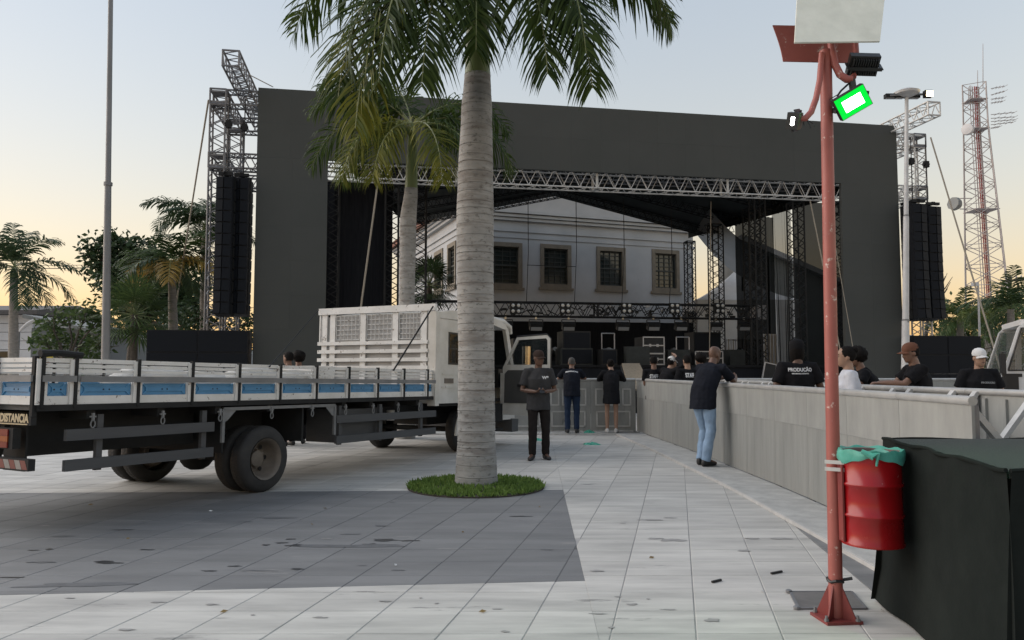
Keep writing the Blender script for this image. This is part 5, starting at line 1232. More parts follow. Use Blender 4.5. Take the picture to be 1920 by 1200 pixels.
# right side rear quarter with a small window
q = MB(TB); wall_with_holes(q, 3.80, 5.05, .95, 2.34, [(4.12, 4.75, 1.62, 2.10)], lambda m, a, b, c, d: m.b2((XC1 - .05, a, c), (XC1, b, d))); Q = q.build('cab_quarter', m_twc, tk)
MB(TB).b2((XC1 - .035, 4.12, 1.62), (XC1 - .025, 4.75, 2.10)).build('quarter_window', m_glass, Q)
for (a, b, c, d) in ((4.09, 4.12, 1.59, 2.13), (4.75, 4.78, 1.59, 2.13), (4.12, 4.75, 1.59, 1.62), (4.12, 4.75, 2.10, 2.13), (4.12, 4.75, 1.85, 1.87)): MB(TB).b2((XC1 - .03, a, c), (XC1 + .008, b, d)).build('window_rubber', m_black, Q)
for z in (1.2, 1.42): MB(TB).b2((XC1, 3.9, z), (XC1 + .008, 5.0, z + .03)).build('body_crease', m_twc, Q)
MB(TB).b2((XC1, 3.98, 1.28), (XC1 + .012, 4.25, 1.36)).build('filler_flap', m_rim, Q)
MB(TB).b2((XC0 + .05, 3.80, .95), (XC1 - .05, 3.85, 2.34)).build('cab_back', m_twc, tk)
rp2 = [(3.78, 2.342), (3.78, 2.44), (4.2, 2.50), (5.7, 2.48), (6.12, 2.40), (6.22, 2.30), (6.05, 2.30), (5.6, 2.36)]
MB(TB).prism([(XC0 - .01, y, z) for y, z in rp2], (XC1 - XC0 + .02, 0, 0)).build('cab_roof', m_twc, tk, smooth=30)
MB(TB).path([(XC1 - .2, 5.9, 2.50), (XC1 - .1, 6.2, 2.46), (XC1 - .06, 6.42, 2.36), (XC1 - .06, 6.46, 2.24)], [.05, .06, .055, .04], n=8).build('roof_visor', m_twc, tk, smooth=60)
MB(TB).b2((XC0 + .06, 3.9, .95), (XC1 - .06, 6.4, 1.0)).build('cab_floor', m_frm, tk)
fr_ = [(6.22, 2.32), (6.52, 1.50), (6.55, .60), (6.40, .55), (6.40, 1.48), (6.14, 2.28)]
# front: pillars, windscreen, nose
for x in (XC0, XC1 - .07): MB(TB).prism([(x, y, z) for y, z in ((6.13, 2.33), (6.25, 2.33), (6.55, 1.48), (6.42, 1.48))], (.07, 0, 0)).build('windscreen_pillar', m_twc, tk)
MB(TB).prism([(XC0 + .07, 6.22, 2.29), (XC0 + .07, 6.235, 2.29), (XC0 + .07, 6.52, 1.50), (XC0 + .07, 6.505, 1.50)], (XC1 - XC0 - .14, 0, 0)).build('windscreen', m_glass, tk)
MB(TB).b2((XC0, 6.38, .62), (XC1, 6.55, 1.478)).build('nose_panel', m_twc, tk); MB(TB).b2((XC0 - .02, 6.40, .36), (XC1 + .02, 6.66, .60)).build('front_bumper', m_gry, tk)
MB(TB).b2((XC0 + .08, 6.05, 1.20), (XC1 - .1, 6.37, 1.55)).build('dashboard', m_black, tk)
MB(TB).b2((XC1 - .06, 6.06, .60), (XC1, 6.377, 1.478)).build('front_corner_panel', m_twc, tk)
MB(TB).b2((XC1 - .30, 5.02, .58), (XC1, 6.05, .90)).build('step_panel', m_frm, tk); MB(TB).b2((XC1 - .05, 5.3, .42), (XC1 + .06, 5.95, .46)).build('step', m_frm, tk)
# wheel-arch lip and dark inner arch
MB(TB).path([(XC1 - .02, 4.92 + .52 * math.cos(t), .40 + .52 * math.sin(t)) for t in [math.pi * k / 12 for k in range(13)]], .03, n=6).build('arch_lip', m_twc, tk, smooth=60)
MB(TB).b2((XC1 - .6, 3.95, .90), (XC1 - .06, 5.1, .945)).build('inner_arch', m_frm, tk)
for x in (-.55, -1.7):
    st = MB(TB); st.b2((x - .24, 4.75, 1.0), (x + .24, 5.25, 1.28)); st.b2((x - .24, 4.60, 1.28), (x + .24, 4.76, 1.95)); st.build('seat', m_trim, tk)
MB(TB).lathe([(.20, 0), (.215, .012), (.20, .024)], (-1.6, 5.85, 1.52), n=20, ax=(0, -.8, .6), caps=False).build('steering_wheel', m_black, tk)
MB(TB).b2((-1.5, 4.6, .55), (-.8, 6.3, .95)).build('engine', m_frm, tk)
# open right door
DM = TB @ Matrix.Translation((XC1 + .01, 6.05, 0)) @ rotz(R(-4))
outer = [(0, .70), (0, 1.62), (.30, 2.14), (.94, 2.17), (1.0, 2.10), (1.02, 1.15), (.90, 1.00), (.76, .78), (.66, .69)]
hole = [(.07, 1.63), (.335, 2.08), (.92, 2.10), (.94, 1.63)]
dr = MB(DM); T_ = .045
def ringstrip(m, o, h, y0, y1):
    n = len(o); m.add([(x, y0, z) for x, z in o] + [(x, y0, z) for x, z in h] + [(x, y1, z) for x, z in o] + [(x, y1, z) for x, z in h],
        [(i, (i + 1) % n, n + (i + 1) % n, n + i) for i in range(n)] + [(2 * n + i, 3 * n + i, 3 * n + (i + 1) % n, 2 * n + (i + 1) % n) for i in range(n)] + [(i, 2 * n + i, 2 * n + (i + 1) % n, (i + 1) % n) for i in range(n)] + [(n + i, n + (i + 1) % n, 3 * n + (i + 1) % n, 3 * n + i) for i in range(n)])
o8 = [(0, 1.58), (.30, 2.14), (.94, 2.17), (1.01, 2.10), (1.01, 1.58)]; h8 = [(.075, 1.63), (.33, 2.09), (.92, 2.11), (.95, 2.07), (.95, 1.63)]
ringstrip(dr, o8, h8, -T_ / 2, T_ / 2); dr.prism([(x, -T_ / 2, z) for x, z in ((0, .70), (0, 1.58), (1.01, 1.58), (1.01, 1.15), (.90, 1.0), (.76, .78), (.66, .69))], (0, T_, 0))
D_ = dr.build('cab_door', m_twc, tk, label='open cab door seen from its inner side')
MB(DM).prism([(x, -T_ / 2 - .018, z) for x, z in ((.04, .92), (.05, 1.46), (.12, 1.53), (.9, 1.53), (.95, 1.47), (.95, 1.18), (.84, 1.02), (.76, .92))], (0, .018, 0)).build('trim_panel', m_trim, D_)
MB(DM).b2((.35, -T_ / 2 - .06, 1.22), (.75, -T_ / 2 - .019, 1.27)).build('arm_rest', m_black, D_); MB(DM).b2((.62, -T_ / 2 - .035, 1.40), (.72, -T_ / 2 - .019, 1.43)).build('inner_handle', m_black, D_)
MB(DM).prism([(x, -.003, z) for x, z in h8], (0, .006, 0)).build('door_glass', m_glass, D_)
ed = MB(DM); ed.path([(x, -T_ / 2, z) for x, z in ((1.02, 1.16), (1.025, 2.10), (.94, 2.185), (.30, 2.155))], .012, n=6); ed.build('door_seal', m_black, D_)
mi = MB(DM); mi.tube((.37, .22, 1.62), (.37, .22, 1.98), .082, n=16); mi.build('mirror', m_chrome, D_, smooth=50)
MB(DM).path([(.05, .03, 1.55), (.37, .16, 1.58), (.37, .16, 2.05), (.20, .03, 2.0)], .012, n=6).build('mirror_arm', m_black, D_)
# load on the bed: sacks and a crate
m_sack = M_('white_sack', (0.50, 0.49, 0.46), .75, c2=(0.40, 0.39, 0.37), scale=5, bump=.4)
for k, (x, y, rx, ry, rz) in enumerate(((-.35, -1.3, .28, .55, .20), (-.45, .2, .3, .5, .22), (-.4, .75, .26, .4, .2), (-.6, -.5, .3, .6, .18))):
    M = TB @ Matrix.Translation((x, y, ZB + rz * .8)); r_ = random.Random(k); mb = MB(M); mb.ball((0, 0, 0), (rx, ry, rz), n=18, m=10)
    mb.v = [v + V((r_.uniform(-.02, .02), r_.uniform(-.02, .02), r_.uniform(-.02, .02))) for v in mb.v]
    tag(mb.build('sack', m_sack, smooth=True), ['white sack on the truck bed near the tail', 'white sack on the bed in the middle', 'white sack nearest the rack on the bed', 'flattened white sack between the other sacks on the bed'][k], 'sack', 'sacks on the truck bed')
crt = thing('plastic_crate', 'white plastic crate standing on the truck bed near the rack', 'crate', TB @ V((-.5, 1.3, ZB)), R(-27))
CM = TB @ Matrix.Translation((-.42, 1.1, ZB))
for (a, b) in (((-.3, -.22, 0), (.3, .22, .02)), ((-.3, -.22, .35), (.3, -.2, .42)), ((-.3, .2, .35), (.3, .22, .42)), ((-.3, -.2, .35), (-.28, .2, .42)), ((.28, -.2, .35), (.3, .2, .42))): MB(CM).b2(a, b).build('crate_rim', m_tw, crt)
for k in range(12):
    for s_ in (-1, 1): x = -.28 + .56 * k / 11; MB(CM).b2((x - .012, s_ * .21 - .008, .02), (x + .012, s_ * .21 + .008, .35)).build('crate_slat', m_tw, crt)
for k in range(8): y = -.17 + .34 * k / 7; MB(CM).b2((.283, y - .012, .02), (.297, y + .012, .35)).build('crate_slat', m_tw, crt)
# ------------------------------------------------------------------ second truck at the right edge (cab pointing left)
WO = V((9.05, 14.3, 0)); WM = trs(WO, R(-24))
wt = thing('white_truck', 'white truck cab with black mirrors at the right edge', 'truck', WO, R(-24))
m_wp = M_('clean_white_paint', (0.66, 0.66, 0.66), .3, c2=(0.60, 0.60, 0.60), scale=2)
zr = 2.36
sdp = [(.0, .5), (0, 1.25), (.30, 2.20), (.42, 2.34), (.7, zr), (2.2, zr + .02), (2.2, .5)]
def wcab(y0, y1, name):
    m = MB(WM); holes = 0
    # side with two openings: built from strips
    for (a, b, c, d) in ((.02, 2.2, .5, 1.42), ): m.prism([(0, y0, .5), (0, y0, 1.25), (.055, y0, 1.42), (2.2, y0, 1.42), (2.2, y0, .5)], (0, y1 - y0, 0))
    m.prism([(.055, y0, 1.42), (.30, y0, 2.20), (.36, y0, 2.20), (.125, y0, 1.42)], (0, y1 - y0, 0))
    m.prism([(.30, y0, 2.20), (.36, y0, 2.2), (2.2, y0, 2.2), (2.2, y0, zr + .02), (.7, y0, zr), (.42, y0, 2.32)], (0, y1 - y0, 0))
    m.prism([(.58, y0, 1.42), (.60, y0, 2.2), (.70, y0, 2.2), (.68, y0, 1.42)], (0, y1 - y0, 0)); m.prism([(1.7, y0, 1.42), (1.7, y0, 2.2), (2.2, y0, 2.2), (2.2, y0, 1.42)], (0, y1 - y0, 0))
    return m.build(name, m_wp, wt)
s1 = wcab(-.05, .0, 'near_side'); s2_ = wcab(2.0, 2.05, 'far_side')
m_lglass = M_('pale_cab_glass', (0.10, 0.12, 0.11), .06, alpha=.35)
MB(WM).prism([(.125, -.02, 1.42), (.36, -.02, 2.2), (.60, -.02, 2.2), (.58, -.02, 1.42)], (0, .006, 0)).build('quarter_glass', m_lglass, s1); MB(WM).prism([(.68, -.02, 1.42), (.70, -.02, 2.2), (1.7, -.02, 2.2), (1.7, -.02, 1.42)], (0, .006, 0)).build('door_glass', m_lglass, s1)
for pts in ([(.125, -.052, 1.42), (.355, -.052, 2.2), (.60, -.052, 2.2), (.58, -.052, 1.42), (.125, -.052, 1.42)], [(.68, -.052, 1.42), (.70, -.052, 2.2), (1.7, -.052, 2.2), (1.7, -.052, 1.42), (.68, -.052, 1.42)]): MB(WM).path(pts, .016, n=5).build('window_rubber', m_black, s1)
MB(WM).b2((.005, .0, .5), (.06, 2.0, 1.25)).build('front_panel', m_wp, wt); MB(WM).prism([(.03, .0, 1.30), (.06, .0, 1.30), (.35, .0, 2.2), (.32, .0, 2.2)], (0, 2.0, 0)).build('windscreen', m_lglass, wt)
MB(WM).b2((.36, .0, 2.26), (2.2, 2.0, zr)).build('roof', m_wp, wt)
for k, (z0, z1) in enumerate(((1.36, 1.72), (1.0, 1.30))): MB(WM).b2((-.02, -.30, z0), (.06, -.12, z1)).build('mirror', m_black, wt)
MB(WM).path([(.1, -.05, 1.75), (.02, -.2, 1.75), (.02, -.2, 1.1), (.1, -.05, 1.05)], .02, n=6).build('mirror_arm', m_black, wt); MB(WM).b2((.05, -.062, 1.30), (.34, -.051, 1.36)).build('side_trim', m_black, wt)
MB(WM).b2((.05, -.07, .92), (.28, -.055, 1.32)).build('grille_panel', m_black, wt)
MB(WM).path([(1.05 + .55 * math.cos(t), -.06, .62 + .55 * math.sin(t)) for t in [math.pi * k / 12 for k in range(13)]], .03, n=6).build('arch_lip', m_rim, wt)
for y in (.02, 1.75): MB(WM).lathe([(.25, 0), (.42, .0), (.45, .05), (.45, .2), (.42, .24), (.25, .24)], (1.05, y, .45), n=28, ax=(0, 1, 0)).build('wheel', m_tyre, wt, smooth=45)
MB(WM).b2((.9, .3, 1.0), (1.4, .8, 1.95)).build('seat', m_black, wt); MB(WM).b2((2.22, .0, .6), (6.5, 2.0, .8)).build('chassis', m_frm, wt); MB(WM).b2((2.4, -.1, .85), (7, 2.1, 1.2)).build('load_bed', m_frm, wt)
# ------------------------------------------------------------------ people
from mathutils import noise as mnoise
from mathutils.bvhtree import BVHTree
TS = bpy.data.scenes.new('shaping')
def remesh(mb, vox, it=3, fold=0.0, fs=(9, 9, 5)):
    me = bpy.data.meshes.new('t'); me.from_pydata([tuple(p) for p in mb.v], [], mb.f); o = bpy.data.objects.new('t', me); TS.collection.objects.link(o)
    bm = bmesh.new(); bm.from_mesh(me); bmesh.ops.recalc_face_normals(bm, faces=bm.faces); bm.to_mesh(me); bm.free()
    m = o.modifiers.new('r', 'REMESH'); m.mode = 'VOXEL'; m.voxel_size = vox
    s_ = o.modifiers.new('s', 'SMOOTH'); s_.factor = .5; s_.iterations = it
    dg = dgraph(TS); out = bpy.data.meshes.new_from_object(o.evaluated_get(dg)); bpy.data.objects.remove(o); bpy.data.meshes.remove(me)
    if fold:
        ns = [v.normal.copy() for v in out.vertices]
        for v, n in zip(out.vertices, ns):
            q = v.co; k = mnoise.noise((q.x * fs[0], q.y * fs[1], q.z * fs[2])) + .5 * mnoise.noise((q.x * 22, q.y * 22, q.z * 16 + 3)); v.co = q + n * (fold * k)
    out.polygons.foreach_set('use_smooth', [True] * len(out.polygons)); out.update(); return out
def ell(c, sx, fy, rx, ry, n=16): return [c + sx * (math.cos(k * 2 * math.pi / n) * rx) + fy * (math.sin(k * 2 * math.pi / n) * ry) for k in range(n)]
m_skin = lambda nm, c: M_('skin_' + nm, c, .5, c2=tuple(x * .86 for x in c), scale=18)
SK_D = m_skin('deep', (0.115, 0.060, 0.040)); SK_M = m_skin('brown', (0.20, 0.11, 0.075)); SK_T = m_skin('tan', (0.33, 0.20, 0.14)); SK_L = m_skin('light', (0.42, 0.28, 0.21))
def cl(nm, c, r=.85): return M_('cloth_' + nm, c, r, c2=tuple(x * .75 for x in c), scale=5, bump=.15, bscale=40, spec=.1)
K_BLACK = cl('black', (0.013, 0.013, 0.015)); K_CHAR = cl('charcoal', (0.050, 0.050, 0.053)); K_NAVY = cl('navy', (0.013, 0.015, 0.022)); K_DENIM = cl('dark_denim', (0.022, 0.036, 0.070)); K_LIGHT = cl('light_denim', (0.27, 0.38, 0.53)); K_WHITE = cl('white', (0.62, 0.64, 0.70)); K_DK = cl('dark_brown', (0.022, 0.019, 0.018))
K_CAPB = cl('brown_cap', (0.16, 0.075, 0.05)); K_CAPD = cl('dark_cap', (0.05, 0.035, 0.03)); K_HAIR = M_('black_hair', (0.008, 0.007, 0.007), .75, c2=(0.014, 0.012, 0.011), scale=30, bump=.8, spec=.1); K_SHOEB = M_('black_shoe', (0.015, 0.015, 0.016), .5); K_SHOEW = M_('white_shoe', (0.60, 0.59, 0.58), .55)
K_PRINT = M_('white_print', (0.68, 0.68, 0.68), .7); K_PRINT2 = M_('grey_print', (0.24, 0.25, 0.26), .7); K_YEL = M_('yellow_helmet', (0.62, 0.46, 0.02), .35); K_EYE = M_('eye_dark', (0.01, 0.01, 0.01), .3); K_LIP = M_('lip', (0.11, 0.05, 0.045), .6)
def hand(mb, w, d, pn, s_, curl=.6, mirror=1):
    """palm, four fingers and thumb from wrist w along d, palm facing pn"""
    d = d.normalized(); side = d.cross(pn).normalized() * mirror; pn = side.cross(d).normalized() * mirror
    mb.loft([ell(w + d * (t * s_), side, pn, a * s_, b * s_, 10) for t, a, b in ((-.01, .026, .019), (.03, .036, .017), (.085, .040, .015), (.10, .034, .012))])
    for k, (off, ln) in enumerate(((.030, .066), (.010, .075), (-.010, .070), (-.029, .055))):
        p = w + d * .088 * s_ + side * off * s_; c = curl * (1 + .08 * k)
        d1 = (d * math.cos(c * .6) + pn * math.sin(c * .6)).normalized(); d2 = (d * math.cos(c * 1.5) + pn * math.sin(c * 1.5)).normalized()
        q = p + d1 * ln * .55 * s_; mb.path([p - d * .01, q, q + d2 * ln * .5 * s_], [.0095 * s_, .009 * s_, .0075 * s_], n=8)
    p = w + d * .03 * s_ + side * .030 * s_; d1 = (d * .6 + side * .75 + pn * .35).normalized(); q = p + d1 * .042 * s_; mb.path([p, q, q + (d * .9 + pn * .5).normalized() * .036 * s_], [.013 * s_, .011 * s_, .008 * s_], n=8)
def person(label, loc, face, H, skin, shirt=None, trousers=None, shoes=K_SHOEB, hair=None, J=None, dress=False, sleeve=.95, cap=None, capm=None, head=(0, 0), hem=.86, vox=.012, curl=(.5, .5), pn=None, text=None, group=None, shorts=None, build_=1.0, hairstyle='short', printf=None, M=None):
    s_ = H / 1.75; loc = V(loc); a = R(face)
    M = trs(loc, -a)
    j = dict(pelvis=(0, 0, .94), waist=(0, 0, 1.09), chest=(0, .01, 1.30), neck=(0, -.015, 1.475), head=(0, .02, 1.635),
             sl=(-.185, -.01, 1.425), sr=(.185, -.01, 1.425), el=(-.245, -.03, 1.14), er=(.245, -.03, 1.14), wl=(-.25, .06, .90), wr=(.25, .06, .90),
             hl=(-.09, 0, .93), hr=(.09, 0, .93), kl=(-.10, .02, .50), kr=(.10, .02, .50), al=(-.10, -.02, .085), ar=(.10, -.02, .085), tl=(-.13, .16, .03), tr=(.13, .16, .03))
    if J: j.update(J)
    j = {k: V(p) * s_ for k, p in j.items()}
    b = build_ * s_
    root = thing('person', label, 'person', loc, -a, group)
    # orientation helpers
    ss = (j['sr'] - j['sl']).normalized(); hs_ = (j['hr'] - j['hl']).normalized()
    spine = [j['pelvis'] - V((0, 0, .07 * s_)), j['pelvis'], j['waist'], j['chest'], j['chest'].lerp(j['neck'], .55), j['neck']]
    def sect(i):
        t = (spine[min(i + 1, 5)] - spine[max(i - 1, 0)]).normalized(); sd_ = hs_.lerp(ss, min(1, i / 3)).normalized(); f = t.cross(sd_).normalized() * 1.0
        return sd_, f
    def torso(mb, rr, i0=0, i1=6, grow=0.0, first=None):
        rings = []
        for i in range(i0, i1):
            sd_, f = sect(i); rx, ry = rr[i]; rings.append(ell(spine[i], sd_, f, (rx * b + grow), (ry * b + grow)))
        if first is not None: rings.insert(0, first)
        mb.loft(rings)
    TR_ = [(.15, .105), (.158, .112), (.138, .102), (.165, .118), (.140, .088), (.062, .058)]
    Mw = M
    body = MB(); torso(body, TR_, grow=-.012)
    Rh = Matrix.Rotation(R(-head[0]), 3, 'Z') @ Matrix.Rotation(R(-head[1]), 3, 'X')
    hc = j['head']; hp_ = lambda x, y, z: hc + Rh @ (V((x, y, z)) * s_)
    body.loft([ell(hp_(0, .0 + o, z), Rh @ V((1, 0, 0)), Rh @ V((0, 1, 0)), rx * s_, ry * s_) for z, rx, ry, o in ((-.115, .030, .034, .045), (-.100, .047, .055, .030), (-.070, .060, .078, .016), (-.035, .068, .090, .006), (0, .074, .097, 0), (.045, .077, .098, -.004), (.085, .068, .086, -.006), (.112, .046, .058, -.006), (.122, .018, .022, -.006))])
    body.loft([ell(hp_(0, .088 + o, z), Rh @ V((1, 0, 0)), Rh @ V((0, 1, 0)), rx * s_, ry * s_, 8) for z, rx, ry, o in ((-.045, .012, .012, .008), (-.035, .017, .020, .010), (-.015, .011, .016, .006), (.015, .008, .010, .0))])
    for sg in (-1, 1): body.ball(hp_(sg * .076, -.012, -.01), (.010 * s_, .022 * s_, .032 * s_), n=8, m=6)
    body.path([j['neck'] - (j['chest'] - j['neck']).normalized() * -.04, j['neck'].lerp(hc, .4), hp_(0, .0, -.06)], [.066 * b, .056 * b, .055 * b], n=14)
    for k in 'lr':
        S_, E, W = j['s' + k], j['e' + k], j['w' + k]
        body.path([j['chest'].lerp(j['neck'], .6).lerp(S_, .6), S_, S_.lerp(E, .45), E, E.lerp(W, .35), W], [.055 * b, .054 * b, .047 * b, .038 * b, .039 * b, .027 * b], n=12)
        d = (W - E).normalized(); P_ = pn[k] if pn and k in pn else V((1 if k == 'l' else -1, 0, 0)) ; hand(body, W, d if not (pn and ('d' + k) in pn) else V(pn['d' + k]), V(P_), s_, curl['lr'.index(k)], 1 if k == 'r' else -1)
        Hp, K_, A = j['h' + k], j['k' + k], j['a' + k]
        body.path([Hp + V((0, 0, .03)), Hp.lerp(K_, .4), K_, K_.lerp(A, .3), A], [.085 * b, .070 * b, .052 * b, .054 * b, .036 * b], n=12)
        body.path([A + V((0, 0, -.01)), A.lerp(j['t' + k], .5), j['t' + k]], [.036 * s_, .034 * s_, .024 * s_], n=10)
    def fin(me, name, mat, par):
        me.materials.clear(); me.materials.append(mat); o = bpy.data.objects.new(name, me); C.objects.link(o); o.parent = par; MW[o.as_pointer()] = Mw; me.name = name; return o
    bo = fin(remesh(body, min(vox, .0095), 3), 'body', skin, root)
    def raw(mb, name, mat, par, sm=60):
        me = mb.mesh(mat, sm); o = bpy.data.objects.new(name, me); C.objects.link(o); o.parent = par; MW[o.as_pointer()] = Mw; me.name = name; return o
    for sg in (-1, 1):
        e = MB(); e.ball(hp_(sg * .031, .083, .008), (.011 * s_, .006 * s_, .006 * s_), n=8, m=6); raw(e, 'eye', K_EYE, bo)
        e = MB(); e.bar(hp_(sg * .018, .094, .030), hp_(sg * .048, .086, .030), .008 * s_, .006 * s_); raw(e, 'eyebrow', K_HAIR, bo)
    e = MB(); e.ball(hp_(0, .088, -.062), (.024 * s_, .008 * s_, .008 * s_), n=8, m=6); raw(e, 'mouth', K_LIP, bo)
    so = None
    if shirt is not None:
        sh_ = MB(); hemp = j['pelvis'] + (j['pelvis'] - j['waist']).normalized() * ((.94 - hem) * s_)
        sd_, f = sect(0); base = ell(hemp, sd_, f, .178 * b, .138 * b)
        torso(sh_, [(.185, .138), (.186, .138), (.182, .136), (.190, .138), (.158, .103), (.078, .07)], 1 if not dress else 0, 6, .006, None)
        low = [ell(hemp, sd_, f, (.196 if not dress else .205) * b, (.148 if not dress else .16) * b), ell(j['pelvis'], hs_, f, .190 * b, .142 * b), ell(j['waist'], *sect(2), .184 * b, .138 * b)]
        sh_.loft(low)
        for k in 'lr':
            S_, E, W = j['s' + k], j['e' + k], j['w' + k]
            if sleeve <= 1: e = S_.lerp(E, sleeve * .78); sh_.path([j['chest'].lerp(j['neck'], .55).lerp(S_, .5), S_ + (S_ - E).normalized() * .0, S_.lerp(e, .6), e], [.074 * b, .072 * b, .070 * b, .073 * b], n=14)
            else: sh_.path([j['chest'].lerp(j['neck'], .55).lerp(S_, .5), S_, S_.lerp(E, .5), E, E.lerp(W, .5), W + (E - W).normalized() * .02], [.074 * b, .070 * b, .062 * b, .056 * b, .050 * b, .042 * b], n=14)
        so = fin(remesh(sh_, vox, 2, .011 * s_), 'dress' if dress else 'shirt', shirt, root)
    if trousers is not None:
        t_ = MB(); sd_, f = sect(1); t_.loft([ell(j['pelvis'] + V((0, 0, -.11 * s_)), hs_, f, .150 * b, .118 * b), ell(j['pelvis'] + V((0, 0, -.02)), hs_, f, .166 * b, .122 * b), ell(j['pelvis'].lerp(j['waist'], .6), hs_, f, .152 * b, .112 * b)])
        for k in 'lr':
            Hp, K_, A = j['h' + k], j['k' + k], j['a' + k]
            if shorts: t_.path([Hp + V((0, 0, .02)), Hp.lerp(K_, .5), Hp.lerp(K_, shorts)], [.098 * b, .095 * b, .095 * b], n=14)
            else: t_.path([Hp + V((0, 0, .02)), Hp.lerp(K_, .5), K_, K_.lerp(A, .4), A.lerp(K_, .06), A.lerp(K_, -.02)], [.098 * b, .086 * b, .071 * b, .066 * b, .062 * b, .060 * b], n=14)
        fin(remesh(t_, vox, 2, .010 * s_, (8, 8, 9)), 'trousers' if not shorts else 'shorts', trousers, root)
    for k in 'lr':
        A, T_ = j['a' + k], j['t' + k]; d = (T_ - A); d.z = 0; d = d.normalized(); sd_ = V((d.y, -d.x, 0)); m = MB(); z0 = A.z - .085 * s_; g = V((A.x, A.y, 0)) + V((0, 0, max(0, z0)))
        m.loft([ell(g + d * (x * s_) + V((0, 0, z * s_)), sd_, V((0, 0, 1)), w_ * s_, h_ * s_, 12) for x, z, w_, h_ in ((-.075, .04, .022, .03), (-.055, .052, .036, .052), (.0, .055, .040, .055), (.07, .042, .044, .042), (.13, .032, .046, .032), (.175, .026, .036, .025), (.198, .022, .014, .014))])
        raw(m, 'shoe', shoes, root)
    hx = Rh @ V((1, 0, 0)); hy = Rh @ V((0, 1, 0))
    if hairstyle == 'short' and hair: m = MB(); m.loft([ell(hp_(0, -.012 + o, z), hx, hy, rx * s_, ry * s_) for z, rx, ry, o in ((-.045, .066, .070, -.022), (0, .079, .090, -.014), (.045, .083, .098, -.006), (.085, .075, .092, -.004), (.115, .052, .066, -.004), (.130, .018, .024, -.004))]); raw(m, 'hair', hair, root)
    if hairstyle == 'buzz' and hair: m = MB(); m.loft([ell(hp_(0, -.014 + o, z), hx, hy, rx * s_, ry * s_) for z, rx, ry, o in ((-.03, .070, .078, -.016), (.02, .078, .092, -.010), (.06, .078, .093, -.006), (.10, .060, .075, -.004), (.126, .018, .024, -.004))]); raw(m, 'hair', hair, root)
    if hairstyle == 'curly': m = MB(); r2 = random.Random(3); m.ball(hp_(0, -.03, .05), (.125 * s_, .13 * s_, .115 * s_), n=18, m=12); m.v = [v + (v - hp_(0, -.03, .05)) * r2.uniform(-.10, .12) for v in m.v]; raw(m, 'hair', hair, root, True)
    if hairstyle == 'bun': m = MB(); m.ball(hp_(0, -.02, .035), (.086 * s_, .104 * s_, .105 * s_), n=16, m=10); m.ball(hp_(0, -.10, .085), (.05 * s_, .05 * s_, .045 * s_), n=12, m=8); raw(m, 'hair', hair, root, True)
    if hairstyle == 'locks':
        m = MB(); m.loft([ell(hp_(0, -.02, z), hx, hy, rx * s_, ry * s_) for z, rx, ry in ((-.16, .070, .05), (-.10, .088, .075), (-.02, .092, .098), (.02, .088, .10))]); raw(m, 'hair', hair, root, True)
    if cap == 'beanie': m = MB(); m.loft([ell(hp_(0, -.01, z), hx, hy, rx * s_, ry * s_) for z, rx, ry in ((.0, .090, .108), (.03, .092, .110), (.08, .092, .108), (.115, .082, .096), (.14, .055, .065), (.15, .015, .02))]); raw(m, 'beanie', capm, root, True)
    if cap == 'cap':
        m = MB(); m.loft([ell(hp_(0, -.006, z), hx, hy, rx * s_, ry * s_, 20) for z, rx, ry in ((.030, .084, .106), (.06, .086, .106), (.10, .076, .094), (.13, .050, .064), (.142, .014, .018))]); Cp = raw(m, 'cap', capm, root, True)
        pts = []; m = MB(); n = 9
        up_, dn = [], []
        for k in range(n):
            t = -1 + 2 * k / (n - 1); x = .078 * t; y0 = .094 * math.sqrt(max(0, 1 - (.86 * t) ** 2)); y1 = y0 + .075 * math.sqrt(max(.02, 1 - t * t)); z = .040 - .022 * t * t
            up_.append((x, y0, y1, z))
        vs_ = [hp_(x, y0, z) for x, y0, y1, z in up_] + [hp_(x, y1, z - .018) for x, y0, y1, z in up_] + [hp_(x, y0, z - .007) for x, y0, y1, z in up_] + [hp_(x, y1, z - .024) for x, y0, y1, z in up_]
        fs = [(k, k + 1, n + k + 1, n + k) for k in range(n - 1)] + [(2 * n + k, 3 * n + k, 3 * n + k + 1, 2 * n + k + 1) for k in range(n - 1)] + [(n + k, n + k + 1, 3 * n + k + 1, 3 * n + k) for k in range(n - 1)]
        m.add(vs_, fs); raw(m, 'peak', capm, Cp)
    if cap == 'helmet':
        m = MB(); m.loft([ell(hp_(0, -.006, z), hx, hy, rx * s_, ry * s_, 20) for z, rx, ry in ((.015, .125, .150), (.030, .105, .128), (.06, .102, .122), (.11, .088, .105), (.15, .05, .065), (.165, .015, .02))]); raw(m, 'hard_hat', capm, root, True)
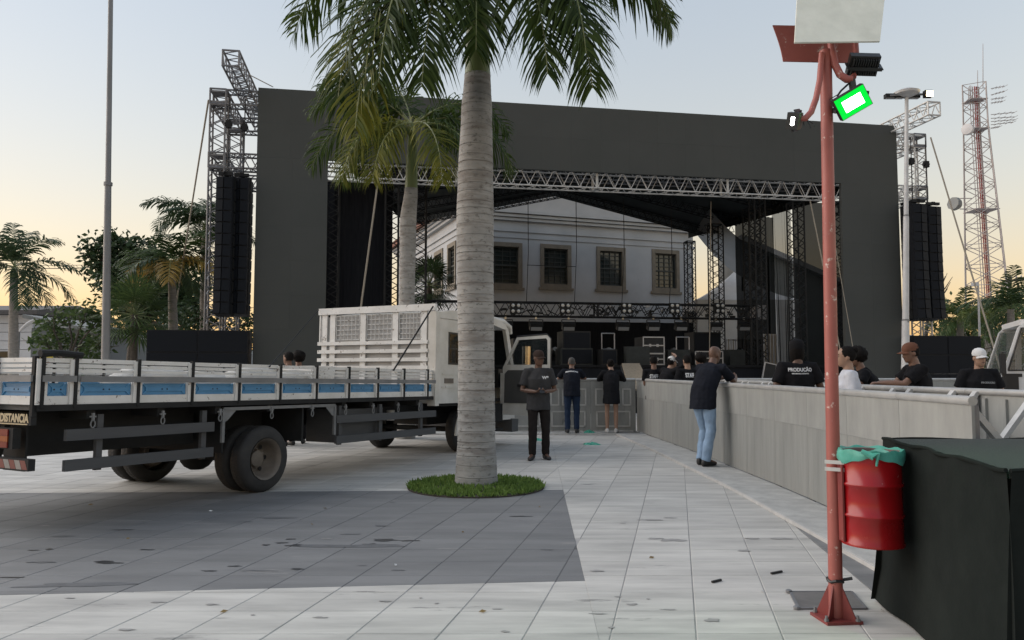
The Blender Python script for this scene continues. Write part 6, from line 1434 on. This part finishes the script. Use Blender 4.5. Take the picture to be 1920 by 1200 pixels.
    if text and so is not None:
        me0 = so.data; bv = BVHTree.FromPolygons([v.co.copy() for v in me0.vertices], [tuple(p.vertices) for p in me0.polygons])
        for (txt, size, z, x, back, mt, bold, sx) in text:
            me = text_mesh(txt, size * s_, 0, bold); bm = bmesh.new(); bm.from_mesh(me); bmesh.ops.subdivide_edges(bm, edges=bm.edges, cuts=3); bmesh.ops.triangulate(bm, faces=bm.faces); bm.to_mesh(me); bm.free()
            xs_ = [v.co.x for v in me.vertices]; c = (min(xs_) + max(xs_)) / 2
            ax_ = ss if back else -ss
            o_ = j['chest'].lerp(j['neck'], 0); up_ = (j['neck'] - j['waist']).normalized(); out = (up_.cross(ax_)).normalized(); out = -out if (out.dot(V((0, -1, 0) if back else (0, 1, 0))) < 0) else out
            P_, H_ = [], []
            for v in me.vertices:
                p = o_ + ax_ * ((v.co.x - c) * sx + x * s_) + up_ * (v.co.y + (z - 1.30) * s_); hit = bv.ray_cast(p + out * .5, -out, 1.0)
                P_.append(p); H_.append((hit[0] - p).dot(out) if hit[0] is not None else None)
            A_m = np.array([[1, (p - o_).dot(ax_), (p - o_).dot(ax_) ** 2, (p - o_).dot(up_)] for p in P_]); hv = np.array([h if h is not None else .12 for h in H_])
            co_ = np.linalg.lstsq(A_m, hv, rcond=None)[0]; fit = A_m @ co_; ex = max(0.0, float(np.max(hv - fit))) + .003
            for v, p, h in zip(me.vertices, P_, fit): v.co = p + out * (float(h) + ex)
            me.materials.clear(); me.materials.append(mt); o2 = bpy.data.objects.new('print', me); C.objects.link(o2); o2.parent = so; MW[o2.as_pointer()] = Mw; me.name = 'print'
    return root
def at_px(px, Y): return V(((px - 960) / F * Y * (1 / math.cos(PITCH)) * 0 + dpt(px, 694, Y).x, Y, 0))
# 1 man with phone
g0 = gpt(1010, 862)
p1 = person('man in grey shirt, dark trousers and cap holding a phone by the open cab door', (g0.x, g0.y, .004), 172, 1.72, SK_D, K_CHAR, K_DK, K_SHOEB, None, dict(el=(-.27, .0, 1.12), er=(.27, .0, 1.12), wl=(-.075, .22, 1.10), wr=(.085, .22, 1.10), al=(-.12, -.03, .085), ar=(.11, .04, .085), tl=(-.15, .14, .03), tr=(.18, .2, .03), kl=(-.115, .02, .5), kr=(.105, .05, .5)),
    sleeve=.95, cap='cap', capm=K_CAPD, head=(-28, 4), hem=.80, vox=.010, curl=(.9, .9), pn={'l': V((0.3, 0, 1)), 'r': V((-.3, 0, 1)), 'dl': (.9, .35, .1), 'dr': (-.9, .35, .1)},
    text=[('W8', .06, 1.30, .09, False, K_PRINT, .004, 1.2)], build_=1.02)
Mp = trs((g0.x, g0.y, .004), -R(172)); tag(MB(Mp).box((.0, .29, 1.10), (.075, .13, .012), Matrix.Rotation(R(-35), 3, 'X')).build('phone', m_black), 'black phone in the hands of the standing man in grey', 'phone')
# 2,3 leaning on the far barrier
lean = dict(pelvis=(0, -.10, .93), waist=(0, -.06, 1.07), chest=(0, .06, 1.25), neck=(0, .14, 1.40), head=(0, .20, 1.555), sl=(-.19, .12, 1.355), sr=(.19, .12, 1.355), el=(-.30, .22, 1.20), er=(.30, .22, 1.20), wl=(-.08, .34, 1.24), wr=(.08, .34, 1.24), hl=(-.09, -.1, .92), hr=(.09, -.1, .92), kl=(-.10, -.05, .50), kr=(.10, -.05, .50), al=(-.10, -.10, .085), ar=(.10, -.10, .085), tl=(-.13, .08, .03), tr=(.13, .08, .03))
q = at_px(1072, 17.18)
person('man in black shirt and dark jeans seen from behind, leaning on the far barrier', (q.x, q.y - .02, .045), 4, 1.74, SK_M, K_NAVY, K_DENIM, K_SHOEB, M_('greying_hair', (0.07, 0.065, 0.06), .8), lean, hem=.82, hairstyle='buzz', text=[('PRODUCAO', .05, 1.34, 0, True, K_PRINT, .003, 1.0)], group='people leaning on the barriers')
lean2 = dict(lean); lean2.update(wl=(-.10, .30, 1.24), head=(-.02, .20, 1.55))
q = at_px(1146, 17.2)
person('woman in black dress with bare legs and white shoes leaning on the far barrier', (q.x, q.y, .045), 8, 1.70, SK_T, K_BLACK, K_BLACK, K_SHOEW, K_HAIR, lean2, hem=.66, dress=True, sleeve=1.5, hairstyle='bun', shorts=.3, head=(-15, -5), group='people leaning on the barriers', build_=.98)
# 4 bald man in light jeans
q = gpt(1331, 868); q.x = 2.88; q.y = 11.35
person('bald man in dark polo and light blue jeans leaning over the right-hand barrier', (q.x, q.y, .045), 48, 1.76, SK_D, K_NAVY, K_LIGHT, K_SHOEB, None, dict(pelvis=(0, -.12, .95), waist=(0, -.10, 1.10), chest=(0, .02, 1.30), neck=(0, .12, 1.45), head=(0, .19, 1.60), sl=(-.19, .10, 1.40), sr=(.19, .10, 1.40), el=(-.22, .34, 1.23), er=(.24, .30, 1.20), wl=(-.05, .52, 1.26), wr=(.12, .55, 1.26), hl=(-.09, -.12, .94), hr=(.09, -.12, .94), kl=(-.09, .03, .50), kr=(.12, -.12, .52), al=(-.09, -.08, .085), ar=(.08, -.20, .085), tl=(-.10, .12, .03), tr=(.12, .0, .03)), hem=.80, vox=.010, head=(12, 12), group='people leaning on the barriers', build_=1.05)
# 5 PRODUCAO
q = at_px(1495, 10.2)
person('man in a beanie with PRODUÇÃO on his black shirt back, inside the corridor', (q.x, q.y, .004), 3, 1.80, SK_D, K_BLACK, K_BLACK, K_SHOEB, K_HAIR, dict(el=(-.29, -.02, 1.14), er=(.29, -.02, 1.14), wl=(-.30, .05, .92), wr=(.30, .05, .92)), hem=.80, vox=.010, cap='beanie', capm=K_BLACK, hairstyle='locks', text=[('PRODUÇÃO', .062, 1.37, 0, True, K_PRINT, .0022, .86), ('SEGURANÇA E EVENTOS', .020, 1.335, 0, True, K_PRINT, .001, .95)], group='crew in the corridor', build_=1.12)
# 6 white shirt
q = at_px(1590, 8.9)
person('woman in a white shirt with tied dark hair, half behind the red post', (q.x, q.y, .004), -75, 1.68, SK_T, K_WHITE, K_BLACK, K_SHOEB, K_HAIR, dict(wl=(-.1, .28, 1.05), wr=(.12, .28, 1.05)), hem=.84, hairstyle='bun', group='crew in the corridor')
# 7,8,9 behind the braced barrier
q = at_px(1630, 10.7)
person('man with a curly afro in black shirt, arms folded on the braced barrier', (q.x, q.y, .004), -82, 1.76, SK_M, K_BLACK, K_BLACK, K_SHOEB, K_HAIR, dict(lean, wl=(.12, .30, 1.22), wr=(-.10, .32, 1.25), head=(0, .17, 1.58), neck=(0, .11, 1.43), chest=(0, .05, 1.27)), hem=.82, hairstyle='curly', head=(5, 4), group='men behind the braced barrier')
q = at_px(1722, 10.0)
person('man in a brown cap and black shirt resting an arm on the braced barrier', (q.x, q.y, .004), -84, 1.76, SK_M, K_BLACK, K_BLACK, K_SHOEB, K_HAIR, dict(pelvis=(0, -.02, .94), chest=(0, .02, 1.30), neck=(0, .04, 1.475), head=(0, .09, 1.63), sl=(-.19, .03, 1.42), sr=(.19, .03, 1.42), el=(-.21, .26, 1.24), er=(.24, .20, 1.24), wl=(-.12, .50, 1.245), wr=(.10, .46, 1.245)), hem=.82, vox=.010, cap='cap', capm=K_CAPB, head=(-3, 8), pn={'l': V((0, 0, -1)), 'r': V((0, 0, -1))}, curl=(.7, .7), group='men behind the braced barrier', build_=1.1)
q = at_px(1836, 10.6)
person('man in a white cap and black shirt facing the camera, right of the others', (q.x, q.y, .004), -168, 1.70, SK_T, K_BLACK, K_BLACK, K_SHOEB, K_HAIR, dict(el=(-.29, -.02, 1.14), er=(.29, -.02, 1.14)), hem=.80, vox=.010, cap='cap', capm=M_('white_cap', (0.66, 0.66, 0.66), .8), head=(-12, 4), text=[('PRODUÇÃO', .035, 1.27, .06, False, K_PRINT2, .002, 1.0)], group='men behind the braced barrier', build_=1.04)
# 10-13 staff group
ST = [('crew member in black, S of a print showing, leftmost of the staff group', 1226, 16.7, 10, 1.72, SK_M, 'short', [('STAFF', .11, 1.28, 0, True, K_PRINT, .004, .62)], dict(el=(-.20, .03, 1.14), wl=(-.10, .22, 1.02))),
      ('crew member in black bending with a hand on a pale cap', 1247, 16.3, 60, 1.78, SK_T, 'short', None, dict(chest=(0, .06, 1.27), neck=(0, .13, 1.42), head=(0, .20, 1.555), sl=(-.19, .10, 1.38), sr=(.19, .10, 1.38), el=(-.28, .20, 1.42), er=(.33, .20, 1.48), wl=(-.1, .33, 1.2), wr=(.10, .22, 1.68))),
      ('crew member with STAFF printed on the back of a black shirt', 1289, 15.4, -12, 1.72, SK_T, 'short', [('STAFF', .115, 1.31, 0, True, K_PRINT, .005, .62)], None),
      ('dark-haired crew member in black behind the one with STAFF on the back', 1314, 16.5, -30, 1.76, SK_M, 'curly', None, None)]
for k, (lb, px, Y, fc, Hh, sk, hst, tx, J_) in enumerate(ST):
    q = at_px(px, Y); person(lb, (q.x, q.y, .004), fc, Hh, sk, K_BLACK, K_BLACK, K_SHOEB, K_HAIR, J_, hem=.80, sleeve=.95 if k != 1 else 1.5, hairstyle=hst, text=tx, cap='cap' if k == 1 else None, capm=K_SHOEW if k == 1 else None, group='staff group at the corridor end', vox=.013)
# behind the truck bed
q = at_px(541, 14.6); person('man behind the truck bed beside the rack, face turned left', (q.x, q.y, .004), -60, 1.76, SK_M, K_BLACK, K_BLACK, K_SHOEB, K_HAIR, None, hairstyle='short', group='people behind the truck', vox=.013)
q = at_px(560, 15.0); person('man with fuller dark hair behind the truck bed, nearest the rack', (q.x, q.y, .004), -20, 1.76, SK_M, K_BLACK, K_BLACK, K_SHOEB, K_HAIR, None, hairstyle='curly', group='people behind the truck', vox=.013)
q = at_px(84, 15.5); person('worker whose yellow hard hat shows above the truck side', (q.x, q.y, .004), 60, 1.74, SK_M, K_CHAR, K_BLACK, K_SHOEB, K_HAIR, None, cap='helmet', capm=K_YEL, group='people behind the truck', vox=.013)

bpy.data.scenes.remove(TS)
# ------------------------------------------------------------------ the two near royal palms
def trunkmat(name):
    m = M_(name, (0.34, 0.335, 0.32), .85, c2=(0.22, 0.215, 0.205), scale=3.0, stretch=(1, 1, 2.0), bump=.3, bscale=30, c3=(0.15, 0.145, 0.135), wear=.62, wscale=12)
    t = m.node_tree; N, L = t.nodes, t.links; b = N['Principled BSDF']; src = b.inputs['Base Color'].links[0].from_socket
    g = N.new('ShaderNodeNewGeometry'); mp = N.new('ShaderNodeMapping'); mp.inputs['Scale'].default_value = (.9, .9, 7.5); L.new(g.outputs['Position'], mp.inputs['Vector'])
    nz = N.new('ShaderNodeTexNoise'); nz.inputs['Scale'].default_value = 1.6; nz.inputs['Detail'].default_value = 5; nz.inputs['Roughness'].default_value = .7; L.new(mp.outputs[0], nz.inputs['Vector'])
    r = N.new('ShaderNodeMapRange'); r.inputs['From Min'].default_value = .50; r.inputs['From Max'].default_value = .62; r.inputs['To Max'].default_value = .55; L.new(nz.outputs['Fac'], r.inputs['Value'])
    mx = N.new('ShaderNodeMix'); mx.data_type = 'RGBA'; mx.inputs['B'].default_value = (0.15, 0.13, 0.115, 1); L.new(src, mx.inputs['A']); L.new(r.outputs[0], mx.inputs['Factor']); L.new(mx.outputs['Result'], b.inputs['Base Color'])
    return m
m_trunk = trunkmat('royal_palm_bark')
m_ftop = leafmat('frond_green', (0.016, 0.036, 0.009), (0.070, 0.105, 0.018), .35, scale=1.4, rough=.6)
m_fyel = leafmat('frond_yellow_green', (0.045, 0.070, 0.008), (0.21, 0.20, 0.025), .35, scale=1.4, rough=.6)
m_rach = M_('frond_rachis', (0.16, 0.19, 0.07), .5, c2=(0.22, 0.22, 0.10), scale=3)
def royal(name, label, base, knots, shaft, crown, fronds, leaf, nl, group, wid, n_rings, seed, rr):
    r_ = random.Random(seed); base = V(base); root = thing(name, label, 'palm tree', base, 0, group)
    # trunk: radius knots (z, r, dx); ring scars as small steps
    zs = [k[0] for k in knots]; N = n_rings * 4; pts, rad = [], []
    marks = [0]; z = 0
    while z < zs[-1]: z += (zs[-1] / n_rings) * r_.uniform(.6, 1.35); marks.append(z)
    def interp(z, c):
        for a, b in zip(knots, knots[1:]):
            if z <= b[0]: t = (z - a[0]) / (b[0] - a[0]); t = t * t * (3 - 2 * t); return a[c] + (b[c] - a[c]) * t
        return knots[-1][c]
    zl = []
    for m in marks:
        for d in (-.030, -.008, -.0025, .0025, .007, .03): 
            if 0 <= m + d <= zs[-1]: zl.append((m + d, -.0055 * rr if d in (-.0025, .0025) else (.002 if abs(d) < .01 else 0)))
    zl = sorted(zl)
    for z, d in zl: pts.append(base + V((interp(z, 2), 0, z))); rad.append(interp(z, 1) + d + r_.uniform(-.0015, .0015))
    MB().path(pts, rad, n=24).build('trunk', m_trunk, root, smooth=24)
    top = pts[-1]; r0 = knots[-1][1]
    MB().path([top - V((0, 0, .03)), top + (V(crown) - top) * .3, top + (V(crown) - top) * .75, V(crown)], [r0 * .97, r0 * .92, r0 * .72, r0 * .45], n=18).build('crownshaft', m_shaft, root, smooth=65)
    for k, (az, el, L_, dr, yl) in enumerate(fronds):
        mb, rb = MB(), MB(); b_ = V(crown) + V((math.sin(R(az)), math.cos(R(az)), 0)) * r0 * .35
        frond(mb, rb, b_, R(az), R(el), L_, dr, nl, leaf, r_, wid=wid, plum=.75, hang=.8, rr=.022 * rr + .006)
        F_ = mb.build('frond', m_fyel if yl else m_ftop, root); rb.build('rachis', m_rach, F_, smooth=60)
    return root
G0 = gpt(893, 914); G0.z = 0
kn = [(0, .268, 0), (.25, .250, 0), (.6, .230, 0), (1.6, .222, -.005), (2.6, .226, -.02), (3.3, .232, -.025), (3.9, .218, -.02), (4.6, .195, -.01), (5.15, .165, 0)]
CR = V((G0.x + .0, G0.y, 6.45))
big = [(-82, 44, 3.1, 2.7, 0), (-152, 6, 3.2, 3.0, 0), (-141, -6, 3.4, 2.9, 1), (-132, 4, 3.2, 3.0, 0), (-163, -8, 2.9, 2.6, 0), (178, 0, 2.4, 2.8, 0), (152, 0, 2.8, 2.8, 0), (136, 2, 3.0, 2.8, 0), (143, 14, 3.0, 2.9, 0), (84, 42, 3.1, 2.5, 0), (94, 38, 3.0, 2.5, 0), (40, 60, 3.2, 1.6, 0), (-30, 62, 3.2, 1.6, 0), (5, 78, 2.8, 1.0, 0), (-170, 70, 3.0, 1.4, 0)]
royal('royal_palm', 'big royal palm with a thick ringed grey trunk growing in the grass circle', G0, kn, .9, CR, big, .72, 104, 'royal palms on the square', .047, 44, 6, 1.0)
Y2 = 16.2; b2 = at_px(761, Y2); zc = dpt(770, 350, Y2).z; cr2 = dpt(774, 232, Y2)
kn2 = [(0, .21, 0), (1.5, .175, 0), (3.2, .165, .01), (zc - .8, .175, .02), (zc, .14, .08)]
sm = [(-86, 24, 2.7, 2.1, 0), (-74, 56, 2.7, 1.5, 0), (-92, 48, 2.5, 1.9, 0), (-122, 4, 2.3, 2.5, 1), (-150, -12, 2.1, 2.3, 1), (148, -4, 2.3, 2.6, 1), (112, 2, 2.4, 2.3, 0), (82, 24, 2.7, 2.2, 0), (64, 46, 2.6, 1.9, 0), (-30, 62, 2.5, 1.6, 0), (20, 45, 2.4, 1.9, 0), (-60, 20, 2.5, 2.2, 0)]
royal('royal_palm', 'slimmer royal palm behind the truck rack with yellowing drooping fronds', b2, kn2, .9, cr2, sm, .72, 72, 'royal palms on the square', .046, 38, 7, .8)
# grass circle at the big palm's foot
m_soil = M_('soil', (0.05, 0.042, 0.032), .95, bump=.5); m_grass = leafmat('grass_blades', (0.075, 0.14, 0.028), (0.19, 0.28, 0.07), .3, scale=3, rough=.7)
m_kerb = M_('bed_edge', (0.36, 0.35, 0.33), .7)
n = 56; rg = GRASS_R
MB().loft([[G0 + V((math.cos(t) * r2, math.sin(t) * r2, z)) for t in [k * 2 * math.pi / n for k in range(n)]] for r2, z in ((rg, .003), (rg, .018), (rg - .02, .022), (rg * .5, .05), (.05, .06))], caps=False).build('planting_bed', m_soil, loc=(G0.x, G0.y, 0), kind='structure', smooth=40)
gb = MB(); r_ = random.Random(9)
for k in range(5200):
    a = r_.uniform(0, 6.283); d = rg * math.sqrt(r_.uniform(.06, 1.0)); p = G0 + V((math.cos(a) * d, math.sin(a) * d, .02 + .03 * (1 - d / rg))); h = r_.uniform(.025, .075); l = V((r_.gauss(0, .5), r_.gauss(0, .5), 1)).normalized() * h; s_ = V((r_.gauss(0, 1), r_.gauss(0, 1), 0)).normalized() * .010
    gb.add([p - s_, p + s_, p + l * .6 + s_ * .8, p + l, p + l * .6 - s_ * .8], [(0, 1, 2, 3, 4)])
tag(gb.build('grass', m_grass, loc=(G0.x, G0.y, 0), kind='stuff'), 'low green grass growing in the circle round the big palm', 'grass')
# ------------------------------------------------------------------ stage gear
m_gear = M_('black_gear', (0.016, 0.017, 0.018), .5, c2=(0.024, 0.025, 0.026), scale=7, spec=.2); m_geard = M_('dark_grey_case', (0.040, 0.044, 0.043), .6, c2=(0.03, 0.033, 0.032), scale=4, spec=.2); m_edge = M_('case_edge', (0.38, 0.38, 0.39), .4, metal=.4); m_face = M_('pale_lamp_face', (0.26, 0.27, 0.28), .35); m_ply = M_('plywood', (0.26, 0.215, 0.155), .75, c2=(0.19, 0.155, 0.11), scale=4, stretch=(4, 1, 1))
m_lens2 = M_('blinder_lens', (0.42, 0.42, 0.40), .15, metal=.3)
DZ = 1.60
vg = 3.2
a, b = sp(800, 586, vg), sp(1412, 586, vg); zl = b.z
n_ = 4
for k in range(n_):
    u0, u1 = a.x + (b.x - a.x) * k / n_, a.x + (b.x - a.x) * (k + 1) / n_
    truss('lighting_truss', ['black lighting truss lowered over the stage, section hidden by the palm', 'black lighting truss lowered over the stage, section right of the palm trunk', 'black lighting truss lowered over the stage, third section', 'black lighting truss lowered over the stage, right end section'][k], sw(u0 + .01, vg, zl), sw(u1 - .01, vg, zl), .5, m_btruss, 'lowered lighting truss', cr=.026, lr=.015, pitch=.6)
q = sp(1421, 588, vg); tag(MB(SM).b2((q.x - .2, vg - .26, zl - .27), (q.x + .22, vg + .26, zl + .27)).build('truss_corner_block', m_alud), 'grey corner block at the right end of the lighting truss', 'truss block')
def bl(px, k):
    c = sp(px, 578, vg - .33); r_ = thing('blinder_light', f'four-lamp blinder on the lighting truss, {["leftmost", "second from left", "middle", "second from right", "rightmost"][k]}', 'stage light', sw(c.x, c.y, c.z), SA, 'blinder lights')
    MB(SM).b2((c.x - .20, c.y, c.z - .20), (c.x + .20, c.y + .06, c.z + .20)).build('housing', m_gear, r_)
    for i in (-1, 1):
        for j in (-1, 1):
            L_ = MB(SM).lathe([(.06, .02), (.085, -.03), (.088, -.04)], V((c.x + i * .1, c.y, c.z + j * .1)), n=14, ax=(0, 1, 0)); L_.build('reflector', m_gear, r_); MB(SM).ball((c.x + i * .1, c.y - .03, c.z + j * .1), (.07, .025, .07), n=12, m=6).build('lamp', m_lens2, r_, smooth=True)
for k, x in enumerate((967, 1060, 1175, 1265, 1350)): bl(x, k)
def wash(px, k):
    c = sp(px, 612, vg - .1); r_ = thing('strobe_light', f'black strobe light with a pale plate hanging under the lighting truss, {["leftmost", "second", "third", "fourth", "fifth", "sixth", "seventh", "rightmost"][k]} of the row', 'stage light', sw(c.x, c.y, c.z), SA, 'strobe lights under the truss')
    B = Matrix.Rotation(R(25), 3, 'X'); MB(SM).box((c.x, c.y, c.z), (.46, .22, .26), B).build('housing', m_gear, r_); MB(SM).box(V((c.x, c.y, c.z)) + B @ V((0, -.115, -.05)), (.40, .012, .13), B).build('face_plate', m_face, r_)
    yk = MB(SM); yk.bar((c.x - .25, c.y, c.z), (c.x - .25, c.y, c.z + .24), .03, .03); yk.bar((c.x + .25, c.y, c.z), (c.x + .25, c.y, c.z + .24), .03, .03); yk.bar((c.x - .25, c.y, c.z + .24), (c.x + .25, c.y, c.z + .24), .03, .03, (0, 1, 0)); yk.build('yoke', m_gear, r_); MB(SM).b2((c.x - .03, c.y - .03, c.z + .25), (c.x + .03, c.y + .03, zl - .2)).build('clamp', m_lens2, r_)
for k, x in enumerate((948, 1005, 1066, 1168, 1225, 1277, 1342, 1395)): wash(x, k)
def mover(px, k):
    c = sp(px, 640, vg + 2.0); r_ = thing('moving_head', f'black moving head light on the stage, {["leftmost", "second", "third", "fourth", "fifth", "rightmost"][k]} of the row', 'stage light', sw(c.x, vg + 2, DZ), SA, 'moving heads on the stage')
    v = vg + 2; MB(SM).b2((c.x - .2, v - .2, DZ + .002), (c.x + .2, v + .2, DZ + .18)).build('base', m_gear, r_)
    for s_ in (-1, 1): MB(SM).b2((c.x + s_ * .19 - .04, v - .07, DZ + .18), (c.x + s_ * .19 + .04, v + .07, DZ + .62)).build('yoke_arm', m_gear, r_)
    MB(SM).lathe([(.11, -.18), (.15, -.05), (.15, .14), (.12, .2)], (c.x, v, DZ + .52), n=16, ax=(0, -.8, .6)).build('head', m_gear, r_, smooth=40); MB(SM).lathe([(.10, .2), (.10, .21)], (c.x, v, DZ + .52), n=16, ax=(0, -.8, .6)).build('lens', m_face, r_)
for k, x in enumerate((1000, 1040, 1140, 1262, 1300, 1385)): mover(x, k)
def crate(name, label, px0, px1, py0, v, dep, mat, edges=False, cat='case', zb=DZ, grille=False):
    a, b = sp(px0, py0, v), sp(px1, py0, v); zt_ = a.z; r_ = thing(name, label, cat, sw((a.x + b.x) / 2, v + dep / 2, zb), SA, 'cases and cabinets on the stage')
    MB(SM).b2((a.x + .01, v + .01, zb + .002), (b.x - .01, v + dep, zt_ - .01)).build('body', mat, r_)
    if edges:
        for (p, q) in (((a.x, zb + .002), (b.x, zb + .05)), ((a.x, zt_ - .04), (b.x, zt_)), ((a.x, zb), (a.x + .04, zt_)), ((b.x - .04, zb), (b.x, zt_)), ((a.x + .04, (zb + zt_) / 2 - .02), (b.x - .04, (zb + zt_) / 2 + .02))): MB(SM).b2((p[0], v - .008, p[1]), (q[0], v + .009, q[1])).build('edge_strip', m_edge, r_)
        for x in (.33, .67): MB(SM).b2((a.x + (b.x - a.x) * x - .04, v - .015, (zb + zt_) / 2 - .05), (a.x + (b.x - a.x) * x + .04, v - .009, (zb + zt_) / 2 + .05)).build('latch', m_edge, r_)
    if grille: MB(SM).b2((a.x + .05, v - .01, zb + .06), (b.x - .05, v + .009, zt_ - .06)).build('grille', m_grille, r_)
    return r_, a, b, zt_
crate('road_case', 'black road case with bright aluminium edges on the stage', 1205, 1246, 631, 1.6, .9, m_gear, True, zb=1.98)
crate('road_case', 'low road case with bright edges under the aluminium-edged case', 1205, 1246, 662, 1.55, .9, m_gear, True)
crate('equipment_case', 'plain dark grey case left of the aluminium-edged case', 1174, 1219, 649, 1.2, .3, m_geard)
crate('speaker_cabinet', 'large black cabinet on the stage above the man in dark jeans', 1055, 1108, 620, 2.0, .9, m_gear, grille=True, zb=2.05, cat='cabinet')
crate('speaker_cabinet', 'lower black cabinet on the stage behind the man in dark jeans', 1052, 1112, 652, 1.9, .9, m_geard, grille=True, cat='cabinet')
crate('speaker_cabinet', 'black cabinet seen through the open cab door window', 962, 1030, 634, 2.2, .9, m_gear, grille=True, cat='cabinet')
crate('speaker_cabinet', 'black cabinet behind the woman in the dress', 1128, 1158, 654, 1.4, .8, m_gear, grille=True, cat='cabinet')
crate('speaker_cabinet', 'black cabinet left of the vertical rope on the stage', 1300, 1352, 622, 3.4, .9, m_gear, grille=True, cat='cabinet')
crate('road_case', 'black case with thin bright rim behind the bald man', 1303, 1356, 658, 2.2, .8, m_gear, True)
crate('equipment_case', 'dark case at the right of the stage behind the bald man', 1368, 1398, 655, 2.6, .8, m_geard)
crate('equipment_case', 'dark case between the staff group and the stage', 1252, 1294, 655, 2.0, .8, m_geard)
# metal riser frames
for k, (x0, x1, y0) in enumerate(((1128, 1152, 625), (1268, 1292, 632))):
    a, b = sp(x0, y0, 2.6), sp(x1, y0, 2.6); r_ = thing('riser_frame', ['grey metal frame standing above the woman in the dress', 'grey metal frame standing above the staff group'][k], 'frame', sw(a.x, 2.6, DZ), SA, 'riser frames')
    for u in (a.x, b.x): MB(SM).tube((u, 2.6, DZ), (u, 2.6, a.z), .022, n=6).build('leg', m_edge, r_)
    for z in (a.z, (a.z + DZ) / 2): MB(SM).tube((a.x, 2.6, z), (b.x, 2.6, z), .022, n=6).build('rail', m_edge, r_)
# slatted metal fence panels at the right rear of the stage
for k, (x0, x1, y0, v) in enumerate(((1432, 1456, 626, 2.4), (1362, 1425, 636, 5.5))):
    a, b = sp(x0, y0, v), sp(x1, y0, v); r_ = thing('slat_fence', ['upright slatted metal fence panel at the right end of the stage', 'slatted metal fence panel further back on the stage'][k], 'fence', sw(a.x, v, DZ), SA, 'slat fences on the stage'); n = 9 if k == 0 else 16
    for i in range(n): u = a.x + (b.x - a.x) * i / (n - 1); MB(SM).b2((u - .018, v - .012, DZ + .05), (u + .018, v + .012, a.z)).build('slat', m_ply if i % 2 else m_edge, r_)
    for z in (DZ + .06, a.z - .03): MB(SM).b2((a.x - .03, v + .013, z - .02), (b.x + .03, v + .035, z + .02)).build('rail', m_edge, r_)
# leaning case lid
a = sp(1424, 708, .3); r_ = thing('case_lid', 'black case lid with pale edges leaning at the right of the stage', 'case lid', sw(a.x, .1, 1.1), SA); LM = SM @ Matrix.Translation((a.x, .1, 1.15)) @ Matrix.Rotation(R(12), 4, 'Y')
MB(LM).b2((0, 0, 0), (.42, .04, .55)).build('panel', m_gear, r_)
for (p, q) in (((-.01, 0), (.02, .56)), ((.40, 0), (.43, .56)), ((0, .54), (.42, .57)), ((.48, 0), (.51, .56))): MB(LM).b2((p[0], -.008, p[1]), (q[0], .05 - .002, q[1])).build('edge_strip', m_edge, r_)
# ramp
P = [dpt(1166, 681, 23.4), dpt(1199, 681, 23.9), dpt(1216, 716, 19.6), dpt(1176, 716, 19.6)]
rmp = thing('ramp', 'plywood ramp sloping from the pit up to the stage', 'ramp', (P[2] + P[3]) / 2 - V((0, 0, P[2].z)), 0)
nrm = (P[1] - P[0]).cross(P[3] - P[0]).normalized(); nrm = nrm if nrm.z > 0 else -nrm
E2, E3 = P[2] + (P[2] - P[1]) * .3, P[3] + (P[3] - P[0]) * .3
MB().prism([P[0], P[1], E2, E3], -nrm * .04).build('plywood_sheet', m_ply, rmp)
for (s_, e) in ((P[0], E3), (P[1], E2)): MB().bar(s_ - nrm * .09, e - nrm * .09, .06, .10).build('side_beam', m_frm, rmp)
# cables from the roof, rear curtain, vertical rope
for k, (x, y1) in enumerate(((990, 574), (1080, 574), (1169, 576), (1258, 576))):
    v = vg + .3; p, q = sp(x, 372, v), sp(x - 3, y1, v); tag(MB(SM).path([p, (p.x + .01, v, (p.z + q.z) / 2), (q.x, v, zl + .25)], .014, n=5).build('hoist_cable', m_btruss), f'thin black cable hanging from roof to lighting truss, {["leftmost", "second", "third", "rightmost"][k]}', 'cable', 'roof cables')
p, q = sp(988, 497, vg + .3), sp(1079, 500, vg + .3); tag(MB(SM).path([p, (p + q) / 2, q], .012, n=5).build('cross_cable', m_btruss), 'thin horizontal cable between the two left hoist cables', 'cable')
drape('low black curtain along the back edge of the stage', 770, 1300, 600, 692, 12.2, .05, name='rear_curtain')
rope('thin pale rope hanging straight down before the right lattice towers', sw(*sp(1333, 378, 2.0)), sw(*sp(1330, 698, 2.0)), .016)

# cable looms and small fittings cluttering the lighting truss
lm = thing('cable_loom', 'tangle of black cables and small fittings along the lighting truss', 'cables', sw(a.x, vg, zl), SA); r_ = random.Random(77)
u0, u1 = sp(925, 586, vg).x, sp(1405, 586, vg).x
for k in range(14):
    ua = u0 + (u1 - u0) * r_.random() * .85; pts = []
    for i in range(9): pts.append((ua + i * .16, vg - .2 + r_.uniform(-.05, .3), zl + r_.uniform(-.22, .2)))
    MB(SM).path(pts, .014 + .008 * r_.random(), n=5).build('cable', m_btruss, lm, smooth=60)
for k in range(46):
    u = u0 + (u1 - u0) * r_.random(); MB(SM).box((u, vg + r_.uniform(-.2, .2), zl + r_.uniform(-.22, .2)), (r_.uniform(.05, .2), .08, r_.uniform(.04, .12))).build('fitting', r_.choice((m_gear, m_gear, m_geard, m_face)), lm)
